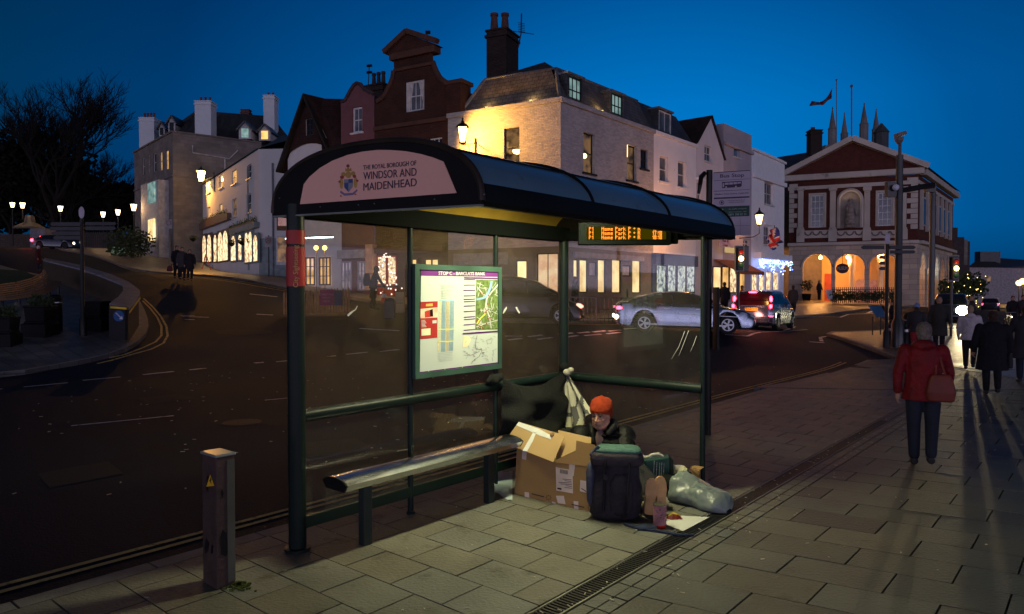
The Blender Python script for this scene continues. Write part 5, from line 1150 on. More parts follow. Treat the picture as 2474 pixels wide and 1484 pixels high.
# main roof: steep, behind the parapet
g = MB(); r0 = at(470, 330, 72);
ra, rb, rc_, rd2 = at(420, 331, 72), at(474, 267, 76), at(657, 281, 78), at(700, 335, 76)
g.add([ra, f12.P(.5, zt11 - .2, -1.5), f12.P(f12.L + 2, zt11 - .2, -1.5), rd2, rc_, rb], [(1, 2, 3, 4, 5, 0)]); g.build('roof', slate, b11)
g = MB(); g.add([at(382, 331, 78), at(405, 315, 76), at(474, 267, 76), at(470, 335, 71), at(410, 322, 70)], [(0, 1, 2, 3, 4)]); g.build('side_roof', slate, b11)
def gdorm(xc, yt, yb, wpx, Y, pm):
 a, b = at(xc - wpx / 2, yb, Y), at(xc + wpx / 2, yb, Y); top_ = at(xc, yt, Y); ze = b.z + (top_.z - b.z) * .55; g = MB(); w = (b.x - a.x)
 g.add([(a.x, Y, a.z), (b.x, Y, a.z), (b.x, Y, ze), (top_.x, Y, top_.z), (a.x, Y, ze), (a.x, Y + 2.2, a.z), (b.x, Y + 2.2, a.z), (b.x, Y + 2.2, ze), (top_.x, Y + 2.2, top_.z), (a.x, Y + 2.2, ze)],
          [(0, 1, 2, 3, 4), (1, 6, 7, 2), (5, 0, 4, 9), (2, 7, 8, 3), (3, 8, 9, 4)]); d_ = g.build('dormer', white_st, b11)
 g = MB(); g.bar((a.x - .2, Y - .1, ze - .1), (top_.x, Y - .1, top_.z + .05), .3, .12); g.bar((b.x + .2, Y - .1, ze - .1), (top_.x, Y - .1, top_.z + .05), .3, .12); g.bar((a.x - .2, Y + 1.1, ze - .1), (top_.x, Y + 1.1, top_.z + .1), 2.4, .1); g.bar((b.x + .2, Y + 1.1, ze - .1), (top_.x, Y + 1.1, top_.z + .1), 2.4, .1); g.build('dormer_roof', slate, d_)
 MB().box(a.x + w * .22, b.x - w * .22, Y - .05, Y - .01, a.z + .15, ze + .1).build('pane', pm, d_)
gdorm(592, 295, 336, 30, 71.6, cool_lit); gdorm(639.5, 302, 340, 28, 72.2, warm_lit); gdorm(391, 296, 330, 14, 74.5, pane_dark); gdorm(415, 281, 320, 17, 73, pane_dark)
whc = mat('white_chimney_render', (.58, .6, .62), rough=.7, var=.05)
for (x, Y, yt, yb, wp, n, ph) in ((501, 70.3, 246, 326, 43, 3, .5), (658, 75, 232, 316, 29, 2, .4), (366, 76, 286, 345, 40, 4, .6)):
 c = pl(x, Y + .6); chimney(b11, c, wp / FD * Y * .9, 1.3, at(x, yb, Y).z - 3, at(x, yt, Y).z, whc, n, rz=0, ph=ph, potm=mat('red_pot', (.12, .04, .04)))
chimney(b11, pl(598, 78), .9, .7, 12, at(598, 268, 78).z, clay, 0)
g = f12.mb(); sA = f12.q(500, 355)[0]; g.tube([(sA - 1.3, .1, zt11 - 1), (sA - 1.3, .1, zt11 - 1.7), (sA + 2.0, .1, zt11 - 1.9), (sA + 2.8, .1, zt11 - 1.0)], .07, 6); g.tube([(sA + 1.6, .1, zt11 - 1.9), (sA + 1.6, .1, zt11 - 6)], .08, 6); g.build('drainpipe', white_st, b11)
# porch and railings in front of the stone house

# ================================================================ town hall with arcade
U0, U1 = pl(1905, 62), pl(2215, 58); U2 = pl(2300, 73)
bg_ = thing_at('guildhall', 'brick and stone guildhall with pediment, statue niche and glowing open arcade', 'town hall', U1)
port = mat('portland_stone', (.48, .42, .36), rough=.8, var=.15, vs=.6, bump=.2, bs=8, dirt=((.15, .13, .11), 1.0, .6))
rust = mat('rusticated_stone', (.48, .40, .32), rough=.8, var=.15, vs=.6, brick=(1.1, .42, .02, .6))
gbrick = mat('guildhall_brick', (.10, .028, .02), rough=.85, var=.2, brick=(.23, .075, .01, .6))
fg = Fac(bg_, U0, U1); fs = Fac(bg_, U1, U2)
cg = lambda x, y: ((2900 + x * .438) / 1.536, (250 + y * .438) / 1.536)
cd = lambda x, y: ((2800 + x * .438) / 1.536, (850 + y * .438) / 1.536)
def qg(x, y): return fg.q(*cg(x, y))
def qd(x, y): return fg.q(*cd(x, y))
zstr = qd(700, 112)[1]; ztop = qg(700, 935)[1]; zeave = qg(600, 893)[1]
zgr = -.5
# upper storey: brick field with windows and niche
def wg(x0, x1, yt, yb, *a, **k):
 (X0, Y0), (X1, _), (_, Y1) = cg(x0, yt), cg(x1, yt), cg(x0, yb); return fg.win(X0, X1, Y0, Y1, *a, **k)
gp_ = mat('guild_pane', (.05, .055, .075), rough=.15, spec=.4)
wg(248, 363, 1085, 1360, gp_, whitef, 3, 5, depth=.12, fw=.1, bar=.05, surround=port); wg(817, 942, 1062, 1346, gp_, whitef, 3, 5, depth=.12, fw=.1, bar=.05, surround=port)
n0, _ = qg(500, 1200); n1, _ = qg(665, 1200); nb0 = qg(500, 1365)[1]; nt0 = qg(500, 1060)[1]
fg.wall([(0, zstr), (fg.L, zstr), (fg.L, ztop), (0, ztop)], gbrick)
# niche: half-round recess modelled proud, with stone arch
nc = (n0 + n1) / 2; nr = (n1 - n0) / 2; g = fg.mb(); sp = nt0 - nr
g.rings([[(nc + nr * math.cos(a_), .02 + .0 * math.sin(a_), nb0) for a_ in [math.pi * i / 10 for i in range(11)]], [(nc + nr * math.cos(math.pi * i / 10), .02, sp + nr * math.sin(math.pi * i / 10)) for i in range(11)]], close=False)
nich = g.build('niche', mat('niche_stone', (.26, .235, .21), rough=.9, var=.25, vs=1.5), bg_)
g = fg.mb(); P_ = [(nc + (nr + .14) * math.cos(math.pi * i / 12), sp + (nr + .14) * math.sin(math.pi * i / 12)) for i in range(13)]
g.tube([(P_[0][0], .1, nb0)] + [(a, .1, b) for a, b in P_] + [(P_[-1][0], .1, nb0)], .16, 6); g.build('niche_arch', port, nich)
g = MB(); bs = fg.P(nc, nb0, .45)
g.lathe(bs, [(.45, 0), (.45, .22), (.3, .25), (.42, .3), (.38, .9), (.27, 1.45), (.3, 1.7), (.22, 1.95), (.09, 2.02), (.08, 2.1), (.14, 2.2), (.15, 2.36), (.08, 2.48)], 10)
g.tube([bs + Vector((-.25, -.1, 1.75)), bs + Vector((-.42, -.25, 1.35)), bs + Vector((-.2, -.4, 1.2))], [.09, .08, .06], 6); g.tube([bs + Vector((.25, -.1, 1.75)), bs + Vector((.45, -.1, 1.3)), bs + Vector((.4, -.25, 1.0))], [.09, .08, .06], 6)
g.build('statue', mat('statue_stone', (.24, .2, .17), rough=.85, var=.4, vs=4), nich, smooth=True)
# pilasters, quoins, bands
for x0, x1 in ((140, 186), (410, 460), (700, 750), (1008, 1058)):
 a = qg(x0, 1200)[0]; b = qg(x1, 1200)[0]; z0, z1 = qg(x0, 1375)[1], qg(x0, 1015)[1]; z1 = qg(x1, 1012)[1]
 g = fg.mb(); g.box(a, b, .003, .2, z0, z1 - .35); g.box(a - .06, b + .06, .003, .26, z1 - .35, z1 - .3); g.box(a - .1, b + .1, .003, .3, z1 - .3, z1); g.box(a - .06, b + .06, .003, .26, z0, z0 + .15); g.box(a - .1, b + .1, .003, .3, zstr + .05, z0 - .002); g.build('pilaster', port, bg_, bevel=.02)
for x0, x1, sd in ((72, 136, 0), (1062, 1148, 1)):
 a = qg(x0, 1200)[0]; b = qg(x1, 1200)[0]; z_ = zstr + .9; k = 0
 if sd: b = fg.L
 else: a = .0
 g = fg.mb()
 while z_ < ztop - .5: c = .0 if k % 2 else .28; g.box(a + (0 if not sd else c), b - (0 if sd else c), .003, .07, z_ + .02, z_ + .4); z_ += .42; k += 1
 g.build('quoins', port, bg_)
for (x0, x1) in ((192, 400), (466, 694), (756, 1000)):
 a = qg(x0, 1400)[0]; b = qg(x1, 1400)[0]; z0, z1 = qg(x0, 1450)[1], qg(x0, 1385)[1]; pn = fg.box(a, b, .003, .1, z0, z1, 'festoon_panel', port)
 g = fg.mb()
 for i in range(3): c = a + (b - a) * (i + .5) / 3; w_ = (b - a) / 6.5; g.tube([(c - w_, .13, z1 - .1), (c - w_ * .6, .14, z1 - .34), (c, .15, z1 - .42), (c + w_ * .6, .14, z1 - .34), (c + w_, .13, z1 - .1)], .06, 5)
 g.build('festoon', mat('weathered_stone', (.15, .13, .12), rough=.9), pn)
# entablature + pediment
for f_ in (fg, fs): f_.box(-.1, f_.L + .1, .003, .1, ztop - .75, ztop - .45, 'architrave', port); f_.box(-.5 if f_ is fg else .5, f_.L + .4, .003, .55, ztop, ztop + .5, 'cornice', port, bevel=.06)
p0, p1 = qg(55, 925), qg(1165, 862); pa_ = qg(595, 600); zb_ = ztop + .5; pa_ = (fg.L / 2, pa_[1] - .1)
g = fg.mb(); g.add([(-.3, .1, zb_), (fg.L + .3, .1, zb_), (pa_[0], .1, pa_[1] - .3)], [(0, 1, 2)]); g.build('tympanum', gbrick, bg_)
g = fg.mb(); g.bar((-.7, .3, zb_ + .05), (pa_[0], .3, pa_[1]), .9, .42); g.bar((fg.L + .7, .3, zb_ + .05), (pa_[0], .3, pa_[1]), .9, .42); g.build('raking_cornice', port, bg_)
dpt = -18.5
lr = mat('guild_slate', (.045, .05, .06), rough=.6, brick=(.32, .2, .012, .4))
g = MB(); ee = fs.d * 19.5
A_ = fg.P(-.6, zb_ + .1, .3); B_ = fg.P(fg.L + .6, zb_ + .1, .3); C_ = fg.P(pa_[0], pa_[1] + .1, .3); g.add([A_, C_, C_ + ee, A_ + ee], [(0, 1, 2, 3)]); g.add([C_, B_, B_ + ee, C_ + ee], [(0, 1, 2, 3)]); g.build('roof', lr, bg_)
# string course above the arcade
for f_ in (fg, fs): f_.box(-.1 if f_ is fg else .45, f_.L + .1, .003, .4, zstr - .28, zstr, 'string_course', port, bevel=.05)
# arcade front
arch = []
zsp = None
def archwall(f_, spans, z0, z1, m_, name, thick=.55):
 """wall from z0 to z1 pierced by round arches: spans = (s0, s1, z_base, z_top)"""
 pts = [(0, z0)]
 for (a, b, zt_) in spans:
  r_ = (b - a) / 2; c = (a + b) / 2; pts += [(a, z0)] + [(c - r_ * math.cos(math.pi * i / 12), zt_ - r_ + r_ * math.sin(math.pi * i / 12)) for i in range(13)] + [(b, z0)]
 pts += [(f_.L, z0), (f_.L, z1), (0, z1)]
 lp = [Vector((a, b, 0)) for a, b in pts]; tri = tessellate_polygon([lp]); g = f_.mb()
 g.add([(p.x, 0, p.y) for p in lp], [tuple(t) for t in tri]); g.add([(p.x, -thick, p.y) for p in lp], [tuple(t) for t in tri])
 n_ = len(lp) - 4
 for i in range(n_): p, q_ = lp[i], lp[i + 1]; g.add([(p.x, 0, p.y), (q_.x, 0, q_.y), (q_.x, -thick, q_.y), (p.x, -thick, p.y)], [(0, 1, 2, 3)])
 w_ = g.build(name, m_, f_.r)
 for (a, b, zt_) in spans:
  r_ = (b - a) / 2 + .12; c = (a + b) / 2; g = f_.mb(); g.tube([(c - r_ * math.cos(math.pi * i / 12), .02, zt_ - (b - a) / 2 + r_ * math.sin(math.pi * i / 12)) for i in range(13)], .09, 5); g.build('arch_moulding', port, w_)
 return w_
sp_ = []
for x0, x1 in ((410, 650), (683, 932), (974, 1212)): a, b = qd(x0, 400)[0], qd(x1, 400)[0]; sp_.append((a, b, qd((x0 + x1) / 2, 213)[1]))
archwall(fg, sp_, zgr, zstr - .28, rust, 'arcade_wall')
ss = []
nS = 5
for i in range(nS): a = 1.2 + i * (fs.L - 1.6) / nS; ss.append((a, a + (fs.L - 1.6) / nS - 1.1, sp_[0][2]))
archwall(fs, ss, zgr, zstr - .28, rust, 'side_arcade_wall')
fs.wall([(0, zstr), (fs.L, zstr), (fs.L, ztop), (0, ztop)], gbrick, name='side_wall')
for i in range(7):
 a = .8 + i * (fs.L - 1.0) / 7
 fs.box(a, a + .55, .003, .22, zstr + .9, ztop - .8, 'pilaster', port)
 if i < 6: w_ = fs.box(a + .95, a + 2.2, .003, .12, zstr + 1.3, ztop - 1.6, 'side_window', port); fs.box(a + 1.1, a + 2.05, .121, .13, zstr + 1.4, ztop - 1.75, 'pane', gp_, w_)
# open hall behind the arcade
warmst = mat('warm_limewash', (.55, .36, .17), rough=.85, var=.12, vs=.8)
g = fg.mb(); g.box(.3, fg.L - .3, -6.6, -6.3, zgr, zstr - .3); g.build('inner_wall', warmst, bg_)
g = fg.mb(); g.box(.3, fg.L - .3, -6.3, -.6, zstr - .5, zstr - .3); g.build('arcade_ceiling', warmst, bg_)
g = fg.mb()
for x in (830, 1085): s_ = qd(x, 400)[0]; g.lathe((s_, -3.2, 0), [(.3, zgr), (.3, 1.2), (.24, 1.3), (.21, 3.6), (.3, 3.9), (.3, zstr - .5)], 14)
colm = g.build('column', port, bg_, smooth=True)
for i, (x0, x1) in enumerate(((845, 935), (975, 1050))):
 a = qd(x0, 400)[0] + .2; b = qd(x1, 400)[0] + .4; g = fg.mb(); r_ = (b - a) / 2; z_ = 2.6; g.add([(a, -6.28, .6), (b, -6.28, .6)] + [((a + b) / 2 + r_ * math.cos(math.pi * k / 10), -6.28, z_ + r_ * math.sin(math.pi * k / 10)) for k in range(11)], [tuple(range(13))]); g.build('rear_opening', mat('dusk_wall_beyond', (.42, .30, .36), rough=.8), bg_)
a = qd(585, 400)[0]; g = fg.mb(); g.box(a, a + .9, -6.29, -6.2, .9, 3.6); g.build('red_door', mat('door_red', (.35, .06, .03), rough=.5), bg_)
for i, x in enumerate((520, 760, 1040)):
 s_ = qd(x, 400)[0]; p = fg.P(s_ + .3, zstr - 1.15, -3.0); g = MB(); g.tube([p + Vector((0, 0, .6)), p + Vector((0, 0, .15))], .02, 5); g.ball(p, .17, n=10, m=8); lm = g.build('arcade_lamp', emit('arcade_globe', (1, .62, .25), 9), bg_)
 point('arcade_light', p - Vector((0, 0, .3)) - fg.n * 0, (1, .42, .10), 600, bg_, .2)
for i in (0, 2): p = fs.P(ss[i][0] + 1.0, zstr - 1.2, -3); point('arcade_light', p, (1, .45, .12), 420, bg_, .2)
for (x0, x1, y0, y1) in ((2223, 2231, 620, 664), (2251, 2261, 622, 664), (2264, 2270, 628, 667)):
 (a, z1_), (b, _), (_, z0_) = fs.q(x0, y0), fs.q(x1, y0), fs.q(x0, y1); fs.box(a, b, -.6, -.5, z0_, z1_, 'lit_display_case', emit('display_white', (.9, 1, .95), 2.6))
# oval museum sign hanging in the middle arch
ms_ = thing_at('museum_sign', 'dark oval sign hanging in the middle arch of the guildhall', 'sign', fg.P(qd(745, 335)[0], 0, .1))
sc_, zc_ = qd(745, 335); rx = (qd(800, 335)[0] - qd(690, 335)[0]) / 2; rz_ = .42
g = fg.mb(); g.plate([(sc_ + rx * math.cos(k * math.pi / 12), .05, zc_ + rz_ * math.sin(k * math.pi / 12)) for k in range(24)], .06, (0, 1, 0)); ov = g.build('board', mat('museum_brown', (.05, .015, .02), rough=.5), ms_)
point('niche_light', fg.P(nc, nt0 - .6, .5), (1, .62, .25), 22, bg_, .1)
text('MUSEUM', frame(fg.P(sc_, zc_, .125), fg.d, (0, 0, 1)), .42, mat('museum_cream', (.5, .4, .3)), ov, ext=.004, width=rx * 1.55)
g = fg.mb(); g.tube([(sc_, .08, zc_ + rz_), (sc_, .08, sp_[1][2])], .02, 4); g.build('hanger', wire, ms_)
# church tower rising behind
tw = pl(2058, 100); ct = thing_at('church_tower', 'church tower with four stone pinnacles showing above the guildhall roof', 'church tower', tw)
tst = mat('tower_stone', (.17, .165, .16), rough=.9, var=.25, vs=.5, bump=.2)
zt_ = at(2058, 345, 100).z
a, b = pl(1990, 99), pl(2125, 101); MB().box(a.x, b.x, 99, 99 + (b.x - a.x), 0, zt_ - .5).build('tower', tst, ct)
for x, ytop_, ysh, ybs, wp, Y in ((2007, 258, 313, 362, 19, 99.5), (2036, 271, 325, 348, 17, 106), (2083, 248, 302, 350, 20, 99.5), (2112, 262, 315, 352, 18, 106)):
 c = pl(x, Y); r_ = wp / 2 / FD * Y; zs, zp, zb2 = at(x, ysh, Y).z, at(x, ytop_, Y).z, at(x, ybs, Y).z
 MB().lathe(c, [(r_, zb2 - 4), (r_, zs), (r_ * 1.12, zs + .05), (r_ * .8, zs + .3), (r_ * .12, zp - .3), (r_ * .2, zp - .25), (.03, zp)], 8).build('pinnacle', tst, ct)
c = pl(2125, 92); MB().lathe(c, [(.85, 10), (.85, at(2125, 322, 92).z), (1.0, at(2125, 321, 92).z), (.1, at(2125, 298, 92).z)], 8).build('stair_turret', mat('turret_dark', (.05, .06, .065)), ct)
polem = mat('flagpole_paint', (.12, .12, .12), rough=.5)
for x, y0, y1, Y, lab in ((2021, 193, 350, 96, 'tall thin flagpole flying the union flag behind the guildhall'), (2057.5, 208, 335, 66, 'bare thin flagpole standing on the guildhall pediment')):
 t_ = thing('flagpole', lab, 'flagpole', at(x, y1, Y)); g = MB(); g.tube([at(x, y1 + 20, Y), at(x, y0, Y)], .055, 6); g.build('pole', polem, t_); MB().ball(at(x, y0, Y), .14, n=8, m=6).build('finial', polem, t_)
# flags
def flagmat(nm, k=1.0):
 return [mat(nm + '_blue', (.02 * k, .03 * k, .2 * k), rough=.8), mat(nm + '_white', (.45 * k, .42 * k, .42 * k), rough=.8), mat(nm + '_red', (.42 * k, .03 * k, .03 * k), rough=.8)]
def union_flag(name, lab, fn, mats, root_at, nu=36, nv=20):
 t_ = thing(name, lab, 'flag', root_at); g = MB(); g.grid(fn, nu, nv); g.fm = []
 for j in range(nv):
  for i in range(nu):
   u, v = (i + .5) / nu * 2 - 1, (j + .5) / nv * 2 - 1; U = u * 1.8; d1 = abs(v * 1.8 - U) / 2.06; d2 = abs(v * 1.8 + U) / 2.06
   k = 0
   if d1 < .22 or d2 < .22: k = 1
   if d1 < .09 or d2 < .09: k = 2
   if abs(U) < .34 or abs(v) < .32: k = 1
   if abs(U) < .2 or abs(v) < .2: k = 2
   g.fm.append(k)
 g.build('cloth', mats, t_, smooth='all'); return t_
fa, fb_, fc, fdd = at(2014, 211, 96), at(2010, 238, 96), at(1956, 253, 97), at(1958, 243, 97)
def fl1(u, v):
 top_ = fa.lerp(at(1975, 245, 96.5), u) if u < .6 else at(1990.6, 231, 96.4).lerp(fdd, (u - .6) / .4)
 top_ = fa * (1 - u) + fdd * u + Vector((0, 0, -.9 * math.sin(math.pi * u))); bot = fb_ * (1 - u) + fc * u + Vector((0, 0, -.5 * math.sin(math.pi * u)))
 p = bot * (1 - v) + top_ * v; return p + Vector((0, .35 * math.sin(u * 9 + v * 2), .1 * math.sin(u * 11)))
union_flag('union_flag', 'union flag flying dark against the sky from a flagpole', fl1, flagmat('flag_dusk', .35), fa)
# hanging flag on the corner shop
q_ = [at(1843, 585, 49), at(1871, 549, 48.5), at(1890, 590, 48.2), at(1876, 606, 48.8)]
def fl2(u, v):
 a = q_[0] * (1 - u) + q_[3] * u; b = q_[1] * (1 - u) + q_[2] * u; p = a * (1 - v) + b * v
 return p + Vector((.12 * math.sin(v * 14 + u * 3), -.25 * math.sin(u * 10 + v * 4), .2 * math.sin(u * 8)))
t_ = union_flag('union_flag', 'crumpled union flag hanging on an angled pole from the white corner shop', fl2, flagmat('flag_lit', 1.2), q_[1]); g = MB(); g.tube([at(1871, 545, 48.3), at(1900 - 28, 560, 49.5), at(1868, 575, 50.5)], .03, 5); g.build('pole', polem, t_)
# dark slate-roofed house left of the town hall
h1 = pl(1878, 66); bh = thing_at('slate_roofed_house', 'dark slate roofed house with square chimney left of the guildhall', 'building', h1)
g = MB(); a, b = pl(1868, 66), pl(1985, 66); g.box(a.x, b.x, 66, 74, 0, at(1900, 405, 66).z); g.build('wall', mat('sooty_wall', (.08, .07, .07)), bh)
g = MB(); g.add([at(1866, 418, 65.8), at(1990, 418, 65.8), at(1990, 362, 70), at(1878, 380, 70)], [(0, 1, 2, 3)]); g.add([at(1990, 362, 70), at(1878, 380, 70), at(1870, 418, 75), at(1990, 418, 75)], [(0, 1, 2, 3)]); g.build('roof', slate, bh)
c = pl(1964, 69); chimney(bh, c, 1.1, 1.0, 12, at(1964, 318, 69).z, mat('sooty_brick', (.04, .028, .024)), 0); MB().lathe(c + Vector((-.15, 0, at(1964, 318, 69).z + .1)), [(.2, 0), (.2, .3)], 8).build('chimney_pot', clay, bh)
# ---------------------------------------------------------------- far right
d0 = pl(2296, 76); bd = thing_at('dark_terrace', 'dark stepped-roof building seen beyond the right end of the guildhall', 'building', d0)
dw = mat('dark_brown_wall', (.06, .045, .045), rough=.9)
for x0, x1, yt, Y, dp_ in ((2262, 2312, 550, 84, 9), (2310, 2328, 573, 86, 9), (2326, 2342, 583, 88, 9)):
 a, b = pl(x0, Y), pl(x1, Y); MB().box(a.x, b.x, Y, Y + dp_, -.5, at(x1, yt, Y).z).build('block', dw, bd)
a, b = at(2300, 618, 83.9), at(2314, 633, 83.9); MB().box(a.x, b.x, 83.85, 83.95, b.z, a.z).build('lit_window', cream_lit, bd)
MB().box(pl(2330, 87).x, pl(2343, 87).x, 87.5, 87.9, at(2330, 640, 87.5).z, at(2330, 583, 87.5).z + .2).build('quoin_strip', ashlar, bd)
h0 = pl(2342, 118); fh = thing_at('far_white_house', 'far off pale houses with dark hipped roof at the right edge', 'building', h0)
fhw = mat('far_house_wall', (.30, .27, .29), rough=.8)
MB().box(h0.x, pl(2500, 118).x, 118, 130, -1, at(2342, 645, 118).z).build('wall', fhw, fh)
g = MB(); z_ = at(2342, 645, 118).z; g.add([at(2338, 646, 117.5), at(2420, 646, 117.5), at(2395, 622, 121), at(2368, 622, 121)], [(0, 1, 2, 3)]); g.add([at(2400, 646, 117.6), at(2500, 648, 117.6), at(2478, 628, 122), at(2395, 622, 121.2)], [(0, 1, 2, 3)]); g.build('roof', slate, fh)
a, b = at(2364, 608, 120), at(2412, 640, 120); MB().box(a.x, b.x, 119.5, 121, b.z, a.z).build('parapet', slate, fh)
for x0, x1, yt, yb, pm in ((2385, 2393, 668, 680, dim_lit), (2375, 2388, 695, 712, pane_dark), (2352, 2357, 666, 672, pane_dark)):
 a, b = at(x0, yt, 117.9), at(x1, yb, 117.9); MB().box(a.x, b.x, 117.85, 117.99, b.z, a.z).build('window', pm, fh)
for x0, x1, yt, yb, pm in ((2395, 2420, 736, 757, cream_lit), (2360, 2378, 738, 756, cool_lit), (2440, 2468, 735, 750, cream_lit)):
 a, b = at(x0, yt, 116.8), at(x1, yb, 116.8); MB().box(a.x, b.x, 116.7, 117, b.z, a.z).build('shop_window', pm, fh)
# ================================================================ lamps
lamp_iron = mat('lamp_iron', (.012, .012, .012), rough=.4, metal=.4)
lamp_glass = emit('lamp_glass', (1.0, .66, .22), 16)
lamp_glass2 = emit('lamp_glass_soft', (1.0, .58, .25), 9)
def lantern(root, c, h=.62, r=.24, gm=None, n=4, drop=None):
 """tapered four-sided street lantern: c = centre of the glass"""
 gm = gm or lamp_glass; c = Vector(c)
 g = MB(); g.lathe(c, [(r * .55, -h / 2), (r * 1.05, h / 2)], n); gl_ = g.build('lantern_glass', gm, root)
 g = MB(); g.lathe(c + Vector((0, 0, h / 2)), [(r * 1.2, .0), (r * 1.2, .03), (r * .9, .12), (r * .3, .24), (r * .28, .3), (.03, .36), (.05, .4), (.01, .48)], n * 2)
 g.lathe(c + Vector((0, 0, -h / 2)), [(r * .2, -.1), (r * .62, -.03), (r * .62, 0)], n * 2)
 for k in range(n):
  a_ = 2 * math.pi * (k + .5) / n; d_ = Vector((math.cos(a_), math.sin(a_), 0)); g.bar(c + d_ * r * .57 + Vector((0, 0, -h / 2)), c + d_ * r * 1.07 + Vector((0, 0, h / 2)), .025)
 g.build('lantern_frame', lamp_iron, root)
 return gl_
def lamp_light(root, c, power, col=(1.0, .55, .16), r=.12): return point('lamp_light', c, col, power, root, r)
# lantern on the corner building
n_ = fL.n; lc = at(1118, 327, 32.6)
wl = thing('wall_lantern', 'brightly lit wall lantern on scrolled bracket on the corner building', 'street lamp', lc - Vector((0, 0, .6)))
lantern(wl, lc, .66, .27); sb_, zb_ = fL.q(1152, 350); bp_ = fL.P(sb_, zb_, .06)
g = MB(); g.tube([lc + Vector((0, 0, -.42)), bp_ + Vector((0, 0, .05))], .025, 6); g.tube([bp_ + Vector((-.05, 0, .3)), bp_ + Vector((-.05, 0, -.75))], .04, 6); g.tube([lc + Vector((.25, .05, -.48)), (lc + bp_) / 2 + Vector((.1, 0, -.75)), bp_ + Vector((0, 0, -.6))], .018, 5); g.build('bracket', lamp_iron, wl)
point('lamp_light', fL.P(fL.q(1140, 330)[0], lc.z, 1.5), (1, .43, .06), 1900, wl, .1, spot=R(142), rot=(fL.d * .55 - fL.n * .75 - Vector((0, 0, .1))).to_track_quat('-Z', 'Y').to_euler())
point('lamp_light', lc - Vector((0, .4, .1)), (1, .5, .12), 15, wl, .12)
# lantern on the hill shop
lc2 = at(486, 426, 63.5); wl2 = thing('wall_lantern', 'brightly lit wall lantern on the cream hill shop building', 'street lamp', lc2 - Vector((0, 0, .6)))
lantern(wl2, lc2, .9, .36); p_ = f10.P(f10.q(519, 430)[0], lc2.z - .3, .05); g = MB(); g.tube([lc2 + Vector((0, 0, -.5)), p_], .03, 5); g.tube([p_ + Vector((0, 0, .3)), p_ + Vector((0, 0, -1.3))], .04, 5); g.build('bracket', lamp_iron, wl2)
point('lamp_light', f10.P(f10.q(500, 430)[0], lc2.z - .1, 1.1), (1, .43, .07), 2400, wl2, .1, spot=R(142), rot=(f10.d * .7 - f10.n * .6 - Vector((0, 0, .2))).to_track_quat('-Z', 'Y').to_euler()); point('lamp_light', lc2 - Vector((-.1, .55, .2)), (1, .5, .12), 60, wl2, .12)
# lantern on the white corner shop
lc3 = at(1834.5, 531, 46.5); wl3 = thing('wall_lantern', 'small softly lit wall lantern left of the hanging union flag', 'street lamp', lc3 - Vector((0, 0, .6)))
lantern(wl3, lc3, .62, .27, emit('lamp_glass_mid', (1.0, .62, .28), 5)); g = MB(); g.tube([lc3 + Vector((0, 0, -.4)), lc3 + Vector((0, 0, -.9)), lc3 + Vector((-.3, .3, -1.1)), lc3 + Vector((-1.4, 1.2, -1.15))], .03, 5); g.build('bracket', lamp_iron, wl3)
lamp_light(wl3, lc3 - Vector((.0, .35, .3)), 130, (1, .45, .2));
# lamp in front of the gabled house, mostly hidden by the shelter roof
lc4 = at(1662, 513, 36.5); wl4 = thing('wall_lantern', 'lantern peeping over the shelter roof in front of the white building', 'street lamp', lc4 - Vector((0, 0, .6)))
lantern(wl4, lc4, .5, .24, emit('lamp_glass_mid', (1.0, .62, .28), 5)); g = MB(); g.tube([lc4 + Vector((0, 0, -.3)), lc4 + Vector((.6, .1, -.3)), lc4 + Vector((.9, .9, -.9))], .04, 5); g.build('bracket', lamp_iron, wl4)
lamp_light(wl4, lc4 - Vector((-.6, -.6, 1.1)), 380, (1, .42, .16))
# row of gate lamps by the castle
for i, (x, y, Y, pw, lab) in enumerate(((30, 496, 92, 60, 'lit globe lantern at the far left behind the stone gate pillar'), (54.5, 497, 84, 260, 'brightest lit lantern standing on the pale gate pillar'), (146, 505, 86, 200, 'lit lantern above the dark coach by the castle railings'), (249, 519, 88, 160, 'lit lantern just right of the round-topped finger post'),
                                  (285, 514, 86, 130, 'lit lantern fifth from the left in the castle lamp row'), (323, 502, 70, 180, 'lit lantern nearest the stone house in the castle lamp row'))):
 c = at(x, y, Y); t_ = thing('street_lamp', lab, 'street lamp', (c.x, c.y, c.z - 4.5), 'lamps along the castle gate')
 lantern(t_, c, .62, .27, lamp_glass2, n=6); zb_ = max(c.z - 5.5, T(c.x, c.y)) if x != 54.5 else c.z - 1.6
 g = MB(); g.tube([(c.x, c.y, zb_), (c.x, c.y, c.z - .45)], [.09, .05], 6); g.build('post', lamp_iron, t_); lamp_light(t_, c - Vector((0, .55, .1)), pw * .5, (1, .6, .28))
# far right street lamps
for x, y, Y, lab in ((2462, 672, 108, 'farther warm street lamp at the right edge of the view'), (2471, 668, 100, 'nearer warm street lamp cut by the right edge of the view')):
 c = at(x, y + 12, Y); t_ = thing('street_lamp', lab, 'street lamp', (c.x, c.y, 0), 'far street lamps on the right'); MB().ball(c, .42, n=10, m=8).build('globe', emit('far_lamp', (1, .5, .2), 5), t_); MB().tube([(c.x, c.y, 0), c - Vector((0, 0, .4))], .08, 6).build('post', lamp_iron, t_); lamp_light(t_, c + Vector((0, -.6, .0)), 1500, (1, .55, .15))
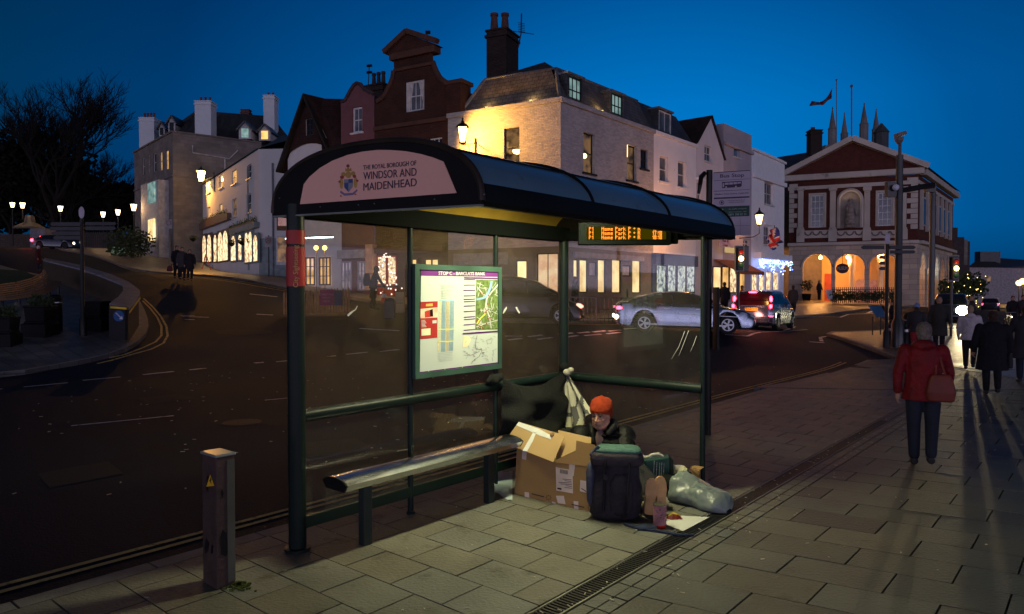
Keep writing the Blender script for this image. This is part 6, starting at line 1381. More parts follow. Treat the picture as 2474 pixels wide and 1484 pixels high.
# ================================================================ vehicles
tyre = mat('tyre_rubber', (.012, .012, .012), rough=.8); alloy = mat('alloy_rim', (.35, .36, .38), rough=.3, metal=.9)
carglass = mat('car_glass', (.01, .012, .015), rough=.05, spec=.7); trimb = mat('car_black_trim', (.012, .012, .013), rough=.5)
silver = mat('silver_paint', (.24, .28, .36), rough=.26, metal=.85, var=.05, coat=.6); darkp = mat('dark_mauve_paint', (.012, .007, .011), rough=.35, var=.1, coat=.3); navyp = mat('dark_blue_paint', (.02, .025, .04), rough=.3, metal=.3, coat=.5)
taill = emit('tail_light', (1.0, .03, .06), 12); brake = emit('brake_light', (1.0, .02, .04), 30); revl = emit('reversing_light', (1.0, .75, .45), 14); headw = emit('headlamp', (1, .85, .55), 6)
def ip(k, x):
 if x <= k[0][0]: return k[0][1]
 for (a, b), (c, d) in zip(k, k[1:]):
  if x <= c: t = (x - a) / (c - a); t = t * t * (3 - 2 * t) * .4 + t * .6; return b + (d - b) * t
 return k[-1][1]
def car(name, label, cat, x, y, hd, L, W, top, cab, belt, roofw, wb, wr, paint, wins, group=None, rims=True, zoff=0.0):
 """top: (x, z) bonnet/deck line; cab: (x, z) roof line; belt: z of waist; wins: side glass polygons (x, z)"""
 fw = Vector((math.sin(hd), math.cos(hd), 0)); rt = Vector((fw.y, -fw.x, 0)); p = Vector((x, y, 0))
 zf = T(*(xy(p + fw * wb))) - .1; zr_ = T(*(xy(p - fw * wb))) - .1; pit = (zf - zr_) / (2 * wb); z0 = (zf + zr_) / 2 + zoff
 M = Matrix(((fw.x, -rt.x, 0, x), (fw.y, -rt.y, 0, y), (pit, 0, 1, z0), (0, 0, 0, 1)))
 t_ = thing(name, label, cat, (x, y, z0), group); mb = lambda: MB(M)
 g = mb(); rr = []; n = 56
 for i in range(n + 1):
  X = -L / 2 + L * i / n; e = min(1, (L / 2 - abs(X)) / .35); w_ = W / 2 * (.80 + .20 * math.sin(math.pi / 2 * max(0, e)) ** .6); zt = ip(top, X); zb = .2 + .12 * (1 - min(1, e * 1.5))
  for xw in (-wb, wb):
   d_ = abs(X - xw)
   if d_ < wr + .07: zb = max(zb, wr + math.sqrt(max(0, (wr + .07) ** 2 - d_ ** 2)) * 1.0)
  zb = min(zb, zt - .12); mid = zb + (zt - zb) * .6
  rr.append([(X, -w_ * .9, zb), (X, -w_, zb + .06), (X, -w_ * 1.0, mid), (X, -w_ * .965, zt - .07), (X, -w_ * .88, zt - .01), (X, 0, zt + .03), (X, w_ * .88, zt - .01), (X, w_ * .965, zt - .07), (X, w_, mid), (X, w_, zb + .06), (X, w_ * .9, zb)])
 g.rings(rr); g.build('body', paint, t_, smooth=True)
 g = mb(); c0, c1 = cab[0][0], cab[-1][0]; rr = []
 hw = lambda X, z: W / 2 * (.93 - (.93 - roofw) * smin((z - belt) / (max(q[1] for q in cab) - belt), 0, 1))
 for i in range(31):
  X = c0 + (c1 - c0) * i / 30; z = ip(cab, X); zb = belt - .05; z = max(z, zb + .01); a = hw(X, z - .06); b_ = W / 2 * .93
  rr.append([(X, -b_, zb), (X, -a, max(zb, z - .07)), (X, -a * .93, z - .01), (X, -a * .5, z + .015), (X, 0, z + .02), (X, a * .5, z + .015), (X, a * .93, z - .01), (X, a, max(zb, z - .07)), (X, b_, zb)])
 g.rings(rr); g.build('cabin', paint, t_, smooth=True)
 for sd in (-1, 1):
  for poly in wins:
   g = mb(); pts = [(X, sd * (hw(X, z) + .012), z) for X, z in poly]; g.add(pts, [tuple(range(len(pts)))]); g.build('side_window', carglass, t_)
 # windscreen and rear window laid on the cabin ends
 for k, (xa, xb) in enumerate(((c1, c1 - .62), (c0, c0 + .45))):
  xa2 = xa - .06 * (1 if k == 0 else -1); g = mb(); za, zb_ = ip(cab, xa2), ip(cab, xb); nx = .02 * (1 if k == 0 else -1)
  g.add([(xa2 + nx, -hw(xa2, za) * .9, za + .02), (xa2 + nx, hw(xa2, za) * .9, za + .02), (xb + nx, hw(xb, zb_) * .84, zb_ + .005), (xb + nx, -hw(xb, zb_) * .84, zb_ + .005)], [(0, 1, 2, 3)]); g.build('windscreen' if k == 0 else 'rear_window', carglass, t_)
 for xw in (-wb, wb):
  for sd in (-1, 1):
   yc = sd * (W / 2 - .10); Mw = M @ Matrix.Translation((xw, yc, wr)) @ Matrix.Rotation(R(90), 4, 'X')
   g = MB(Mw); g.lathe((0, 0, 0), [(wr * .62, -.1), (wr * .95, -.1), (wr, -.06), (wr, .06), (wr * .95, .1), (wr * .62, .1)], 22); wl_ = g.build('wheel', tyre, t_, smooth=True)
   g = MB(Mw); f_ = -sd
   g.lathe((0, 0, f_ * .07), [(wr * .64, -.02), (wr * .64, .0)], 20) if not rims else None
   if rims:
    for k in range(20): a0, a1 = 2 * math.pi * k / 20, 2 * math.pi * (k + 1) / 20; g.bar((wr * .6 * math.cos(a0), wr * .6 * math.sin(a0), f_ * .095), (wr * .6 * math.cos(a1), wr * .6 * math.sin(a1), f_ * .095), .03)
    for k in range(5):
     for o in (-.13, .13): a0 = 2 * math.pi * k / 5 + o; g.bar((.03 * math.cos(a0), .03 * math.sin(a0), f_ * .1), (wr * .6 * math.cos(a0), wr * .6 * math.sin(a0), f_ * .1), .03)
    g.lathe((0, 0, f_ * .095), [(.05, -.01), (.05, .015)], 10)
   g.build('rim', alloy, wl_)
  g = mb(); g.box(xw - wr * .95, xw + wr * .95, -W / 2 + .22, W / 2 - .22, .25, wr * 1.9 - .02); g.build('wheel_well', trimb, t_)
 g = mb(); g.box(-L / 2 + .25, L / 2 - .25, -W / 2 + .24, W / 2 - .24, .18, .5); g.build('underbody', trimb, t_)
 return t_, M, hw
def lens(M, t_, x, y, z, sx, sy, sz, m_, nm):
 g = MB(M); g.ball((x, y, z), sx, sy, sz, 12, 8); return g.build(nm, m_, t_, smooth=True)
def mirror(M, t_, x, y, z, m_):
 g = MB(M); g.ball((x, y, z), .06, .11, .08, 10, 6); g.build('door_mirror', m_, t_, smooth=True)
# silver saloon
c1_, M1, hw1 = car('silver_saloon', 'long silver saloon car seen side-on through the shelter glass', 'car', 6.18, 26.0, R(95), 4.88, 1.86,
 [(-2.44, .78), (-2.36, .97), (-2.2, 1.05), (-1.7, 1.07), (-1, 1.0), (.9, .97), (1.3, .96), (2.0, .86), (2.3, .72), (2.44, .55)],
 [(-2.02, 1.06), (-1.5, 1.27), (-1.0, 1.41), (-.3, 1.46), (.2, 1.44), (.7, 1.28), (1.35, .97)], 1.0, .70, 1.44, .335, silver,
 [[(-1.55, 1.08), (-1.35, 1.22), (-.95, 1.34), (-.5, 1.37), (-.45, 1.03), (-.8, 1.02)], [(-.4, 1.03), (-.45, 1.375), (.1, 1.38), (.5, 1.27), (1.0, 1.03)]])
for sd in (-1, 1):
 lens(M1, c1_, -2.28, sd * .78, .84, .14, .13, .075, brake, 'tail_light'); lens(M1, c1_, -2.42, sd * .72, .52, .05, .16, .08, revl, 'bumper_light') if sd > 0 else lens(M1, c1_, -2.40, sd * .74, .52, .07, .16, .09, revl, 'bumper_light')
 lens(M1, c1_, 2.22, sd * .74, .66, .2, .14, .08, mat('headlight_glass', (.4, .45, .5), rough=.1), 'headlight'); mirror(M1, c1_, .85, sd * 1.02, 1.02, silver)
 g = MB(M1); g.bar((-1.5, sd * .935, .72), (1.9, sd * .935, .62), .02, .02); g.bar((-1.4, sd * .925, .3), (1.4, sd * .925, .3), .03, .05); g.build('side_trim', alloy, c1_)
 for xh in (-.75, .35): g = MB(M1); g.bar((xh, sd * .94, .86), (xh + .2, sd * .94, .86), .03); g.build('door_handle', alloy, c1_)
point('car_rear_glow', M1 @ Vector((-2.75, -.6, .45)), (1, .25, .15), 14, c1_, .1)
# silver people carrier ahead of it
c2_, M2, hw2 = car('silver_hatchback', 'small silver people carrier with glowing red brake lights seen from behind', 'car', 11.0, 31.1, R(34), 4.1, 1.76,
 [(-2.05, .92), (-1.98, 1.0), (-1.2, 1.02), (.9, 1.0), (1.4, .95), (1.85, .75), (2.05, .5)],
 [(-2.02, 1.05), (-1.9, 1.35), (-1.7, 1.58), (-1.2, 1.63), (.0, 1.63), (.6, 1.5), (1.1, 1.2), (1.45, 1.0)], 1.02, .80, 1.27, .31, silver,
 [[(-1.55, 1.08), (-1.5, 1.48), (-.85, 1.52), (-.85, 1.07)], [(-.78, 1.07), (-.78, 1.52), (.1, 1.51), (.1, 1.06)], [(.17, 1.06), (.17, 1.5), (.5, 1.42), (1.0, 1.08)]])
g = MB(M2); g.add([(-2.06, -.68, 1.02), (-2.06, .68, 1.02), (-1.84, .6, 1.5), (-1.84, -.6, 1.5)], [(0, 1, 2, 3)]); g.build('tailgate_glass', mat('tailgate_glass', (.06, .008, .012), rough=.1, spec=.6), c2_)
for sd in (-1, 1):
 lens(M2, c2_, -1.93, sd * .74, 1.27, .06, .06, .13, brake, 'brake_light'); lens(M2, c2_, -2.04, sd * .76, .98, .06, .06, .08, brake, 'brake_light'); lens(M2, c2_, -2.04, sd * .77, .58, .03, .1, .03, taill, 'reflector'); mirror(M2, c2_, .85, sd * .98, 1.08, trimb)
lens(M2, c2_, -1.86, 0, 1.56, .03, .18, .035, brake, 'high_brake_light')
g = MB(M2); g.box(-2.1, -2.06, -.74, .74, .44, .56); g.build('bumper_strip', silver, c2_)
g = MB(M2); g.box(-2.085, -2.07, -.26, .26, .80, .92); np_ = g.build('number_plate', mat('plate_yellow', (.75, .48, .02), rough=.4), c2_)
fw2 = Vector((math.sin(R(34)), math.cos(R(34)), 0)); text('GW07 LVS', frame(M2 @ Vector((-2.09, 0, .86)), Vector((fw2.y, -fw2.x, 0)), (0, 0, 1)), .1, trimb, np_, width=.45)
g = MB(M2); g.tube([M2.inverted() @ (M2 @ Vector((-2.3, 0, .4))), (-2.1, 0, .35)], .03, 6); g.ball((-2.3, 0, .44), .04); g.build('tow_ball', alloy, c2_)
point('brake_glow', M2 @ Vector((-2.6, -.1, .75)), (1, .35, .25), 24, c2_, .2)
# dark people carrier
c3_, M3, hw3 = car('dark_people_carrier', 'dark plum people carrier waiting behind the silver saloon', 'car', .45, 27.6, R(94), 4.65, 1.84,
 [(-2.3, .9), (-2.2, 1.05), (.9, 1.05), (1.5, .98), (2.05, .82), (2.3, .55)],
 [(-2.25, 1.05), (-2.0, 1.5), (-1.5, 1.68), (-.2, 1.70), (.5, 1.58), (1.0, 1.34), (1.7, 1.0)], 1.05, .78, 1.42, .34, darkp,
 [[(-1.9, 1.12), (-1.8, 1.5), (-.8, 1.57), (-.8, 1.12)], [(-.72, 1.12), (-.72, 1.57), (.1, 1.53), (.1, 1.11)], [(.18, 1.11), (.18, 1.52), (.6, 1.4), (1.15, 1.12)]])
for sd in (-1, 1):
 lens(M3, c3_, 2.08, sd * .74, .74, .2, .14, .09, emit('side_light_pink', (1, .3, .22), 4), 'headlight'); lens(M3, c3_, 2.26, sd * .66, .36, .06, .1, .06, headw, 'fog_light'); mirror(M3, c3_, .95, sd * 1.0, 1.1, darkp)
 g = MB(M3); g.tube([(x_, sd * (hw3(x_, z_) + .02), z_) for x_, z_ in ((-2.0, 1.08), (-.8, 1.09), (.3, 1.08), (1.3, 1.07))], .012, 5); g.tube([(x_, sd * (hw3(x_, z_) + .02), z_) for x_, z_ in ((-1.9, 1.53), (-.8, 1.6), (.1, 1.57), (.7, 1.42), (1.35, 1.12))], .012, 5); g.build('chrome_trim', mat('chrome_strip', (.3, .35, .5), rough=.2, metal=1), c3_)
# oncoming car with dazzling headlight
c4_, M4, hw4 = car('oncoming_car', 'dark estate car with one dazzling headlight on the far right road', 'car', 26.4, 43.0, R(214), 4.5, 1.85,
 [(-2.2, .9), (.9, 1.0), (1.6, .95), (2.1, .8), (2.25, .55)], [(-2.1, 1.0), (-1.9, 1.4), (-1.2, 1.6), (.1, 1.6), (.6, 1.4), (1.3, 1.0)], 1.0, .78, 1.35, .33, navyp,
 [[(-1.6, 1.08), (-1.5, 1.42), (-.2, 1.48), (-.2, 1.06)], [(-.1, 1.06), (-.1, 1.48), (.4, 1.36), (.95, 1.06)]], rims=False)
hp_ = M4 @ Vector((2.24, .66, .68)); lens(M4, c4_, 2.2, .66, .68, .1, .33, .30, emit('headlamp_main', (1, .86, .5), 60), 'headlight'); lens(M4, c4_, 2.2, -.66, .68, .06, .1, .08, emit('side_lamp', (1, .6, .25), 3), 'headlight')  # main lens enlarged to stand in for the glare around it
dirc = (Vector((8.5, 8.0, .1)) - hp_).normalized()
point('headlight_beam', hp_ + dirc * .25, (1, .78, .42), 1300, c4_, .07, spot=R(46), rot=dirc.to_track_quat('-Z', 'Y').to_euler())
# car far off with two red lights, coach-like car at the castle gate
c5_, M5, hw5 = car('distant_car', 'distant dark car showing two small red lights at the right', 'car', *xy(pl(2394, 82)), R(35), 4.2, 1.75,
 [(-2.05, .92), (.9, 1.0), (1.85, .75), (2.05, .5)], [(-2.0, 1.02), (-1.7, 1.45), (.3, 1.45), (1.3, 1.0)], 1.0, .78, 1.27, .31, navyp, [[(-1.5, 1.08), (-1.3, 1.35), (.2, 1.35), (.8, 1.05)]], rims=False)
for sd in (-1, 1): lens(M5, c5_, -2.05, sd * .68, .8, .05, .13, .12, taill, 'tail_light')
c6_, M6, hw6 = car('dark_saloon', 'dark saloon with bright red tail light passing the castle gate', 'car', *xy(pl(143, 74)), R(97), 4.7, 1.8,
 [(-2.35, .85), (-2.1, 1.0), (.9, .98), (1.9, .85), (2.35, .55)], [(-1.9, 1.0), (-1.1, 1.38), (.1, 1.42), (.7, 1.25), (1.35, .96)], .98, .72, 1.4, .33, navyp,
 [[(-1.4, 1.06), (-.9, 1.3), (-.4, 1.33), (-.4, 1.0)], [(-.3, 1.0), (-.3, 1.33), (.2, 1.3), (.95, 1.0)]], rims=False)
lens(M6, c6_, -2.3, -.8, .8, .2, .1, .14, brake, 'tail_light'); lens(M6, c6_, -1.75, -.3, 1.22, .08, .1, .05, taill, 'high_brake_light'); lens(M6, c6_, 2.3, -.72, .62, .08, .12, .12, headw, 'headlight')
point('tail_glow', M6 @ Vector((-2.6, -1.2, .8)), (1, .05, .08), 30, c6_, .1)
# ================================================================ people
def fuse(mb, vox, smooth=4, M=None):
 """merge overlapping lofts into one continuous skin"""
 me = bpy.data.meshes.new('tmp'); me.from_pydata([tuple(v) for v in mb.v], [], mb.f)
 o = bpy.data.objects.new('tmp', me); COL.objects.link(o)
 md = o.modifiers.new('r', 'REMESH'); md.mode = 'VOXEL'; md.voxel_size = vox; md.use_smooth_shade = True
 ms = o.modifiers.new('s', 'SMOOTH'); ms.iterations = smooth; ms.factor = .5
 bpy.context.view_layer.update(); me2 = bpy.data.meshes.new_from_object(o.evaluated_get(bpy.context.evaluated_depsgraph_get()))
 bpy.data.objects.remove(o); bpy.data.meshes.remove(me)
 for p in me2.polygons: p.use_smooth = True
 return me2
def fbuild(mb, name, m_, parent, vox, smooth=4):
 me = fuse(mb, vox, smooth); me.name = name; off = Vector((0, 0, 0)); r = parent
 while r is not None: off = off + r.location; r = r.parent
 me.transform(Matrix.Translation(-off)); me.materials.clear(); me.materials.append(m_)
 o = bpy.data.objects.new(name, me); COL.objects.link(o); o.parent = parent; return o
def tor(mb, secs, n=14):
 """stack of elliptical sections (x, y, z, rx, ry)"""
 mb.rings([[(cx + rx * math.cos(2 * math.pi * k / n), cy + ry * math.sin(2 * math.pi * k / n), z) for k in range(n)] for cx, cy, z, rx, ry in secs])
def limb(mb, pts, rs, n=10):
 mb.tube(pts, rs, n);
 for p, r in zip(pts, rs): mb.ball(p, r * .98, n=8, m=6)
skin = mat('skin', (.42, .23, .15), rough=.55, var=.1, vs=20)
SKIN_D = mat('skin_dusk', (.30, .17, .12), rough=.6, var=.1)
def hand(mb, w_, d, side, k=1.0, curl=.3, up=None):
 """w_ wrist, d direction of the fingers, side = thumb direction"""
 w_, d, side = Vector(w_), Vector(d).normalized(), Vector(side).normalized(); nrm = d.cross(side).normalized()
 mb.tube([w_, w_ + d * .03 * k, w_ + d * .085 * k], [.024 * k, .033 * k, .036 * k], 8)
 for i, L in enumerate((.066, .074, .068, .054)):
  b = w_ + d * .085 * k + side * (.027 - i * .018) * k; L *= k
  mb.tube([b, b + (d + nrm * curl * .4) * L * .45, b + (d + nrm * curl * 1.4) * L * .75, b + (d * .8 + nrm * curl * 2) * L], [.0095 * k, .009 * k, .008 * k, .006 * k], 6)
 mb.tube([w_ + d * .03 * k + side * .02 * k, w_ + d * .06 * k + side * .045 * k, w_ + d * .09 * k + side * .055 * k + nrm * .01 * k], [.013 * k, .011 * k, .008 * k], 6)
def person(label, p, hd, H=1.7, coat=None, leg=None, hair=None, cl=.62, stride=.0, arms=(.1, -.1), wid=1.0, hood=False, hat=None, gp=None, vox=.02, lean=0, pose=None, shoes=None, bagm=None, bag=None, scarf=None, skinm=None, ls=None, rootz=None):
 """p ground point; hd heading (radians clockwise from +Y); cl = height of coat hem"""
 k = H / 1.72; fw = Vector((math.sin(hd), math.cos(hd), 0)); rt = Vector((fw.y, -fw.x, 0)); p = Vector(p)
 M = Matrix(((rt.x * k, fw.x * k, 0, p.x), (rt.y * k, fw.y * k, 0, p.y), (0, 0, k, p.z), (0, 0, 0, 1)))
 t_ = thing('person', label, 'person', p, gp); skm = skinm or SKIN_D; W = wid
 ln = lean; hip = Vector((0, 0, .92)); hx = .095
 A = []
 lg = ls or ((stride, 0), (-stride, .06 if stride else 0))
 for sd, (sw, lift) in zip((-1, 1), lg):
  h_ = Vector((sd * hx, 0, .90)); kn = Vector((sd * hx, .24 * sw + .06 * abs(sw) + (.04 if lift else 0), .49 + lift * .3)); an = Vector((sd * .085, .52 * sw, .09 + lift)); A.append((h_, kn, an))
 C = lambda z, dy=0: Vector((0, ln * (z - .9) + dy, z))
 sh = [Vector((sd * .185 * W, ln * .5, 1.40)) for sd in (-1, 1)]; el = []; wr_ = []
 for i, sd in enumerate((-1, 1)):
  a = arms[i]
  if isinstance(a, tuple): e_, w_ = a; el.append(Vector(e_)); wr_.append(Vector(w_))
  else: el.append(sh[i] + Vector((sd * .06, a * .5, -.27))); wr_.append(el[-1] + Vector((sd * .0, a * .5 + .06, -.24)))
 # body: one continuous surface
 b = MB(M); hy = ln * .75
 tor(b, [(0, 0, .86, .15, .1), (0, 0, .95, .155, .11), (0, ln * .15, 1.1, .13, .1), (0, ln * .35, 1.3, .155, .11), (0, ln * .5, 1.42, .14, .09), (0, ln * .55, 1.47, .06, .055), (0, ln * .6, 1.54, .055, .055)])
 b.ball((0, hy + .01, 1.615), .074, .092, .112, 14, 10); b.ball((0, hy + .03, 1.55), .05, .06, .05); b.tube([(0, hy + .09, 1.63), (0, hy + .118, 1.59), (0, hy + .095, 1.585)], [.008, .014, .01], 6)
 for sd in (-1, 1): b.ball((sd * .075, hy, 1.605), .012, .02, .03); b.ball((sd * .03, hy + .078, 1.625), .014, .012, .008)
 for i, sd in enumerate((-1, 1)):
  limb(b, [sh[i], el[i], wr_[i]], [.045, .036, .024]); h_, kn, an = A[i]; limb(b, [h_, kn, an], [.075, .048, .034]); b.tube([an, an + Vector((0, .13, -.05))], [.035, .03], 8)
  hand(b, wr_[i], (wr_[i] - el[i]).normalized() + Vector((0, .1, 0)), Vector((-sd * .3, 1, .2)))
 fbuild(b, 'body', skm, t_, max(.011, vox * .6), 2)
 # trousers, shoes
 tr = MB(M)
 for h_, kn, an in A: limb(tr, [h_, kn, an + Vector((0, -.01, .03))], [.105, .078, .062])
 tor(tr, [(0, 0, .84, .16 * W, .12), (0, 0, .98, .165 * W, .125)])
 fbuild(tr, 'trousers', leg, t_, vox, 3)
 so = MB(M)
 for h_, kn, an in A: so.tube([an + Vector((0, -.06, -.04)), an + Vector((0, 0, -.035)), an + Vector((0, .12, -.052)), an + Vector((0, .19, -.06))], [.04, .05, .042, .028], 10);
 fbuild(so, 'shoes', shoes or mat('dark_shoe', (.015, .014, .014), rough=.5), t_, vox * .8, 1)
 # coat
 ct_ = MB(M); secs = []
 hem = cl
 for z, rx, ry in ((hem, .20 + (.98 - hem) * .05, .15 + (.98 - hem) * .05), (.95, .185, .145), (1.12, .175, .13), (1.3, .19, .135), (1.4, .18, .125), (1.47, .11, .1), (1.52, .075, .08)):
  secs.append((0, ln * max(0, z - .9) - (.0 if z > .9 else 0), z, rx * W, ry * (W * .5 + .5)))
 tor(ct_, secs)
 for i, sd in enumerate((-1, 1)): w2 = el[i] + (wr_[i] - el[i]) * .93; limb(ct_, [sh[i] + Vector((-sd * .02, 0, 0)), el[i], w2], [.075 * (W * .5 + .5), .062, .05])
 if hood == 'down': ct_.ball((0, ln * .5 - .07, 1.46), .13, .1, .075); ct_.tube([(-.11, ln * .5 + .02, 1.47), (0, ln * .5 + .07, 1.45), (.11, ln * .5 + .02, 1.47)], .035, 8)
 if hood == 'up': ct_.ball((0, hy - .015, 1.62), .105, .115, .135, 14, 10)
 fbuild(ct_, 'coat', coat, t_, vox, 4)
 if hair is not None and hood != 'up':
  hh = MB(M); hh.ball((0, hy - .012, 1.64), .088, .102, .105, 14, 10); hh.ball((0, hy - .045, 1.58), .078, .062, .09, 12, 8)
  if hat == 'long': hh.tube([(0, hy - .05, 1.6), (0, hy - .07, 1.5), (0, hy - .07, 1.38)], [.08, .09, .05], 10)
  o = fbuild(hh, 'hair', hair, t_, vox * .7, 2)
 if hat is not None and hat != 'long':
  hh = MB(M); hh.ball((0, hy - .01, 1.67), .098, .11, .095, 14, 10); hh.lathe((0, hy - .005, 1.62), [(.098, 0), (.105, .02), (.1, .05)], 16); hh.ball((0, hy - .01, 1.775), .025); fbuild(hh, 'hat', hat, t_, vox * .7, 2)
 if bag:
  for bx in bag:
   (x_, y_, z_, a_, b_, c_, topz, topx) = bx; g = MB(M); g.rings([[(x_ + a_ * s1 * (math.copysign(abs(math.cos(q)) ** .6, math.cos(q))), y_ + b_ * s1 * (math.copysign(abs(math.sin(q)) ** .6, math.sin(q))), z_ + dz * c_) for q in [2 * math.pi * i / 16 for i in range(16)]] for dz, s1 in ((-1, .75), (-.9, .95), (-.3, 1.05), (.4, .9), (.85, .72), (1, .6))])
   bo = fbuild(g, 'bag', bagm, t_, vox * .8, 2); g = MB(M)
   for o_ in (-.5, .5): g.tube([(x_ + a_ * o_ * .7, y_, z_ + c_ * .85), (topx + a_ * o_ * .3, y_ * .5, (z_ + c_ + topz) / 2), (topx, y_ * .3, topz), (topx - .0, -y_ * .3 + .04, (z_ + c_ + topz) / 2 + .05)], .012, 6)
   g.build('bag_strap', bagm, bo)
 return t_
dk = mat('dark_wool', (.010, .009, .012), rough=.9, var=.3, vs=6, bump=.8, bs=9); dk2 = mat('charcoal_cloth', (.028, .026, .03), rough=.85, var=.3); navy = mat('navy_denim', (.012, .016, .028), rough=.85, var=.25)
redj = mat('red_jacket', (.13, .003, .007), rough=.65, var=.3, vs=6, bump=.9, bs=9); puff = mat('white_puffer', (.46, .40, .42), rough=.6, var=.2, vs=9, bump=.8, bs=14)
greyh = mat('grey_hair', (.16, .13, .12), rough=.9, var=.4, vs=40, bump=.8, bs=60); brownh = mat('brown_hair', (.05, .028, .02), rough=.9, var=.4, vs=40, bump=.8, bs=60); bagbr = mat('brown_leather', (.14, .025, .018), rough=.5, var=.2)
def fp_(x, y, off=0.0): return onT(x, y, off)
def GP(x, y): return gp(x, y, 0.0)
# woman in the red jacket, near right
p = GP(2228, 1126)
person('person walking away in red hooded jacket with brown shoulder bag', p, R(27), 1.63, redj, navy, greyh, .80, stride=.10, arms=(-.12, .14), wid=1.14, hood='down', vox=.011, bagm=bagbr, bag=[(.17, -.16, .97, .15, .06, .16, 1.44, .15)], ls=((.06, 0), (-.18, .05)))
# woman in the pale quilted coat
t_ = person('person in pale quilted puffer coat with hood down standing with back turned', GP(2342, 893), R(36), 1.62, puff, dk, mat('fair_hair', (.25, .17, .10), rough=.9, var=.3, vs=30), .80, stride=.1, arms=(.05, .1), wid=1.12, hood='down', vox=.016)
person('person in long black coat with brown bob walking away near the right edge', GP(2396, 955), R(24), 1.60, dk, dk, brownh, .52, stride=.16, arms=(.05, -.05), wid=1.35, vox=.016, bagm=dk2, bag=[(.30, 0, .72, .05, .12, .15, 1.0, .28)])
person('person in black coat half cut off by the right edge of the view', GP(2476, 925), R(20), 1.66, dk2, navy, brownh, .55, stride=.12, arms=(.25, .1), wid=1.2, vox=.018)
person('person in black jacket photographing beside the tall black pole', GP(2156, 832), R(300), 1.66, dk, dk, brownh, .8, arms=(((-.2, .2, 1.2), (-.06, .36, 1.48)), ((.2, .2, 1.2), (.06, .36, 1.48))), vox=.02)
person('person in light blue bobble hat and red trousers behind the litter bin', GP(2214, 858), R(40), 1.58, dk2, mat('red_trousers', (.25, .015, .02), rough=.8), brownh, .78, hat=mat('pale_blue_knit', (.16, .22, .40), rough=.95, bump=.6, bs=90), vox=.02, wid=1.15)
person('tall person in long dark coat standing behind the right black post', GP(2268, 850), R(200), 1.8, mat('dark_olive_coat', (.03, .028, .025), rough=.9), dk, greyh, .5, vox=.02, wid=1.1)
person('person crossing in front of the dazzling headlight', GP(2350, 800), R(285), 1.72, dk2, dk, mat('fair_hair', (.25, .17, .10)), .75, stride=.25, vox=.026, lean=.08)
person('person in dark coat pushing a bicycle towards the view at the far right', GP(2446, 803), R(205), 1.75, dk, dk, brownh, .6, stride=.15, arms=(.3, .2), vox=.024)
person('person in dark coat behind the cyclist at the right edge', GP(2471, 800), R(200), 1.78, dk2, dk, brownh, .6, stride=.1, vox=.026)
# across the road
person('person silhouetted in the left arch of the guildhall arcade', at(1979, 726, 60.5), R(150), 1.68, dk, dk, greyh, .7, vox=.03)
person('person in dark clothes walking towards the guildhall beside the silver people carrier', fp_(1915, 766), R(35), 1.72, dk2, dk, brownh, .75, stride=.2, vox=.026, lean=.12)
person('person in black coat on the pavement left of the amber traffic light', fp_(1750, 767), R(20), 1.78, dk, dk, brownh, .7, vox=.026)
person('person in a dark red top beyond the traffic light pole', fp_(1793, 762), R(100), 1.6, mat('dark_red_top', (.12, .02, .02), rough=.8), dk, brownh, .8, vox=.026)
for x, y, hh, lab, h_, cm in ((1478, 752, 1.35, 'person with long hair seated by the railings above the silver saloon boot', 10, dk2), (1505, 752, 1.42, 'person in dark jacket seated right of the long haired sitter', 15, dk), (1389, 766, 1.7, 'person holding a drink seen right of the thick shelter corner post', 80, dk)):
 person(lab, fp_(x, y + 2), R(h_), hh, cm, dk, brownh, .55, vox=.026, hat='long' if x == 1478 else None, wid=1.2)
person('person with large rucksack and carrier bag crossing the road', fp_(901, 749), R(60), 1.68, dk, dk, brownh, .85, stride=.22, lean=.22, arms=(.05, .25), vox=.02, hood='up', bagm=dk, bag=[(0, -.24, 1.2, .17, .13, .25, 1.42, 0), (-.28, .1, .58, .06, .14, .14, .8, -.24)])
person('person carrying a holdall, left one of the three crossing Castle Hill', fp_(428, 676), R(140), 1.76, dk, dk, brownh, .72, stride=.2, arms=(.1, .05), vox=.026, bagm=mat('maroon_holdall', (.06, .012, .02), rough=.7), bag=[(.34, 0, .55, .14, .08, .14, .8, .26)])
person('person in black coat, middle one of the three crossing Castle Hill', fp_(441, 678), R(150), 1.72, dk2, dk, brownh, .68, stride=.12, vox=.026)
person('person in black coat, right one of the three crossing Castle Hill', fp_(459, 679), R(155), 1.62, dk, dk, brownh, .66, stride=.2, vox=.026, wid=1.1)
person('person window shopping in front of the glowing brown shopfront', fp_(517, 648), R(60), 1.68, dk2, dk, brownh, .8, stride=.15, vox=.03)
t_ = person('white haired person in dark red coat with pale blue bag by the island wall', fp_(94, 656), R(60), 1.68, mat('wine_coat', (.05, .005, .006), rough=.8), dk, mat('white_hair', (.42, .36, .34), rough=.9), .5, vox=.026, wid=1.25, bagm=mat('pale_carrier', (.2, .28, .42), rough=.6), bag=[(-.34, 0, .5, .13, .07, .15, .8, -.26)])
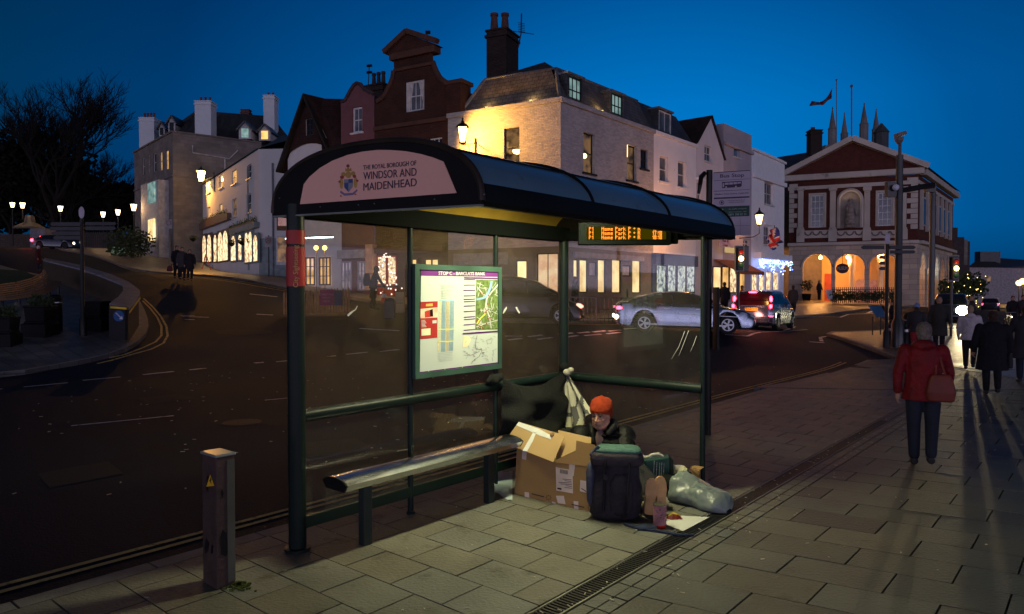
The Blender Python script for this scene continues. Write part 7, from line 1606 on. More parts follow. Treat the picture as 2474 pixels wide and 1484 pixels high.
# ================================================================ the seated man and his belongings
BR_ = S(0, 0, 0)
card = mat('corrugated_card', (.34, .20, .08), rough=.85, var=.08, vs=3, bump=.08, bs=60); card_d = mat('card_inside', (.44, .29, .13), rough=.9, var=.06)
tape = mat('white_tape', (.72, .72, .66), rough=.4, var=.08, vs=8); labelm = mat('paper_label', (.62, .50, .46), rough=.6)
bx = thing('cardboard_box', 'large open cardboard box with taped flaps beside the bench end', 'box', S(2.4, .8))
SB = 2.235; T0, T1, HB = .345, 1.30, .45
FBn = EU   # front face plane s = SB
fp = lambda x, y, l=0: hit(x, y, S(SB - l, 0, 0), FBn)
bl_, br__ = fp(1243, 1196), fp(1444, 1249); tl_, tm_, tr_ = fp(1249, 1083), fp(1338, 1117), fp(1440, 1129)
for p in (bl_, br__): p.z = 0.004
D1 = EU * .5
g = MB(); g.plate([bl_, br__, tr_, tm_, tl_], .006, EU); g.build('front_panel', card, bx)
g = MB(); g.plate([bl_ + EU * .007, bl_ + D1, tl_ + D1, tl_ + EU * .007], .006, EV); g.build('side_panel', card, bx)
g = MB(); g.plate([br__ + EU * .007, br__ + D1, tr_ + D1, tr_ + EU * .007], -.006, EV); g.build('side_panel', card, bx)
g = MB(); g.plate([bl_ + D1, br__ + D1, tr_ + D1, tl_ + D1], -.006, EU); g.build('back_panel', card_d, bx)
def flap(name, pts, tilt, hinge, m_, th=.006):
 """flap hinged on the line through hinge (parallel to the box front), leaning back by tilt"""
 n_ = (EU * math.sin(tilt) - Vector((0, 0, 1)) * math.cos(tilt)); g = MB(); P = [hit(x, y, hinge, n_) for x, y in pts]; g.plate(P, th, -n_); return g.build(name, m_, bx), n_
h1 = tl_; fl1_, nn1 = flap('flap', [(1249, 1083), (1337, 1117), (1365, 1056), (1356, 1050), (1254, 1020), (1229, 1055)], R(50), h1, card_d)
flap('flap', [(1338, 1117), (1392, 1089), (1393, 1065), (1437, 1075), (1440, 1129)], R(82), tm_, card)
hb = tl_ + EU * .42; flap('flap', [(1344, 1112), (1392, 1089), (1393, 1065), (1428, 1073), (1429, 1058), (1349, 1040), (1352, 1060)], R(55), tm_ + EU * .05, card_d)
flap('flap', [(1268, 1052), (1330, 1066), (1310, 1047), (1283, 1036), (1262, 1036)], R(60), tl_ + EU * .3, card_d)
def onflap(pts, nm, m_, l=.009):
 g = MB(); g.plate([hit(x, y, h1 - nn1 * l, nn1) for x, y in pts], .001, nn1); return g.build(nm, m_, fl1_)
cM = conv(1880, 1400, .3706)
onflap([cM(*p) for p in ((122, 448), (95, 480), (230, 540), (330, 585), (440, 622), (455, 590), (330, 520), (230, 485))], 'tape_strip', tape)
onflap([cM(*p) for p in ((270, 545), (300, 545), (262, 640), (205, 742), (160, 735), (215, 640))], 'tape_strip', tape)
g = MB(); g.ball(hit(*cM(468, 572), h1, nn1) - EU * .02, .022, .016, .03, 8, 6); g.build('torn_scrap', card_d, bx)
def onfront(pts, nm, m_, l=.0015): g = MB(); g.plate([fp(*cM(*p), l) for p in pts], -.0007, EU); return g.build(nm, m_, bx)
onfront([(158, 735), (203, 742), (195, 828), (153, 818)], 'tape_strip', labelm); onfront([(492, 900), (540, 912), (625, 925), (628, 865), (686, 875), (672, 990), (662, 990), (665, 1165), (498, 1135)], 'shipping_label', labelm)
onfront([(738, 1030), (800, 1042), (803, 1158), (733, 1143)], 'label', labelm); onfront([(494, 1188), (572, 1188), (590, 1272), (515, 1262)], 'label', labelm); onfront([(180, 1150), (224, 1155), (227, 1212), (182, 1205)], 'tape_strip', labelm)
onfront([(670, 1240), (718, 1245), (720, 1345), (680, 1335)], 'tape_strip', labelm); onfront([(455, 1245), (492, 1255), (490, 1290), (455, 1280)], 'tape_strip', labelm); onfront([(500, 1292), (810, 1352), (810, 1382), (700, 1345), (560, 1318), (500, 1305)], 'tape_strip', tape)
g = MB()
for k in range(16): x = 535 + k * 5; g.plate([fp(*cM(*p), .0025) for p in ((x, 922 + k * .8), (x + (2 if k % 3 else 3.4), 922 + k * .8), (x + (2 if k % 3 else 3.4), 962 + k * .8), (x, 962 + k * .8))], -.0004, EU)
for x0, x1, y in ((560, 650, 1018), (580, 650, 1034), (520, 655, 1050), (540, 655, 1066), (590, 655, 1084), (580, 655, 1102), (510, 545, 1108)): g.plate([fp(*cM(*p), .0025) for p in ((x0, y), (x1, y + 8), (x1, y + 13), (x0, y + 5))], -.0004, EU)
for x0, x1, y in ((250, 375, 1162), (650, 778, 1268), (748, 796, 1108)): g.plate([fp(*cM(*p), .0025) for p in ((x0, y), (x1, y + 32), (x1, y + 42), (x0, y + 10))], -.0004, EU)
g.plate([fp(*cM(*p), .0025) for p in ((508, 1105), (550, 1112), (550, 1130), (508, 1122))], -.0004, EU)
for cx_, cy_ in ((421, 1206), (838, 1305)):
 for k in range(8): a_ = k * math.pi / 4; ax_, ay_ = cx_ + 22 * math.cos(a_), cy_ + 22 * math.sin(a_); g.plate([fp(*cM(*p), .0025) for p in ((ax_ - 5, ay_ - 5), (ax_ + 5, ay_ - 3), (ax_ + 4, ay_ + 5), (ax_ - 5, ay_ + 4))], -.0004, EU)
g.build('printing', mat('box_print', (.05, .03, .02)), bx)
# grey polythene leaning on the box side, scrap of blue paper under the bench end
t_ = thing('plastic_sheet', 'crumpled grey plastic sheet leaning on the left side of the cardboard box', 'plastic sheet', S(2.32, .3)); a = fp(1205, 1178); b = fp(1240, 1180)
rs = random.Random(4); g = MB()
def shf(u, v): return S(2.3 + .35 * u, .30 + .05 * math.sin(u * 9) * (1 - v) - .06 * u * v, .36 * v + .02 + .02 * math.sin(u * 14 + v * 5))
g.grid(shf, 18, 12); g.build('sheet', mat('grey_polythene', (.13, .12, .11), rough=.35, var=.3, vs=9), t_, smooth='all')
t_ = thing('paper_scrap', 'torn pale blue paper scrap on the ground beside bench leg', 'paper', gp(1215, 1192))
g = MB(); g.grid(lambda u, v: gp(1193 + 45 * u, 1150 + 42 * v + 30 * u * v - 8 * u, .0) + Vector((0, 0, .012 + .11 * (1 - u) ** 2 * (1 - v) + .01 * math.sin(u * 8 + v * 6))), 10, 8); g.build('sheet', mat('pale_blue_paper', (.36, .46, .48), rough=.6), t_, smooth='all')
# ---------------------------------------------------------------- blanket knotted between two posts
blk = mat('black_blanket', (.009, .010, .009), rough=.95, var=.4, vs=5, bump=.3, bs=60)
t_ = thing('blanket', 'black blanket tied between two shelter posts, sagging into folds', 'blanket', S(2.9, .1, .5))
def bl2(u, v):
 s_ = 2.30 + 1.17 * u; sag = .12 * 4 * u * (1 - u); zt = 1.12 + .02 * u - sag * (1 + .2 * math.sin(u * 3)); zb = .40 - .05 * u; e = min(1, 4 * u * (1 - u) * 1.6)
 z = zt * (1 - v) + zb * v
 rad = math.sin(13 * math.hypot(u - .02, v * .9) ** .8 + 2 * u) * .6 + math.sin(15 * math.hypot(1.0 - u, v * .9) ** .8) * .6
 sw = .05 * math.sin(9 * (v + .9 * (u - .5) ** 2)) * e
 if u < .08: s_ += .03 * (1 - u / .08) * v
 return S(s_ + .015 * math.sin(20 * v), .085 + (.065 * rad + sw) * (.25 + .75 * v) + .10 * math.sin(math.pi * v) * e + .02 * noise.noise(Vector((u * 6, v * 5, 0))), z)
g = MB(); g.grid(bl2, 90, 60); g.build('cloth', blk, t_, smooth='all')
g = MB();
for s_, z_ in ((2.30, 1.13), (2.22, 1.10)): g.ball(S(s_, .06, z_), .055, .05, .045, 10, 8)
MB().ball(S(3.43, .06, 1.14), .055, .05, .045, 10, 8).build('knot', blk, t_, smooth=True)
g.tube([S(2.3, .07, 1.12), S(2.2, .05, 1.13), S(2.12, .05, 1.09)], [.04, .045, .015], 8); fbuild(g, 'knot', blk, t_, .012, 3)
o = bpy.data.objects.get('cloth')
# ---------------------------------------------------------------- checked scarf hanging at the corner post
scf = [mat('scarf_cream', (.52, .50, .36), rough=.95, bump=.3, bs=120), mat('scarf_grey', (.10, .10, .09), rough=.95, bump=.3, bs=120)]
t_ = thing('scarf', 'cream and grey checked fringed shawl knotted to the corner shelter post', 'shawl', S(3.4, .2, .6))
SP = S(3.40, 0, 0); k0 = hit(1377, 905, SP, EU); LB = hit(1366, 1042, SP, EU); RB = hit(1437, 996, SP, EU); MBt = hit(1392, 1052, SP, EU)
def sf(u, v):
 L_ = hit(1368, 905, SP, EU).lerp(LB, v); R_ = k0.lerp(RB, v); m__ = L_.lerp(R_, u); m__ = m__ + Vector((0, 0, -.13 * v * math.sin(math.pi * min(1, u * 1.3)) ))
 return m__ - EU * (.03 * math.sin(u * 16) * (.3 + v) + .02 * v + .03)
g = MB(); nu, nv = 40, 44; g.grid(sf, nu, nv); g.fm = [(1 if (noise.noise(Vector((i * .16, j * .09, 2))) > .12 and (i + .5) / nu > .3) or (.62 < (j + .5) / nv < .68 and i < 22) or (.1 < (i + .5) / nu < .16) else 0) for j in range(nv) for i in range(nu)]
g.build('cloth', scf, t_, smooth='all')
g = MB(); g.ball(k0 - EU * .05 + Vector((0, 0, .03)), .05, .045, .04, 10, 8); g.ball(k0 - EU * .05 + EV * .05 + Vector((0, 0, .06)), .035, .03, .03, 10, 8)
fbuild(g, 'knot', scf[0], t_, .01, 2)
g = MB()
for i in range(30): p = sf(0, i / 30); g.tube([p, p - EV * .022 + Vector((0, 0, rs.uniform(-.012, .006)))], .003, 4)
g.build('fringe', scf[0], t_)
# ---------------------------------------------------------------- seated man
SK = mat('weathered_skin', (.46, .25, .16), rough=.5, var=.18, vs=30, bump=.25, bs=90)
hc_ = hit(1451, 1004, S(3.02, .86, 0), Vector((0, 1, 0)))        # centre of the head
fdir = Vector((-.50, -.866, 0)).normalized(); frt = Vector((fdir.y, -fdir.x, 0)); frt = Vector((-fdir.y, fdir.x, 0)) * -1
# head frame: x = his right seen in picture left? y = face direction
Zt = (Vector((0, 0, 1)) + fdir * -.10).normalized(); Fd = (fdir + Vector((0, 0, -.12))).normalized(); Xr = Fd.cross(Zt).normalized(); Zt = Xr.cross(Fd)
Xr, Fd, Zt = Xr * 1.17, Fd * 1.17, Zt * 1.17
MHd = Matrix(((Xr.x, Fd.x, Zt.x, hc_.x), (Xr.y, Fd.y, Zt.y, hc_.y), (Xr.z, Fd.z, Zt.z, hc_.z), (0, 0, 0, 1)))
hipc = S(3.16, .72, .12); man = thing('person', 'seated man in orange beanie and black padded jacket sheltering behind the cardboard box', 'person', (hipc.x, hipc.y, 0))
b = MB(MHd)
b.ball((0, -.012, .03), .074, .092, .085, 18, 14); b.ball((0, .012, -.03), .060, .070, .085, 16, 12); b.ball((0, .035, -.088), .031, .034, .026, 12, 8)      # cranium, face, chin
for sd in (-1, 1): b.ball((sd * .04, .052, -.02), .022, .022, .018, 10, 8); b.ball((sd * .072, -.01, -.015), .012, .022, .032, 8, 6); b.tube([(sd * .066, -.01, -.045), (sd * .048, .03, -.085), (0.0, .052, -.103)], [.02, .018, .02], 8); b.tube([(sd * .010, .082, .028), (sd * .032, .082, .032), (sd * .052, .066, .022)], [.009, .0105, .008], 8)
b.tube([(0, .078, .02), (0, .093, .0), (0, .108, -.022), (0, .098, -.034)], [.009, .0095, .0125, .009], 8)
for sd in (-1, 1): b.ball((sd * .012, .092, -.028), .009, .011, .008, 8, 6)
b.tube([(-.026, .068, -.058), (0, .079, -.055), (.026, .068, -.058)], [.006, .0075, .006], 6); b.tube([(-.022, .068, -.069), (0, .077, -.070), (.022, .068, -.069)], [.006, .0085, .006], 6)
b.M = None; nk = MHd @ Vector((0, -.03, -.08)); chest = S(3.12, .76, .44);
b.tube([nk, nk.lerp(chest, .45), chest + Vector((0, 0, .08))], [.055, .054, .075], 12)
b.rings([[c + Vector((math.cos(q) * rx, math.sin(q) * ry, 0)) for q in [2 * math.pi * i / 14 for i in range(14)]] for c, rx, ry in ((S(3.16, .72, .06), .17, .14), (S(3.15, .73, .25), .15, .12), (S(3.13, .75, .42), .17, .12), (S(3.12, .76, .52), .14, .1), (S(3.11, .77, .57), .06, .06))])
knL, anL = S(2.93, 1.14, .33), S(2.62, 1.58, .14); knR, anR = S(2.98, 1.22, .30), S(2.72, 1.66, .15)
for k_, a_ in ((knL, anL), (knR, anR)): limb(b, [S(3.14, .78, .14), k_, a_], [.085, .06, .045])
shl, shr = S(2.93, .62, .50), S(3.26, .95, .50); elA, wA_ = S(2.82, .72, .32), S(2.80, .88, .36); elB, wB = S(3.06, 1.08, .32), S(2.92, 1.04, .34)
for s_, e_, w_ in ((shl, elA, wA_), (shr, elB, wB)): limb(b, [s_, e_, w_], [.05, .042, .03])
hand(b, wA_, EV + Vector((0, 0, -.2)), Vector((0, 0, 1)), 1.0, .5); hand(b, wB, -EU - Vector((0, 0, .2)), Vector((0, 0, 1)), 1.0, .5)
fbuild(b, 'body', SK, man, .0062, 2)
# eyes, brows, stubble, mouth line
g = MB(MHd)
for sd in (-1, 1): g.ball((sd * .030, .0755, .012), .0125, .008, .0065, 10, 6)
g.build('eyes', mat('eye_shadowed', (.05, .035, .03), rough=.3), man, smooth=True)
g = MB(MHd)
for sd in (-1, 1): g.tube([(sd * .012, .090, .031), (sd * .032, .090, .038), (sd * .052, .075, .028)], [.0035, .0045, .003], 6)
g.build('eyebrows', brownh, man); g = MB(MHd); g.tube([(-.024, .077, -.0635), (0, .086, -.0625), (.024, .077, -.0635)], .0022, 5); g.build('mouth', mat('lip_dark', (.12, .04, .03)), man)
# ribbed beanie
bn_ = MB(MHd); prf = [(.090, .012), (.101, .03), (.103, .06), (.103, .088), (.092, .122), (.064, .147), (.03, .158), (.004, .16)]; nB = 60; rr = []
for i, (r_, z_) in enumerate(prf):
 row = []
 for k in range(nB): q = 2 * math.pi * k / nB; rb = r_ * (1 + (.012 if k % 3 == 0 else -.012) * (1 if i < 6 else .4)); dy = -.012 - .035 * max(0, z_ - .05) / .1; row.append((rb * .93 * math.cos(q), rb * 1.08 * math.sin(q) + dy - .0, z_ + .030 * (math.sin(q) if i < 2 else math.sin(q) * .3) + (-.02 if math.sin(q) < -.2 and i < 2 else 0)))
 rr.append(row)
bn_.rings(rr); bn_.tube([Vector(rr[0][k % nB]) * 1.0 + Vector((0, 0, .006)) for k in range(0, nB + 1, 3)], .008, 8); bn_.ball((0, -.092, .012), .078, .062, .088, 14, 10); bn_.build('beanie', mat('orange_knit', (.36, .042, .010), rough=.95, var=.25, vs=24, bump=.6, bs=110), man, smooth=True)
# padded jacket: quilted rings, hood folded at the neck, open over a shirt
jk = mat('black_padded_nylon', (.005, .005, .0055), rough=.55, var=.3, vs=5, bump=.25, bs=25, spec=.2); g = MB()
def ringj(c, rx, ry, ang=R(-40), n=20): return [c + Vector((math.cos(q) * rx * math.cos(ang) - math.sin(q) * ry * math.sin(ang), math.cos(q) * rx * math.sin(ang) + math.sin(q) * ry * math.cos(ang), 0)) for q in [2 * math.pi * i / n for i in range(n)]]
secs = []
for k in range(15):
 f = k / 14; z = .02 + .52 * f; bulge = 1 + .05 * math.cos(k * math.pi); wz = (.27 - .02 * f) if f < .86 else .21; secs.append(ringj(S(3.16 - .05 * f, .72 + .05 * f, z), wz * bulge, (.185 - .02 * f) * bulge))
secs.append(ringj(S(3.10, .77, .575), .12, .10)); g.rings(secs)
for s_, e_, w_ in ((shl, elA, wA_), (shr, elB, wB)):
 for q0, q1, r0, r1 in ((s_, e_, .115, .092), (e_, w_, .092, .068)):
  n_ = 5
  for i in range(n_ + 1): p = q0.lerp(q1, i / n_); g.ball(p, (r0 + (r1 - r0) * i / n_) * (1.0 if i % 2 else 1.06), n=12, m=8)
  g.tube([q0, q1], [r0 * .92, r1 * .92], 10)
fbuild(g, 'jacket', jk, man, .011, 2)
g = MB(); nb2 = MHd @ Vector((0, -.04, -.11))
g.tube([nb2 + frt * .12 + fdir * .01, nb2 - fdir * .09 + frt * .08 + Vector((0, 0, .03)), nb2 - fdir * .12, nb2 - fdir * .09 - frt * .08 + Vector((0, 0, .03)), nb2 - frt * .12 + fdir * .01, nb2 - frt * .075 + fdir * .09 - Vector((0, 0, .07))], [.05, .055, .06, .055, .05, .03], 10)
g.tube([nb2 + frt * .12 + fdir * .01, nb2 + frt * .08 + fdir * .09 - Vector((0, 0, .06)), nb2 + frt * .05 + fdir * .13 - Vector((0, 0, .16))], [.05, .035, .025], 10)
fbuild(g, 'hood', jk, man, .010, 3)
g = MB(); c_ = S(3.06, .70, .38); pp = nb2 + fdir * .075 - Vector((0, 0, .12)); g.ball(pp, .05, .04, .11, 12, 8); g.build('shirt', mat('dusty_pink_shirt', (.26, .17, .17), rough=.9, var=.2), man, smooth=True)
g = MB()
for k_, a_ in ((knL, anL), (knR, anR)): limb(g, [S(3.14, .78, .15), k_, a_ + Vector((0, 0, .01))], [.115, .085, .07])
fbuild(g, 'trousers', mat('dark_trousers', (.02, .02, .024), rough=.9), man, .012, 3)
# boots, soles towards the viewer
sole = mat('crepe_sole', (.50, .30, .13), rough=.75, var=.12, vs=12, bump=.15, bs=60); upper = mat('tan_boot', (.36, .30, .20), rough=.8, var=.2)
def boot(an, toe, nrm, pts_px):
 toe, nrm = Vector(toe).normalized(), Vector(nrm).normalized(); sx_ = toe.cross(nrm).normalized(); c = an + nrm * .06
 rr = []; prof_ = ((-.07, .032), (-.055, .046), (0, .047), (.06, .043), (.13, .056), (.185, .054), (.225, .04), (.245, .018))
 P = [c + toe * a + sx_ * w for a, w in prof_] + [c + toe * a - sx_ * w for a, w in prof_[::-1]]
 g = MB(); g.plate(P, .022, nrm); s_ob = g.build('boot_sole', sole, man, bevel=.004)
 g = MB(); g.tube([c - nrm * .03 + toe * -.035, c - nrm * .035 + toe * .03, c - nrm * .03 + toe * .11, c - nrm * .018 + toe * .19], [.045, .05, .045, .028], 12); g.tube([c - nrm * .03, an - nrm * .08], [.05, .055], 10); fbuild(g, 'boot', upper, man, .009, 2)
def vdir(p): return (Vector((0, 0, CZ)) - p).normalized()
bt1 = hit(1590, 1212, S(2.40, 0, 0), EU); bt2 = hit(1603, 1190, S(2.5, 0, 0), EU)
a1 = S(2.48, 1.66, .085); a2 = S(2.56, 1.72, .10)
boot(a1, Vector((.10, .15, 1)), Vector((.05, -1, .25)), None); boot(a2, Vector((-.02, .2, 1)), Vector((.2, -1, .2)), None)
# ---------------------------------------------------------------- rucksack
rk = thing('rucksack', 'big upright rucksack, purple grey with teal lid, beside the cardboard box', 'rucksack', gp(1490, 1262)); rc0 = gp(1492, 1262) + Vector((0, .12, 0))
rkm = mat('rucksack_plum', (.022, .018, .024), rough=.75, var=.35, vs=6, bump=.4, bs=22); rkt = mat('rucksack_teal', (.05, .12, .10), rough=.7, var=.25, vs=9, bump=.4, bs=18); rkb = mat('rucksack_blue', (.045, .05, .085), rough=.7, var=.3, vs=6, bump=.4, bs=18)
rx_ = Vector((.985, -.17, 0)); ry_ = Vector((.17, .985, 0))
def sup(c, a, b_, z, n=26, e=.62, jit=0.0): a *= 1.14; return [c + rx_ * (a * math.copysign(abs(math.cos(q)) ** e, math.cos(q)) + jit * noise.noise(Vector((q * 2, z * 9, 1)))) + ry_ * (b_ * math.copysign(abs(math.sin(q)) ** e, math.sin(q)) + jit * noise.noise(Vector((q * 2, z * 9, 5)))) + Vector((0, 0, z)) for q in [2 * math.pi * i / n for i in range(n)]]
g = MB(); g.rings([sup(rc0, a, b_, z, jit=.03) for z, a, b_ in ((.01, .15, .10), (.05, .19, .125), (.15, .20, .13), (.28, .19, .125), (.38, .185, .12), (.46, .18, .115), (.52, .165, .105))]); g.build('main_sack', rkm, rk, smooth='all')
g = MB(); g.rings([sup(rc0 + rx_ * .01, a, b_, z, jit=.015, e=.5) for z, a, b_ in ((.49, .195, .13), (.50, .205, .14), (.56, .20, .14), (.595, .185, .125))]); lid = g.build('lid_side', mat('lid_plum', (.032, .025, .032), rough=.7, bump=.4, bs=16), rk, smooth='all')
g = MB(); g.rings([sup(rc0 + rx_ * .015, a, b_, z, jit=.012, e=.5) for z, a, b_ in ((.597, .185, .125), (.615, .178, .12), (.632, .15, .10), (.64, .06, .05))]); g.build('lid', rkt, rk, smooth='all')
g = MB(); g.rings([[rc0 - rx_ * (.215 + dx) + ry_ * (yy - .02) + Vector((0, 0, z)) for dx, yy in [(w_ * math.cos(q) * .5, w_ * math.sin(q)) for q in [2 * math.pi * i / 14 for i in range(14)]]] for z, w_ in ((.10, .03), (.16, .075), (.28, .085), (.40, .09), (.47, .06), (.5, .02))]); g.build('side_pocket', rkb, rk, smooth='all')
g = MB(); g.rings([[rc0 - ry_ * (.125 + .05 * w_ * 8 * math.cos(q) * .5) + rx_ * (.05 + w_ * math.sin(q)) + Vector((0, 0, z)) for q in [2 * math.pi * i / 16 for i in range(16)]] for z, w_ in ((.06, .05), (.1, .095), (.25, .10), (.36, .09), (.42, .05))]); g.build('front_pocket', rkm, rk, smooth='all')
g = MB(); g.tube([rc0 - ry_ * .10 - rx_ * .08 + Vector((0, 0, .60)), rc0 - ry_ * .155 - rx_ * .085 + Vector((0, 0, .5)), rc0 - ry_ * .15 - rx_ * .09 + Vector((0, 0, .3)), rc0 - ry_ * .14 - rx_ * .1 + Vector((0, 0, .1))], .011, 6)
g.tube([rc0 - ry_ * .10 + rx_ * .12 + Vector((0, 0, .58)), rc0 - ry_ * .155 + rx_ * .12 + Vector((0, 0, .48)), rc0 - ry_ * .19 + rx_ * .10 + Vector((0, 0, .25)), rc0 - ry_ * .16 + rx_ * .08 + Vector((0, 0, .05))], .011, 6); g.build('strap', blackp, rk)
g = MB(); g.cbox(rc0 - ry_ * .16 - rx_ * .085 + Vector((0, 0, .40)), .035, .02, .045); g.build('buckle', trimb, rk)
g = MB(); g.tube([rc0 - rx_ * .17 - ry_ * .05 + Vector((0, 0, .5)), rc0 - rx_ * .20 - ry_ * .06 + Vector((0, 0, .57)), rc0 - rx_ * .15 - ry_ * .07 + Vector((0, 0, .64)), rc0 - rx_ * .12 - ry_ * .05 + Vector((0, 0, .6))], [.025, .03, .022, .015], 8); g.build('gathered_cloth', rkb, rk, smooth=True)
# loose strap on the ground
t_ = thing('webbing_strap', 'dark blue webbing strap trailing over the flagstones in front of the cup', 'strap', gp(1600, 1288)); g = MB()
P = [gp(x, y) for x, y in ((1510, 1268), (1545, 1280), (1580, 1284), (1612, 1290), (1640, 1296), (1675, 1296))];
for i, (a, b) in enumerate(zip(P, P[1:])): g.bar(a + Vector((0, 0, .012)), b + Vector((0, 0, .012)), .05 - .006 * i, .012)
g.ball(gp(1560, 1278) + Vector((0, 0, .015)), .10, .06, .025, 12, 6); g.build('webbing', mat('strap_navy', (.02, .03, .06), rough=.8, var=.5, vs=20), t_)
# ---------------------------------------------------------------- collecting tin
cc = gp(1594, 1274); t_ = thing('tin_cup', 'tall pink and red tin standing before the boots', 'tin', cc)
g = MB(); g.lathe(cc, [(.052, .022), (.054, .03), (.058, .195)], 28); g.build('body', mat('pink_tin', (.42, .20, .22), rough=.35, metal=.3, var=.4, vs=14), t_, smooth=True)
g = MB(); g.lathe(cc, [(.050, 0), (.0525, .004), (.0545, .028)], 28); g.build('red_base', mat('tin_red', (.5, .03, .015), rough=.35, metal=.3), t_, smooth=True)
g = MB(); g.tube([cc + Vector((.058 * math.cos(q), .058 * math.sin(q), .197)) for q in [2 * math.pi * i / 28 for i in range(29)]], .0035, 6); g.build('rim', mat('tin_rim', (.7, .66, .64), rough=.25, metal=1), t_)
g = MB(); g.lathe(cc, [(.05, .19), (.052, .1962)], 28); g.build('inside', mat('tin_inside', (.05, .045, .025), rough=.6), t_)
g = MB(); rk2 = random.Random(2)
for i in range(22):
 q = R(rk2.uniform(215, 320)); z = rk2.uniform(.05, .17); r_ = .0545 + .004 * (z / .2) + .0022; w_ = rk2.uniform(.05, .3)
 g.plate([cc + Vector((r_ * math.cos(q + d_), r_ * math.sin(q + d_), z + dz)) for d_, dz in ((0, 0), (w_, 0), (w_, .007), (0, .007))], .0006, Vector((math.cos(q), math.sin(q), 0)))
g.build('tin_print', mat('tin_print', (.16, .07, .09), rough=.4), t_)
# white sheet of paper, crisp packet
t_ = thing('paper_sheet', 'white sheet of paper lying beside the drain under the tin', 'paper', gp(1660, 1262)); g = MB()
g.plate([gp(x, y) + Vector((0, 0, .006)) for x, y in ((1590, 1262), (1636, 1248), (1714, 1252), (1650, 1286))], .003, (0, 0, 1)); g.build('sheet', mat('white_sheet', (.68, .68, .64), rough=.5, var=.04), t_)
t_ = thing('snack_packet', 'crumpled yellow and red snack packet beside the tin', 'packet', gp(1626, 1252)); g = MB(); c_ = gp(1627, 1252)
g.grid(lambda u, v: c_ + Vector(((u - .5) * .13, (v - .5) * .14, .012 + .035 * math.sin(math.pi * u) * math.sin(math.pi * v) + .012 * noise.noise(Vector((u * 7, v * 7, 3))))), 14, 12); g.fm = [0 if j > 3 else 1 for j in range(12) for i in range(14)]
g.build('foil', [mat('packet_yellow', (.42, .34, .03), rough=.3, var=.5, vs=22), mat('packet_red', (.12, .01, .01), rough=.4)], t_, smooth='all')
# ---------------------------------------------------------------- translucent carrier bag, stuffed
t_ = thing('carrier_bag', 'stuffed pale translucent carrier bag lying right of the boots', 'carrier bag', gp(1690, 1240)); g = MB(); ax0, ax1 = gp(1618, 1205), gp(1752, 1243)
ax = (ax1 - ax0); L = ax.length; axd = ax.normalized(); ayd = Vector((-axd.y, axd.x, 0)); nU, nV = 70, 40
def cb(u, v):
 X = u; r_ = min(1, X * 9) ** .5 * (1 - .75 * max(0, (X - .86) / .14) ** 2); hz = (.27 - .13 * X) * r_; wy = (.17 - .02 * X) * r_
 q = math.pi * 2 * v; fold = 1 + .13 * abs(math.sin(v * 26 + X * 9 * math.sin(v * 6))) * (1.05 - X) ** .7 + .22 * noise.noise(Vector((X * 4, math.cos(q) * 1.6, math.sin(q) * 1.6))) + .07 * noise.noise(Vector((X * 14, math.cos(q) * 6, math.sin(q) * 6)))
 z = max(.004, hz * .42 + hz * .58 * math.sin(q) * fold); return ax0 + axd * (X * L) + ayd * (wy * math.cos(q) * fold + .06) + Vector((0, 0, z))
g.grid(cb, nU, nV)
bagp = mat('bag_film', (.17, .205, .19), rough=.33, var=.12, vs=5, spec=.6, bump=.2, bs=18); g.fm = [1 if ((math.hypot((i / 70 - .66) * 7.5, (j / 40 - .80) * 14) < 1) != (math.hypot((i / 70 - .66) * 13, (j / 40 - .80) * 24) < 1)) else 0 for j in range(40) for i in range(70)]; g.build('film', [bagp, mat('bag_print_grey', (.05, .07, .07), rough=.4)], t_, smooth='all', weld=False)
# ---------------------------------------------------------------- dark green shopping bag with white writing
gb0 = S(3.02, 1.28, 0); t_ = thing('shopping_bag', 'dark green shopping bag with vertical lines of white writing behind the boots', 'shopping bag', gb0)
Pg = S(3.02, 1.28, 0); NG = Vector((-.10, -.995, 0)); gx = Vector((.995, -.10, 0))
def og(x, y, l=0): return hit(x, y, Pg + NG * l, NG)
c1__ = conv(2350, 1600, .283)
q4 = [og(*c1__(150, 385)), og(*c1__(480, 345)), og(*c1__(492, 700)), og(*c1__(170, 720))]
g = MB(); g.plate(q4, -.16, NG); g.build('bag_side', mat('bag_green', (.012, .045, .038), rough=.5, var=.25, vs=8, bump=.2, bs=14), t_, bevel=.012)
g = MB(); g.plate([og(*c1__(*p)) for p in ((483, 345), (525, 385), (528, 700), (494, 705))], -.14, NG); g.build('bag_gusset', mat('gusset_dark', (.008, .015, .013)), t_)
g = MB(); rg = random.Random(8)
for cx_ in (272, 308, 345, 372, 402):
 y = 400 + rg.uniform(-20, 25); sl = -.055
 while y < 655:
  L_ = rg.uniform(5, 26); x_ = cx_ - (y - 400) * .055; g.plate([og(*c1__(*p), .004) for p in ((x_, y), (x_ + 7, y), (x_ + 7 - L_ * .05, y + L_), (x_ - L_ * .05, y + L_))], .0006, NG); y += L_ + rg.uniform(3, 9)
g.build('writing', mat('bag_print', (.42, .44, .42)), t_)
g = MB(); g.tube([og(*c1__(10, 285), .03), og(*c1__(70, 300), .05), og(*c1__(150, 345), .03), og(*c1__(215, 335), .05), og(*c1__(240, 310), .04), og(*c1__(330, 300), .05), og(*c1__(400, 335), .04)], [.018, .02, .016, .018, .016, .018, .012], 8); g.tube([og(*c1__(60, 330), .06), og(*c1__(100, 320), .07), og(*c1__(150, 355), .05)], .01, 6); fbuild(g, 'gathered_top', mat('cream_cloth', (.48, .46, .38), rough=.9), t_, .008, 2)
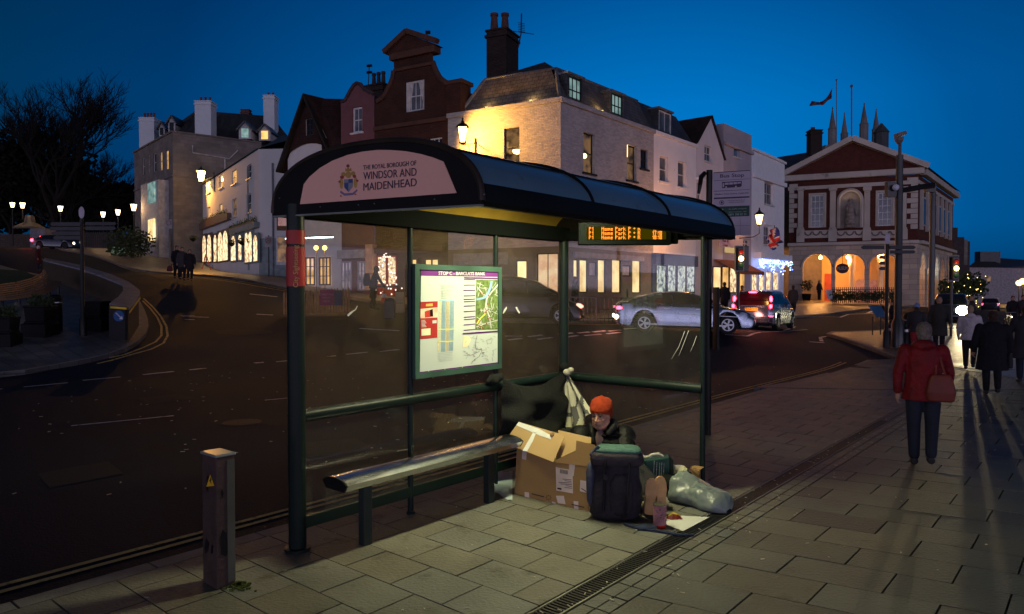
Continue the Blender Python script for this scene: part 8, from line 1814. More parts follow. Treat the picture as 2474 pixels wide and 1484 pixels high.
# folded fleece and small box by the far post
t_ = thing('fleece_blanket', 'cream fringed fleece leaning against the end glass of the shelter', 'blanket', S(3.36, 1.45)); PF2 = S(3.36, 1.4, 0)
fq2 = lambda x, y, l=0: hit(*c1__(x, y), PF2 - EU * l, EU)
def ff(u, v):
 a = fq2(520, 415).lerp(fq2(745, 480), u); b = fq2(610, 660).lerp(fq2(800, 680), u); return a.lerp(b, v) - EU * (.03 * math.sin(u * 8 + v * 3) + .05 * math.sin(math.pi * v) + .02)
g = MB(); g.grid(ff, 18, 16); g.build('cloth', mat('cream_fleece', (.56, .54, .40), rough=.95, bump=.4, bs=60), t_, smooth='all')
g = MB()
for i in range(16): p = ff(.97, i / 16); g.tube([p, p + EV * .02 - EU * .015 + Vector((0, 0, rs.uniform(-.02, .0)))], .006, 4)
g.build('fringe', scf[1], t_)
t_ = thing('small_cardboard_box', 'small open tan cardboard box against the front shelter post', 'box', S(3.3, 1.6)); a, b, c, d = fq2(745, 482), fq2(876, 512), fq2(882, 700), fq2(800, 660)
g = MB(); g.plate([a, b, c, d], .005, EU); g.plate([a + EU * .01, b + EU * .01, fq2(868, 500) + EU * .1, fq2(750, 478) + EU * .1], .004, Vector((0, 0, 1))); g.plate([fq2(760, 490), fq2(868, 570), fq2(870, 520), fq2(800, 492)], -.02, EU); g.build('panel', card, t_)
# dark clothes heaped between box and legs
t_ = thing('dark_clothes_heap', 'heap of dark clothing between the rucksack and the green bag', 'clothes', S(2.85, 1.4)); g = MB()
for s_, tt, z_, a, b_, c in ((2.72, 1.42, .12, .16, .14, .12), (2.82, 1.36, .2, .14, .12, .12), (2.95, 1.3, .16, .16, .14, .14), (2.55, 1.5, .09, .14, .12, .08), (3.2, 1.45, .12, .14, .14, .10)): g.ball(S(s_, tt, z_), a, b_, c, 12, 8)
fbuild(g, 'cloth', mat('heap_black', (.014, .016, .016), rough=.9, var=.4, bump=.4, bs=12), t_, .015, 4)
t_ = thing('sleeping_mat', 'dark folded bedding low behind the cardboard box by the blanket', 'bedding', S(3.0, .35)); g = MB()
for s_, tt, z_, a, b_, c in ((2.75, .3, .45, .16, .12, .1), (2.95, .28, .42, .2, .14, .09), (3.2, .3, .40, .2, .14, .12), (3.0, .35, .2, .25, .2, .22)): g.ball(S(s_, tt, z_), a, b_, c, 12, 8)
fbuild(g, 'cloth', mat('heap_black', (.014, .016, .016)), t_, .018, 4)
# ================================================================ island: wall, benches, planters, finger post
wallm = mat('dark_rendered_wall', (.05, .035, .022), rough=.8, var=.2); coping = mat('pale_coping', (.20, .20, .24), rough=.55, var=.15, brick=(.9, .9, .02, .4))
po = [(108, 623), (200, 642), (265, 663), (311, 682), (334, 702), (335, 713), (309, 743)]; pi_ = [(104, 628), (190, 648), (242, 664), (297, 687), (302, 702), (288, 718), (267, 735)]
O_ = [onT(x, y, 1.05) for x, y in po]; I_ = [onT(x, y, 1.05) for x, y in pi_]
def dens(P, n=6): return [P[i].lerp(P[i + 1], k / n) for i in range(len(P) - 1) for k in range(n)] + [P[-1]]
O_, I_ = dens(O_), dens(I_); lw_ = thing('island_wall', 'low curved wall with pale coping around the island, ending in a keep-right sign', 'wall', (O_[-1].x, O_[-1].y, .4))
g = MB(); g.rings([[Vector((o.x, o.y, T(o.x, o.y) - .3)), o - Vector((0, 0, .07)), i - Vector((0, 0, .07)), Vector((i.x, i.y, T(i.x, i.y) - .3))] for o, i in zip(O_, I_)]); g.build('wall', wallm, lw_)
g = MB(); g.rings([[a + (a - b).normalized() * .05 + Vector((0, 0, -.07)), a + (a - b).normalized() * .05, b + (b - a).normalized() * .05, b + (b - a).normalized() * .05 + Vector((0, 0, -.07))] for a, b in zip(O_, I_)]); g.build('coping', coping, lw_)
eo, ei = O_[-1], I_[-1]; nE = (eo - ei).cross(Vector((0, 0, 1))).normalized(); nE = -nE if nE.y > 0 else nE
PE = ei + nE * .03; hE = lambda x, y, l=0: hit(x, y, PE + nE * l, nE)
g = MB(); g.plate([hE(267, 738), hE(306, 741), hE(306, 822), hE(267, 822)], .05, nE); g.build('end_face', mat('end_black', (.015, .013, .015), rough=.5), lw_)
g = MB(); g.plate([hE(267, 740, .06), hE(306, 743, .06), hE(306, 748, .06), hE(267, 745, .06)], .01, nE); g.plate([O_[-1 - k] + Vector((0, 0, dz)) + (O_[-1 - k] - I_[-1 - k]).normalized() * .07 for k, dz in ((0, -.1), (7, -.1), (7, -.17), (0, -.17))], .01, (1, 0, 0)); g.build('yellow_band', mat('reflective_yellow', (.75, .5, .02), rough=.4), lw_)
g = MB(); g.plate([hE(x, y, .062) for x, y in circ(287.5, 763.5, 13, 18)], .01, nE); ds_ = g.build('blue_disc', mat('sign_blue', (.02, .09, .30), rough=.4), lw_)
g = MB(); g.plate([hE(x, y, .075) for x, y in ((279, 757), (281, 755), (292, 766), (295, 763), (297, 772), (288, 771), (291, 768))], .005, nE); g.build('arrow', wt, ds_)
wood = mat('bench_slats', (.30, .17, .08), rough=.6, var=.25, vs=12, bump=.2, bs=60); gi = [onT(x, y, .0) for x, y in ((-90, 762), (-30, 758), (30, 751), (80, 742), (112, 731), (132, 717), (138, 704))]; G_ = dens(gi, 4)
cb_ = thing('curved_bench', 'long curved slatted timber bench at the far left of the island', 'bench', G_[8]);
def offp(P, i, d, z): a = P[max(0, i - 1)]; b = P[min(len(P) - 1, i + 1)]; t = (b - a); n = Vector((t.y, -t.x, 0)).normalized(); return P[i] + n * d + Vector((0, 0, z))
for nm, rows in (('backrest', [(-.30 - .03 * k, .50 + .075 * k) for k in range(7)]), ('seat', [(.14 - .08 * k, .43 + .005 * k) for k in range(6)])):
 g = MB()
 for d, z in rows: g.rings([[offp(G_, i, d, z), offp(G_, i, d + (.012 if nm == 'backrest' else .055), z + .004), offp(G_, i, d + (.0 if nm == 'backrest' else .055), z + (.05 if nm == 'backrest' else .03)), offp(G_, i, d - .012 * (nm == 'backrest'), z + (.05 if nm == 'backrest' else .03))] for i in range(len(G_))])
 g.build(nm, wood, cb_)
g = MB();
for i in range(1, len(G_), 5): g.bar(offp(G_, i, .12, 0), offp(G_, i, .12, .42), .06); g.bar(offp(G_, i, -.28, 0), offp(G_, i, -.5, 1.0), .05)
tag(g.build('support', lamp_iron, cb_), kind='stuff')
tag(patch('lawn', [xy(onT(x, y, .1)) for x, y in ((-200, 735), (0, 712), (60, 702), (92, 684), (96, 672), (60, 655), (-200, 640))], .12, grassm, step=1.2, skirt=.2, kind=None), kind='stuff')
pm_ = mat('planter_black', (.007, .007, .008), rough=.6, var=.2, spec=.1)
def leafball(g, c, r, rz_, n, rr, L=.08):
 for i in range(n):
  d = Vector((rr.gauss(0, 1), rr.gauss(0, 1), rr.gauss(0, 1))).normalized(); k = rr.random() ** .4; p = c + Vector((d.x * r * k, d.y * r * k, d.z * rz_ * k)); a = Vector((rr.uniform(-1, 1), rr.uniform(-1, 1), rr.uniform(-.6, 1))).normalized() * L; b = a.cross(Vector((rr.uniform(-1, 1), rr.uniform(-1, 1), .3))).normalized() * L * .38
  g.add([p, p + a * .5 + b, p + a, p + a * .5 - b], [(0, 1, 2, 3)])
shr = mat('dark_shrub_leaves', (.03, .045, .018), rough=.8, var=.5, vs=3); RL = random.Random(12)
def planter(x0, x1, yt, yb, lab, plant=True):
 b = onT((x0 + x1) / 2, yb); w = (x1 - x0) / FD * b.y / 2; h = (yb - yt) / FD * b.y; b.y += w; t_ = thing('planter', lab, 'planter', b, 'black planters on the island')
 g = MB(); g.lathe(b, [(w * 1.3, 0), (w * 1.33, h * .42), (w * 1.1, h * .46), (w * 1.1, h * .5), (w * 1.0, h * .52), (w * 1.12, h * .93), (w * 1.2, h * .94), (w * 1.2, h)], 4); g.build('tub', pm_, t_, bevel=.02)
 if plant: g = MB(); leafball(g, b + Vector((0, 0, h + .1)), w * .9, .22, 260, RL, .1); g.build('foliage', shr, t_)
 return t_, b, w, h
planter(46, 110, 740, 819, 'squat black planter between the curved bench and the slim round bin'); _, pb2, _, _ = planter(190, 245, 728, 803, 'black planter at the foot of the finger post', False); planter(-22, 26, 768, 841, 'black planter with spreading plant cut by the left edge of the view')
def bin_(x0, x1, yt, yb, lab, off=0, grp='round litter bins'):
 b = gp((x0 + x1) / 2, yb) if off is None else onT((x0 + x1) / 2, yb); r_ = (x1 - x0) / FD * b.y / 2; h = (yb - yt) / FD * b.y; b.y += r_; t_ = thing('litter_bin', lab, 'litter bin', b, grp)
 MB().lathe(b, [(r_ * .95, 0), (r_, .04), (r_, h * .80), (r_ * .9, h * .81), (r_ * .9, h * .85), (r_ * 1.05, h * .86), (r_ * 1.02, h * .95), (r_ * .6, h)], 18).build('barrel', pm_, t_, smooth=True); MB().lathe(b + Vector((0, 0, h * .78)), [(r_ * 1.02, 0), (r_ * 1.02, .03)], 18).build('steel_band', alloy, t_)
bin_(114, 141, 713, 804, 'slim round black litter bin right of the curved bench'); bin_(2190, 2212, 757, 840, 'round black litter bin near the info lectern on the right pavement', None)
def finger_post(x, yf, ytop, Y, arms, lab, disc=True):
 b = at(x, yf, Y); b.z = T(b.x, b.y); zt = at(x, ytop, Y).z; t_ = thing('finger_post', lab, 'signpost', b); MB().lathe(b, [(.10, 0), (.10, .5), (.06, .6), (.055, zt - b.z - .35)], 12).build('pole', lamp_iron, t_, smooth=True)
 MB().ball((b.x, b.y, zt - .17), .09, .02, .18, 16, 8).build('finial_disc', mat('disc_lilac', (.42, .36, .44), rough=.5), t_)
 for x0, x1, y, hh in arms:
  a, c = at(x0, y, Y - .06), at(x1, y, Y - .06); h = hh / FD * Y; sgn = 1 if (x0 + x1) / 2 > x else -1; tip = Vector((sgn * h * .6, 0, 0))
  lo, hi = (a, c); P = [Vector((lo.x, a.y, a.z - h / 2)), Vector((hi.x, a.y, a.z - h / 2)), Vector((hi.x, a.y, a.z + h / 2)), Vector((lo.x, a.y, a.z + h / 2))]
  if sgn > 0: P = P[:2] + [Vector((hi.x + h * .6, a.y, a.z))] + P[2:]
  else: P = P + [Vector((lo.x - h * .6, a.y, a.z))]
  MB().plate(P, .04, (0, -1, 0)).build('finger', mat('finger_black', (.014, .012, .018), rough=.4), t_)
 return t_
finger_post(200, 740, 500, 21.5, [(128, 196, 542, 9), (125, 196, 553, 9), (130, 196, 564, 9), (135, 196, 575, 9), (208, 278, 541, 8), (208, 277, 552, 9)], 'tall finger post with pale disc finial on the left island')
finger_post(2141, 838, 564, 23.5, [(2085, 2135, 598, 9), (2148, 2206, 598, 9), (2150, 2206, 609, 8), (2127, 2137, 622, 9), (2127, 2137, 636, 8), (2127, 2137, 649, 8)], 'black finger post with pale finial beside the tall camera pole on the right')
# castle gate: pale pillar, railings and dark wall
Yg = 88; gt_ = thing('castle_gate', 'pale gate pillar with wide cap and dark railings below the castle lamps', 'gate', at(64, 600, 84))
zf = T(-57, 84); a = at(73, 600, 84); c = at(109, 552, 84); MB().box(a.x, c.x, 84, 86, a.z - 2, c.z).build('pillar', mat('gate_stone', (.15, .14, .16), rough=.8), gt_)
m__ = at(91, 548, 84); MB().lathe((at(64, 0, 85).x, 85, at(64, 548, 84).z), [(1.7, -.2), (1.7, 0), (.6, .6), (.45, 1.4)], 4).build('cap', mat('gate_cap', (.07, .065, .06), rough=.8), gt_)
g = MB();
for i in range(46): x = 112 + i * 4.6; p = at(x, 604, Yg); q = at(x, 560, Yg); g.bar((p.x, Yg, p.z - 1), (p.x, Yg, q.z), .06)
for y in (564, 598): g.bar(at(110, y, Yg), at(322, y, Yg), .08)
tag(g.build('railings', lamp_iron, gt_), kind='stuff')
wl_t = thing('castle_wall', 'dark castle garden wall running behind the lamps on the hill', 'wall', at(200, 600, 95)); MB().box(at(-80, 0, 95).x, at(330, 0, 95).x, 95, 96, 3, at(200, 566, 95).z).build('wall', mat('castle_wall_stone', (.06, .05, .045), rough=.9, brick=(.6, .3, .02, .5)), wl_t)
lb_ = thing('lit_lightwell', 'low pale green lit opening beside the dark hedge at the top of the hill', 'lit opening', at(280, 612, 68)); a, c = at(265, 611, 68), at(297, 597, 68); MB().box(a.x, c.x, 68, 68.3, a.z, c.z).build('glow_panel', emit('pale_green_glow', (.32, .5, .3), .5, var=1, vs=.6, col2=(.16, .26, .16)), lb_)
hd_ = thing('hedge', 'dark clipped hedge at the corner of the stone house', 'hedge', at(310, 610, 66)); g = MB(); p = at(315, 590, 64); leafball(g, p, 2.0, 1.6, 900, RL, .3); g.build('foliage', shr, hd_)
# bare winter tree and the dark evergreens below
bark = mat('bare_bark', (.008, .007, .007), rough=.95)
def bare_tree(base, H, lab, seed, spread=.45, twigs=6):
 R_ = random.Random(seed); t_ = thing('bare_tree', lab, 'tree', base); tr = MB(); cr = MB()
 def grow(p, d, L, r, lv, mb):
  n = 3; pts = [p]; dd = d.copy()
  for i in range(n): dd = (dd + Vector((R_.uniform(-1, 1), R_.uniform(-1, 1), R_.uniform(-.3, .6))) * .16).normalized(); pts.append(pts[-1] + dd * L / n)
  mb.tube(pts, [r * (1 - .4 * i / n) for i in range(n + 1)], 5 if lv < 3 else 3, caps=False)
  if lv >= twigs: return
  for k in range(R_.choice((2, 3, 3)) + (2 if lv == 0 else 0) + (1 if lv >= 3 else 0)):
   a = Vector((R_.gauss(0, 1), R_.gauss(0, 1), R_.gauss(0, .6) + .45)).normalized(); nd = (dd * (1 - spread) + a * spread * 1.15).normalized()
   grow(pts[-1] if k < 2 else pts[R_.choice((1, 2, 3))], nd, L * R_.uniform(.62, .86), r * .63, lv + 1, cr)
 grow(Vector(base), Vector((0, 0, 1)), H * .3, H * .023, 0, tr); tr.build('trunk', bark, t_); cr.build('crown', bark, t_)
b = at(118, 600, 92); bare_tree((b.x, 92, 6.5), 23, 'tall bare winter tree against the sky above the castle lamps', 5, .33, 7)
b = at(292, 600, 98); bare_tree((b.x, 98, 7), 9.5, 'smaller bare tree left of the stone house', 11, .5, 5); b = at(30, 600, 96); bare_tree((b.x, 96, 6.5), 13, 'bare tree with dense twigs at the left edge of the view', 21, .5, 6); b = at(205, 600, 97); bare_tree((b.x, 97, 6.5), 12.5, 'broad low bare tree right of the tallest castle tree', 31, .55, 6)
ev = mat('evergreen_leaves', (.004, .005, .004), rough=.9, var=.6, vs=.8)
for i, (x, y, Y, r, rz_, lab) in enumerate(((-30, 440, 100, 8.5, 8.5, 'dark evergreen mass cut by the left edge above the gate'), (45, 440, 100, 8, 8, 'dark evergreen behind the pale gate pillar'), (125, 420, 103, 8, 8.5, 'dark evergreen under the tallest bare tree'), (200, 465, 101, 7, 7, 'dark evergreen between the third and fourth castle lamps'), (265, 505, 102, 5, 5, 'low dark evergreen behind the two close castle lamps'), (318, 515, 104, 4, 4.5, 'dark evergreen touching the stone house skyline'))):
 c = at(x, y, Y); t_ = thing('evergreen_tree', lab, 'tree', (c.x, c.y, 6), 'evergreens behind the castle gate'); g = MB()
 for k in range(7): leafball(g, c + Vector((RL.uniform(-.6, .6) * r, RL.uniform(-.5, .5) * r, RL.uniform(-.5, .45) * rz_)), r * .55, rz_ * .5, 620, RL, .75)
 g.build('crown', ev, t_); MB().tube([(c.x, c.y, 6), (c.x, c.y, c.z)], [.4, .2], 6).build('trunk', bark, t_)
# ================================================================ right-hand poles and signals
pbk = mat('pole_gloss_black', (.012, .011, .012), rough=.35, spec=.5)
b = gp(2168, 848); t_ = thing('camera_pole', 'tallest black pole with a camera head and swan-neck arm on the right', 'pole', b); Yp = b.y
zt = at(2165, 375, Yp).z; MB().lathe(b, [(.20, 0), (.20, .9), (.12, 1.1), (.11, zt)], 14).build('pole', pbk, t_, smooth=True); MB().lathe(b, [(.05, zt), (.05, at(2170, 345, Yp).z)], 8).build('mast', pbk, t_)
c = at(2172, 332, Yp); g = MB(); g.lathe(c + Vector((0, 0, -.12)), [(.06, -.1), (.13, 0), (.15, .12)], 10); g.cbox(c + Vector((.04, 0, .1)), .28, .3, .12, ry=R(-15)); g.build('camera_head', mat('camera_cream', (.16, .14, .13), rough=.5), t_)
g = MB(); g.tube([at(2160, 462, Yp), at(2195, 458, Yp), at(2225, 452, Yp), at(2256, 448, Yp)], [.08, .09, .09, .10], 8); g.build('arm', pbk, t_); MB().ball(at(2164, 453, Yp - .2), .11, n=10, m=8).build('white_globe', mat('globe_white', (.5, .48, .55)), t_)
g = MB(); g.cbox(at(2152, 458, Yp), .3, .2, .5); g.build('control_box', pbk, t_)
b = gp(2249, 838); t_ = thing('lighting_column', 'black lighting column right of the camera pole with angled top bracket', 'pole', b); MB().lathe(b, [(.12, 0), (.10, 1.0), (.095, at(2250, 446, b.y).z)], 14).build('pole', pbk, t_, smooth=True)
g = MB(); g.cbox(at(2247, 455, b.y - .1), .34, .16, .3); g.build('bracket', pbk, t_)
def tlight(x0, x1, y0, y1, Y, lab, side=1, foot=None):
 a, c = at(x0, y1, Y), at(x1, y0, Y); w, h = c.x - a.x, c.z - a.z; cx, cz = (a.x + c.x) / 2, (a.z + c.z) / 2; zf = T(cx, Y); t_ = thing('traffic_light', lab, 'traffic light', (cx, Y, zf), 'traffic signals')
 MB().box(a.x, c.x, Y, Y + .04, a.z, c.z).build('backing_board', pbk, t_); g = MB(); e = .03
 for q in ((a.x, a.x + e, a.z, c.z), (c.x - e, c.x, a.z, c.z), (a.x + e, c.x - e, a.z, a.z + e), (a.x + e, c.x - e, c.z - e, c.z)): g.box(q[0], q[1], Y - .012, Y - .002, q[2], q[3])
 g.build('white_border', mat('border_grey', (.25, .25, .27)), t_); MB().box(cx - w * .28, cx + w * .28, Y - .2, Y - .013, a.z + h * .07, c.z - h * .07).build('signal_head', pbk, t_, bevel=.02)
 if side: MB().box(c.x + .02, c.x + w * .6, Y + .1, Y + .35, a.z, c.z).build('side_head', pbk, t_, bevel=.02)
 for k, m_ in enumerate((mat('dead_red', (.2, .01, .01), rough=.3), emit('amber_lit', (1.0, .5, .12), 14), mat('dead_green', (.01, .06, .03), rough=.3))):
  p = Vector((cx, Y - .21, c.z - h * (.24 + .27 * k))); MB().ball(p, .105, .03, .105, 14, 8).build('lens', m_, t_, smooth=True)
 MB().tube([(cx, Y + .1, zf), (cx, Y + .1, a.z + .3)], .055, 10).build('pole', pbk, t_, smooth=True); point('amber_light', (cx, Y - .4, cz), (1, .5, .12), 14, t_, .08)
tlight(1775, 1798, 594, 656, 28.5, 'traffic light showing amber just right of the bus stop pole'); tlight(2290, 2317, 617, 680, 30, 'traffic light showing amber between the guildhall and the far houses', 0)
# information lectern
a, c = gp(2108, 822), gp(2127, 820); t_ = thing('info_lectern', 'slanted blue information board on two thin legs on the right pavement', 'information board', a)
for p in (a, c): MB().tube([p, p + Vector((0, 0, .95))], .022, 8).build('leg', pbk, t_)
Y0 = a.y; g = MB(); g.plate([at(2097, 738, Y0 + .35), at(2138, 740, Y0 + .35), at(2144, 764, Y0 - .25), at(2117, 764, Y0 - .25)], .03, (0, -.3, -1)); g.build('panel', mat('lectern_blue', (.05, .14, .30), rough=.35), t_)
for x, y in ((2152, 842), (2188, 846)): b = gp(x, y); t_ = thing('bollard', 'short black bollard %s the camera pole foot' % ('left of' if x < 2160 else 'right of'), 'bollard', b); MB().lathe(b, [(.09, 0), (.09, .75), (.11, .78), (.11, .84), (.08, .95), (.02, 1.0)], 12).build('post', pbk, t_, smooth=True); MB().lathe(b, [(.092, .62), (.092, .7)], 12).build('band', alloy, t_)
# bicycle
b = gp(2436, 806); t_ = thing('bicycle', 'bicycle wheeled by the person at the far right', 'bicycle', b); dv = Vector((-.35, -.93, 0)); Zv = Vector((0, 0, 1))
for o in (-.5, .5): g = MB(); c = b + dv * o + Zv * .34; g.tube([c + dv * .32 * math.cos(q) + Zv * .32 * math.sin(q) for q in [2 * math.pi * i / 20 for i in range(21)]], .02, 6); g.build('wheel', tyre, t_)
g = MB(); A1, B1, C1b, D1b = b - dv * .5 + Zv * .34, b - dv * .15 + Zv * .85, b + dv * .38 + Zv * .8, b + Zv * .3
for p, q in ((A1, B1), (B1, C1b), (C1b, D1b), (D1b, B1), (A1, D1b), (C1b, b + dv * .5 + Zv * .34), (C1b, b + dv * .35 + Zv * 1.0)): g.bar(p, q, .03)
g.bar(b + dv * .35 + Zv * 1.0 - Vector((.25, 0, 0)), b + dv * .35 + Zv * 1.0 + Vector((.25, 0, 0)), .025); g.build('frame', pbk, t_); MB().ball(b + dv * .5 + Zv * .8, .03).build('front_lamp', emit('bike_lamp', (1, .95, .8), 5), t_)
# fairy-lit tree
c = at(2325, 700, 62); t_ = thing('fairy_light_tree', 'bushy tree dotted with tiny yellow fairy lights beside the guildhall', 'tree', (c.x, c.y, 0)); g = MB();
for k in range(5): leafball(g, c + Vector((RL.uniform(-1.1, 1.1), RL.uniform(-.5, .5), RL.uniform(-1.2, .6))), 1.1, 1.1, 260, RL, .3)
g.build('crown', shr, t_); MB().tube([(c.x, c.y, 0), c], [.15, .08], 6).build('trunk', bark, t_); g = MB()
for i in range(38): g.ball(c + Vector((RL.uniform(-1.8, 1.2), -1.0 + RL.uniform(-.3, .3), RL.uniform(-1.6, 1.4))), .035, n=5, m=3)
tag(g.build('fairy_bulbs', emit('yellow_fairy', (1, .8, .2), 5), t_), kind='stuff')
# guildhall railings, topiary, A-board
t_ = thing('cafe_railing', 'black cafe railings with dark hedge in front of the guildhall arches', 'railing', at(2080, 726, 57)); g = MB()
for i in range(34): x = 2012 + i * 4.7; p, q = at(x, 727, 57.5), at(x, 694, 57.5); g.bar((p.x, 57.5, p.z - .2), (p.x, 57.5, q.z), .05)
for y in (700, 722): g.bar(at(2010, y, 57.5), at(2170, y, 57.5), .06)
tag(g.build('rails', pbk, t_), kind='stuff'); g = MB()
for x in range(2020, 2165, 12): leafball(g, at(x, 716, 57.0), .55, .45, 120, RL, .16)
g.build('hedge', shr, t_)
t_ = thing('a_board', 'small white A-board standing left of the cafe railings', 'sign board', at(2006, 724, 57)); a, c = at(1999, 723, 57), at(2013, 701, 57); MB().plate([(a.x, 57, a.z), (c.x, 57, a.z), (c.x - .03, 57.25, c.z), (a.x - .03, 57.25, c.z)], .03, (0, 1, .3)).build('panel', mat('board_white', (.5, .5, .52)), t_)
for x, lab in ((1949, 'clipped round bush in pot at the left pier of the guildhall'),): c = at(x, 690, 60.5); t_ = thing('potted_bush', lab, 'potted plant', (c.x, c.y, 1.0)); g = MB(); leafball(g, c, .5, .5, 260, RL, .15); g.build('foliage', shr, t_); MB().lathe((c.x, c.y, c.z - 1.3), [(.3, 0), (.38, .6)], 10).build('pot', pm_, t_)
# ================================================================ across the road, seen through the glass
rl_ = thing('guard_rail', 'black pedestrian guard rail along the far kerb behind the cars', 'railing', fp_(1500, 775)); g = MB(); P = [fp_(x, y) for x, y in ((1378, 778), (1440, 779), (1500, 779), (1560, 779), (1620, 778), (1680, 776), (1740, 772))]
for a, c in zip(P, P[1:]):
 for z in (.95, .5, .15): g.bar(a + Zv * z, c + Zv * z, .04)
 for k in range(6): q = a.lerp(c, k / 6); g.bar(q, q + Zv * .95, .025 if k else .07)
tag(g.build('rails', pbk, rl_), kind='stuff')
# picket fence with banner
wd = mat('picket_wood', (.34, .17, .07), rough=.8, var=.3, vs=4); t_ = thing('picket_fence', 'wooden picket fence with magenta banner seen through the left glass', 'fence', at(760, 745, 27)); Yf = 27.4; rp2 = random.Random(3); g = MB()
zb = at(760, 746, Yf).z
for i in range(24):
 x = 684 + i * 6.8; a = at(x, 746, Yf); h = rp2.uniform(.78, .9); a.z = T(a.x, Yf) - .02; tl_x = rp2.uniform(-.05, .05) if x < 760 else 0
 g.add([(a.x, Yf, a.z), (a.x + .075, Yf, a.z), (a.x + .075 + tl_x, Yf, a.z + h), (a.x + .037 + tl_x, Yf, a.z + h + .07), (a.x + tl_x, Yf, a.z + h), (a.x, Yf + .03, a.z), (a.x + .075, Yf + .03, a.z), (a.x + .075 + tl_x, Yf + .03, a.z + h), (a.x + .037 + tl_x, Yf + .03, a.z + h + .07), (a.x + tl_x, Yf + .03, a.z + h)], [(0, 1, 2, 3, 4), (0, 5, 6, 1), (1, 6, 7, 2), (4, 9, 5, 0)])
tag(g.build('pickets', wd, t_), kind='stuff')
a, c = at(772, 738, Yf - .1), at(806, 700, Yf - .1); bn2 = MB().box(a.x, c.x, Yf - .05, Yf - .02, a.z, c.z).build('banner', mat('banner_magenta', (.22, .02, .08), rough=.6), t_); a, c = at(807, 738, Yf - .1), at(826, 702, Yf - .1); MB().box(a.x, c.x, Yf - .05, Yf - .02, a.z, c.z).build('banner', mat('banner_navy', (.02, .03, .08), rough=.6), t_)
for k, s_ in enumerate(('CHRISTMAS', 'PARTY', 'MENU')): text(s_, frame(at(789, 712 + k * 8, Yf - .16), (1, 0, 0), (0, 0, 1)), .1, mat('banner_print', (.5, .2, .3)), bn2, ext=.002)
# traffic cone, cabinet, bin
b = fp_(928, 731); t_ = thing('traffic_cone', 'red and white traffic cone on the far pavement', 'traffic cone', b); hc2 = (731 - 697) / FD * b.y; rdm = mat('cone_red', (.55, .07, .02), rough=.5); MB().box(b.x - .18, b.x + .18, b.y - .18, b.y + .18, b.z, b.z + .04).build('base', rdm, t_)
for f0, f1, m_ in ((.06, .35, rdm), (.35, .62, wt), (.62, 1, rdm)): MB().lathe(b, [(.14 * (1 - f0) + .03, hc2 * f0), (.14 * (1 - f1) + .03, hc2 * f1)], 14).build('cone_band', m_, t_, smooth=True)
b = fp_(965, 757); t_ = thing('street_cabinet', 'tan metal street cabinet beyond the notice board frame', 'cabinet', b); MB().box(b.x - .16, b.x + .16, b.y, b.y + .4, b.z, b.z + .8).build('cabinet', mat('cabinet_tan', (.34, .24, .13), rough=.6), t_, bevel=.02); MB().box(b.x - .13, b.x + .13, b.y - .01, b.y - .002, b.z + .36, b.z + .38).build('seam', pbk, t_)
b = fp_(942, 770); t_ = thing('litter_bin', 'square dark blue bin left of the tan cabinet', 'litter bin', b); MB().lathe(b, [(.26, 0), (.26, .62), (.2, .7), (.1, .75)], 4).build('barrel', mat('bin_navy', (.015, .02, .05), rough=.5), t_, bevel=.02)
# lower shopfronts of the cottage, pink and brick buildings
a = f8.q(830, 600)[0]; wst = mat('white_shop_timber', (.38, .38, .44), rough=.6)
def gwin(f_, x0, x1, yt, yb, pm, fm, cols, rows, nm='shop_window'):
 s0, z1 = f_.q(x0, yt); s1 = f_.q(x1, yt)[0]; z0 = f_.q(x0, yb)[1]; g = f_.mb(); g.box(s0, s1, .06, .1, z0, z0 + .08); g.box(s0, s1, .06, .1, z1 - .08, z1)
 for i in range(cols + 1): c = s0 + (s1 - s0) * i / cols; g.box(c - .035, c + .035, .062, .11, z0, z1)
 for j in range(1, rows): c = z0 + (z1 - z0) * j / rows; g.box(s0, s1, .064, .098, c - .02, c + .02)
 w_ = g.build(nm, fm, f_.r); f_.mb().box(s0, s1, .02, .05, z0, z1).build('pane', pm, w_); return w_
lilac_in = emit('shop_dusk_inside', (.5, .38, .42), .6, var=1, vs=1.5, gloss=1, col2=(.10, .09, .14))
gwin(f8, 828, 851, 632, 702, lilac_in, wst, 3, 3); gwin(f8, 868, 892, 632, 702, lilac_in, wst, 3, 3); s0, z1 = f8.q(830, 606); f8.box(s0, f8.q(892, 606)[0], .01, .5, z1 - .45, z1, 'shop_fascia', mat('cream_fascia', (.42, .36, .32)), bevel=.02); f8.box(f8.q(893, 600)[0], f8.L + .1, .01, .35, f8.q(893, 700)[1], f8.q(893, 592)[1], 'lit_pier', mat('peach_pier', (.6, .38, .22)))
xm = emit('christmas_display', (1.0, .75, .4), 1.5, var=1, vs=9, gloss=1, col2=(.25, .12, .08)); rdf = mat('red_shop_frame', (.35, .04, .015), rough=.5)
gwin(f7, 914, 936, 618, 690, xm, rdf, 1, 1); gwin(f7, 939, 960, 618, 690, xm, rdf, 1, 1); s0, z1 = f7.q(914, 690); f7.box(s0, f7.q(960, 690)[0], .02, .12, -.5, z1 - .1, 'stall_riser', rdf); f7.box(f7.q(912, 600)[0], f7.q(1075, 600)[0], .01, .25, f7.q(912, 613)[1], f7.q(912, 600)[1], 'shop_fascia', mat('brown_fascia', (.10, .05, .03)))
g = f7.mb(); RX = random.Random(6); sx, zx = f7.q(936, 655)
for i in range(55): h = RX.random(); w_ = 1.1 * (1 - h) + .1; g.ball((sx + RX.uniform(-w_, w_), .14, zx - 1.2 + h * 2.4), .045, n=5, m=3)
tag(g.build('tree_lights', emit('xmas_bulb', (1, .8, .7), 2.2), b7), kind='stuff')
gwin(f7, 985, 1010, 625, 705, warm_lit, blackf, 2, 2); gwin(f7, 1030, 1062, 625, 705, cream_lit, blackf, 2, 1)
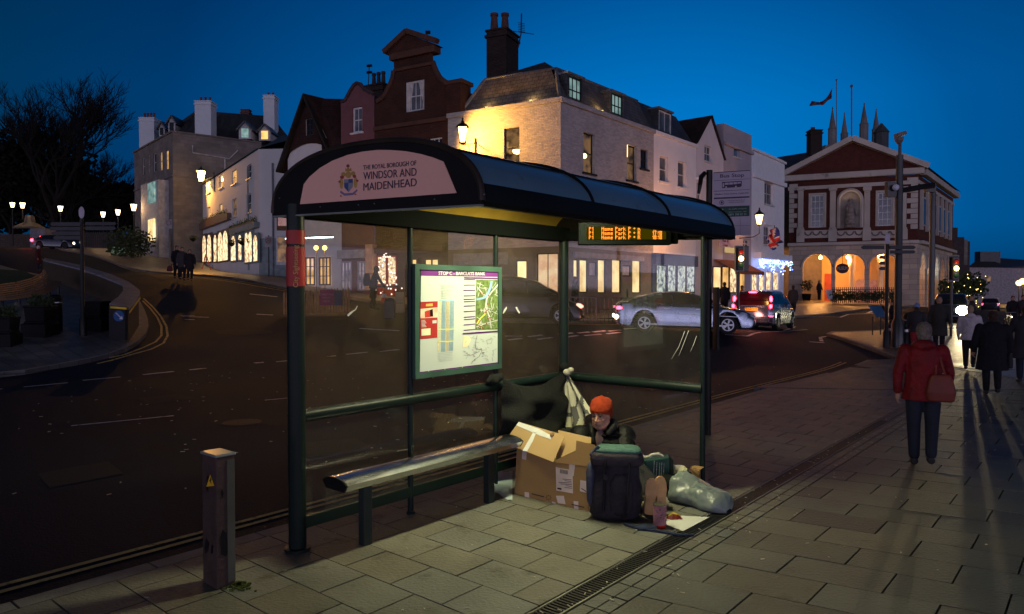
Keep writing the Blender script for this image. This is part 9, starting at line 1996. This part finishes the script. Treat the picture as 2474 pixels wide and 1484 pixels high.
gwin(f9, 742, 762, 622, 690, warm_lit, blackf, 2, 3); gwin(f9, 775, 800, 622, 690, warm_lit, blackf, 3, 3)
p, q = at(690, 577, 33), at(805, 573, 33); t_ = thing('tube_light', 'bright white tube light above the cottage terrace', 'tube light', p); g = MB(); g.tube([p, q], .028, 6); g.build('tube', emit('cold_tube', (.75, .95, 1), 14), t_); g = MB(); g.bar(p + Zv * .06, q + Zv * .06, .07, .05); g.build('batten', pbk, t_)
for x, lab in ((763.7, 'left of two small orange terrace lamps below the tube light'), (784.5, 'right of two small orange terrace lamps below the tube light')): c = at(x, 599, 33); t_ = thing('terrace_lamp', lab, 'lamp', (c.x, c.y, 1.9), 'terrace lamps'); MB().ball(c, .11, n=8, m=6).build('globe', emit('terrace_globe', (1, .45, .08), 9), t_); MB().tube([(c.x, c.y, 1.9), c - Zv * .1], .02, 5).build('stem', pbk, t_); point('lamp_light', c - Vector((0, .3, 0)), (1, .45, .1), 120, t_, .1)
# pub sign, no-entry posts, A-board, hanging baskets
c = at(682, 535, 36); t_ = thing('pub_sign', 'hanging pub sign with faded horse picture left of the shelter post', 'sign', c); w, h = 13.5 / FD * 36, 22 / FD * 36; MB().box(c.x - w, c.x + w, 36, 36.06, c.z - h, c.z + h * .95).build('board', mat('pub_board', (.05, .03, .02)), t_)
MB().box(c.x - w * .75, c.x + w * .85, 35.97, 35.995, c.z - h * .5, c.z + h * .8).build('picture', mat('pub_picture', (.62, .48, .46), rough=.5, dirt=((.3, .12, .10), 3.5, .55)), t_); MB().bar((c.x, 36, c.z + h), (c.x + 1.2, 37, c.z + h + .3), .04).build('bracket', lamp_iron, t_)
for x, yt, yb, Y, lab in ((649, 570, 664, 46, 'speed limit sign on grey post in front of the hill shop corner'), (409, 527, 640, 52, 'small round road sign on a post by the stone house bay')):
 c = at(x, yt + 14, Y); zf = T(c.x, Y); t_ = thing('road_sign', lab, 'road sign', (c.x, Y, zf)); MB().tube([(c.x, Y, zf), (c.x, Y, c.z + .4)], .04, 6).build('post', pbk, t_); MB().box(c.x - .22, c.x + .22, Y - .08, Y - .05, c.z - .35, c.z + .32).build('plate', mat('sign_grey', (.28, .28, .28)), t_)
 g = MB(); g.tube([(c.x + .16 * math.cos(q), Y - .09, c.z + .05 + .16 * math.sin(q)) for q in [2 * math.pi * i / 20 for i in range(21)]], .02, 5); g.build('ring', mat('sign_ring', (.25, .03, .03)), t_)
 if x > 600: text('20', frame((c.x, Y - .09, c.z + .05), (1, 0, 0), (0, 0, 1)), .2, blackp, t_, ext=.003)
a = fp_(498, 652); t_ = thing('a_board', 'orange-red edged A-board in front of the brown shopfront', 'sign board', a); g = MB(); g.bar(a - Vector((.35, 0, 0)), a + Vector((0, 0, 1.3)), .07); g.bar(a + Vector((.35, .1, 0)), a + Vector((0, 0, 1.3)), .07); g.build('frame', mat('board_red', (.6, .10, .03)), t_)
for x, y, Y, lab in ((467, 577, 62, 'flower basket hanging at the corner of the stone house'), (560, 588, 55, 'flower basket left of the grey shop door'), (585, 585, 53, 'flower basket hanging over the grey shop door'), (607, 584, 51.5, 'flower basket right of the double arched window')):
 c = at(x, y, Y); t_ = thing('hanging_basket', lab, 'flower basket', c, 'hanging baskets on the hill shops'); MB().lathe(c - Zv * .25, [(.05, 0), (.25, .15), (.3, .28)], 10).build('basket', pm_, t_); g = MB(); leafball(g, c + Zv * .08, .35, .2, 140, RL, .12); g.build('foliage', mat('trough_leaves', (.12, .13, .03)), t_)
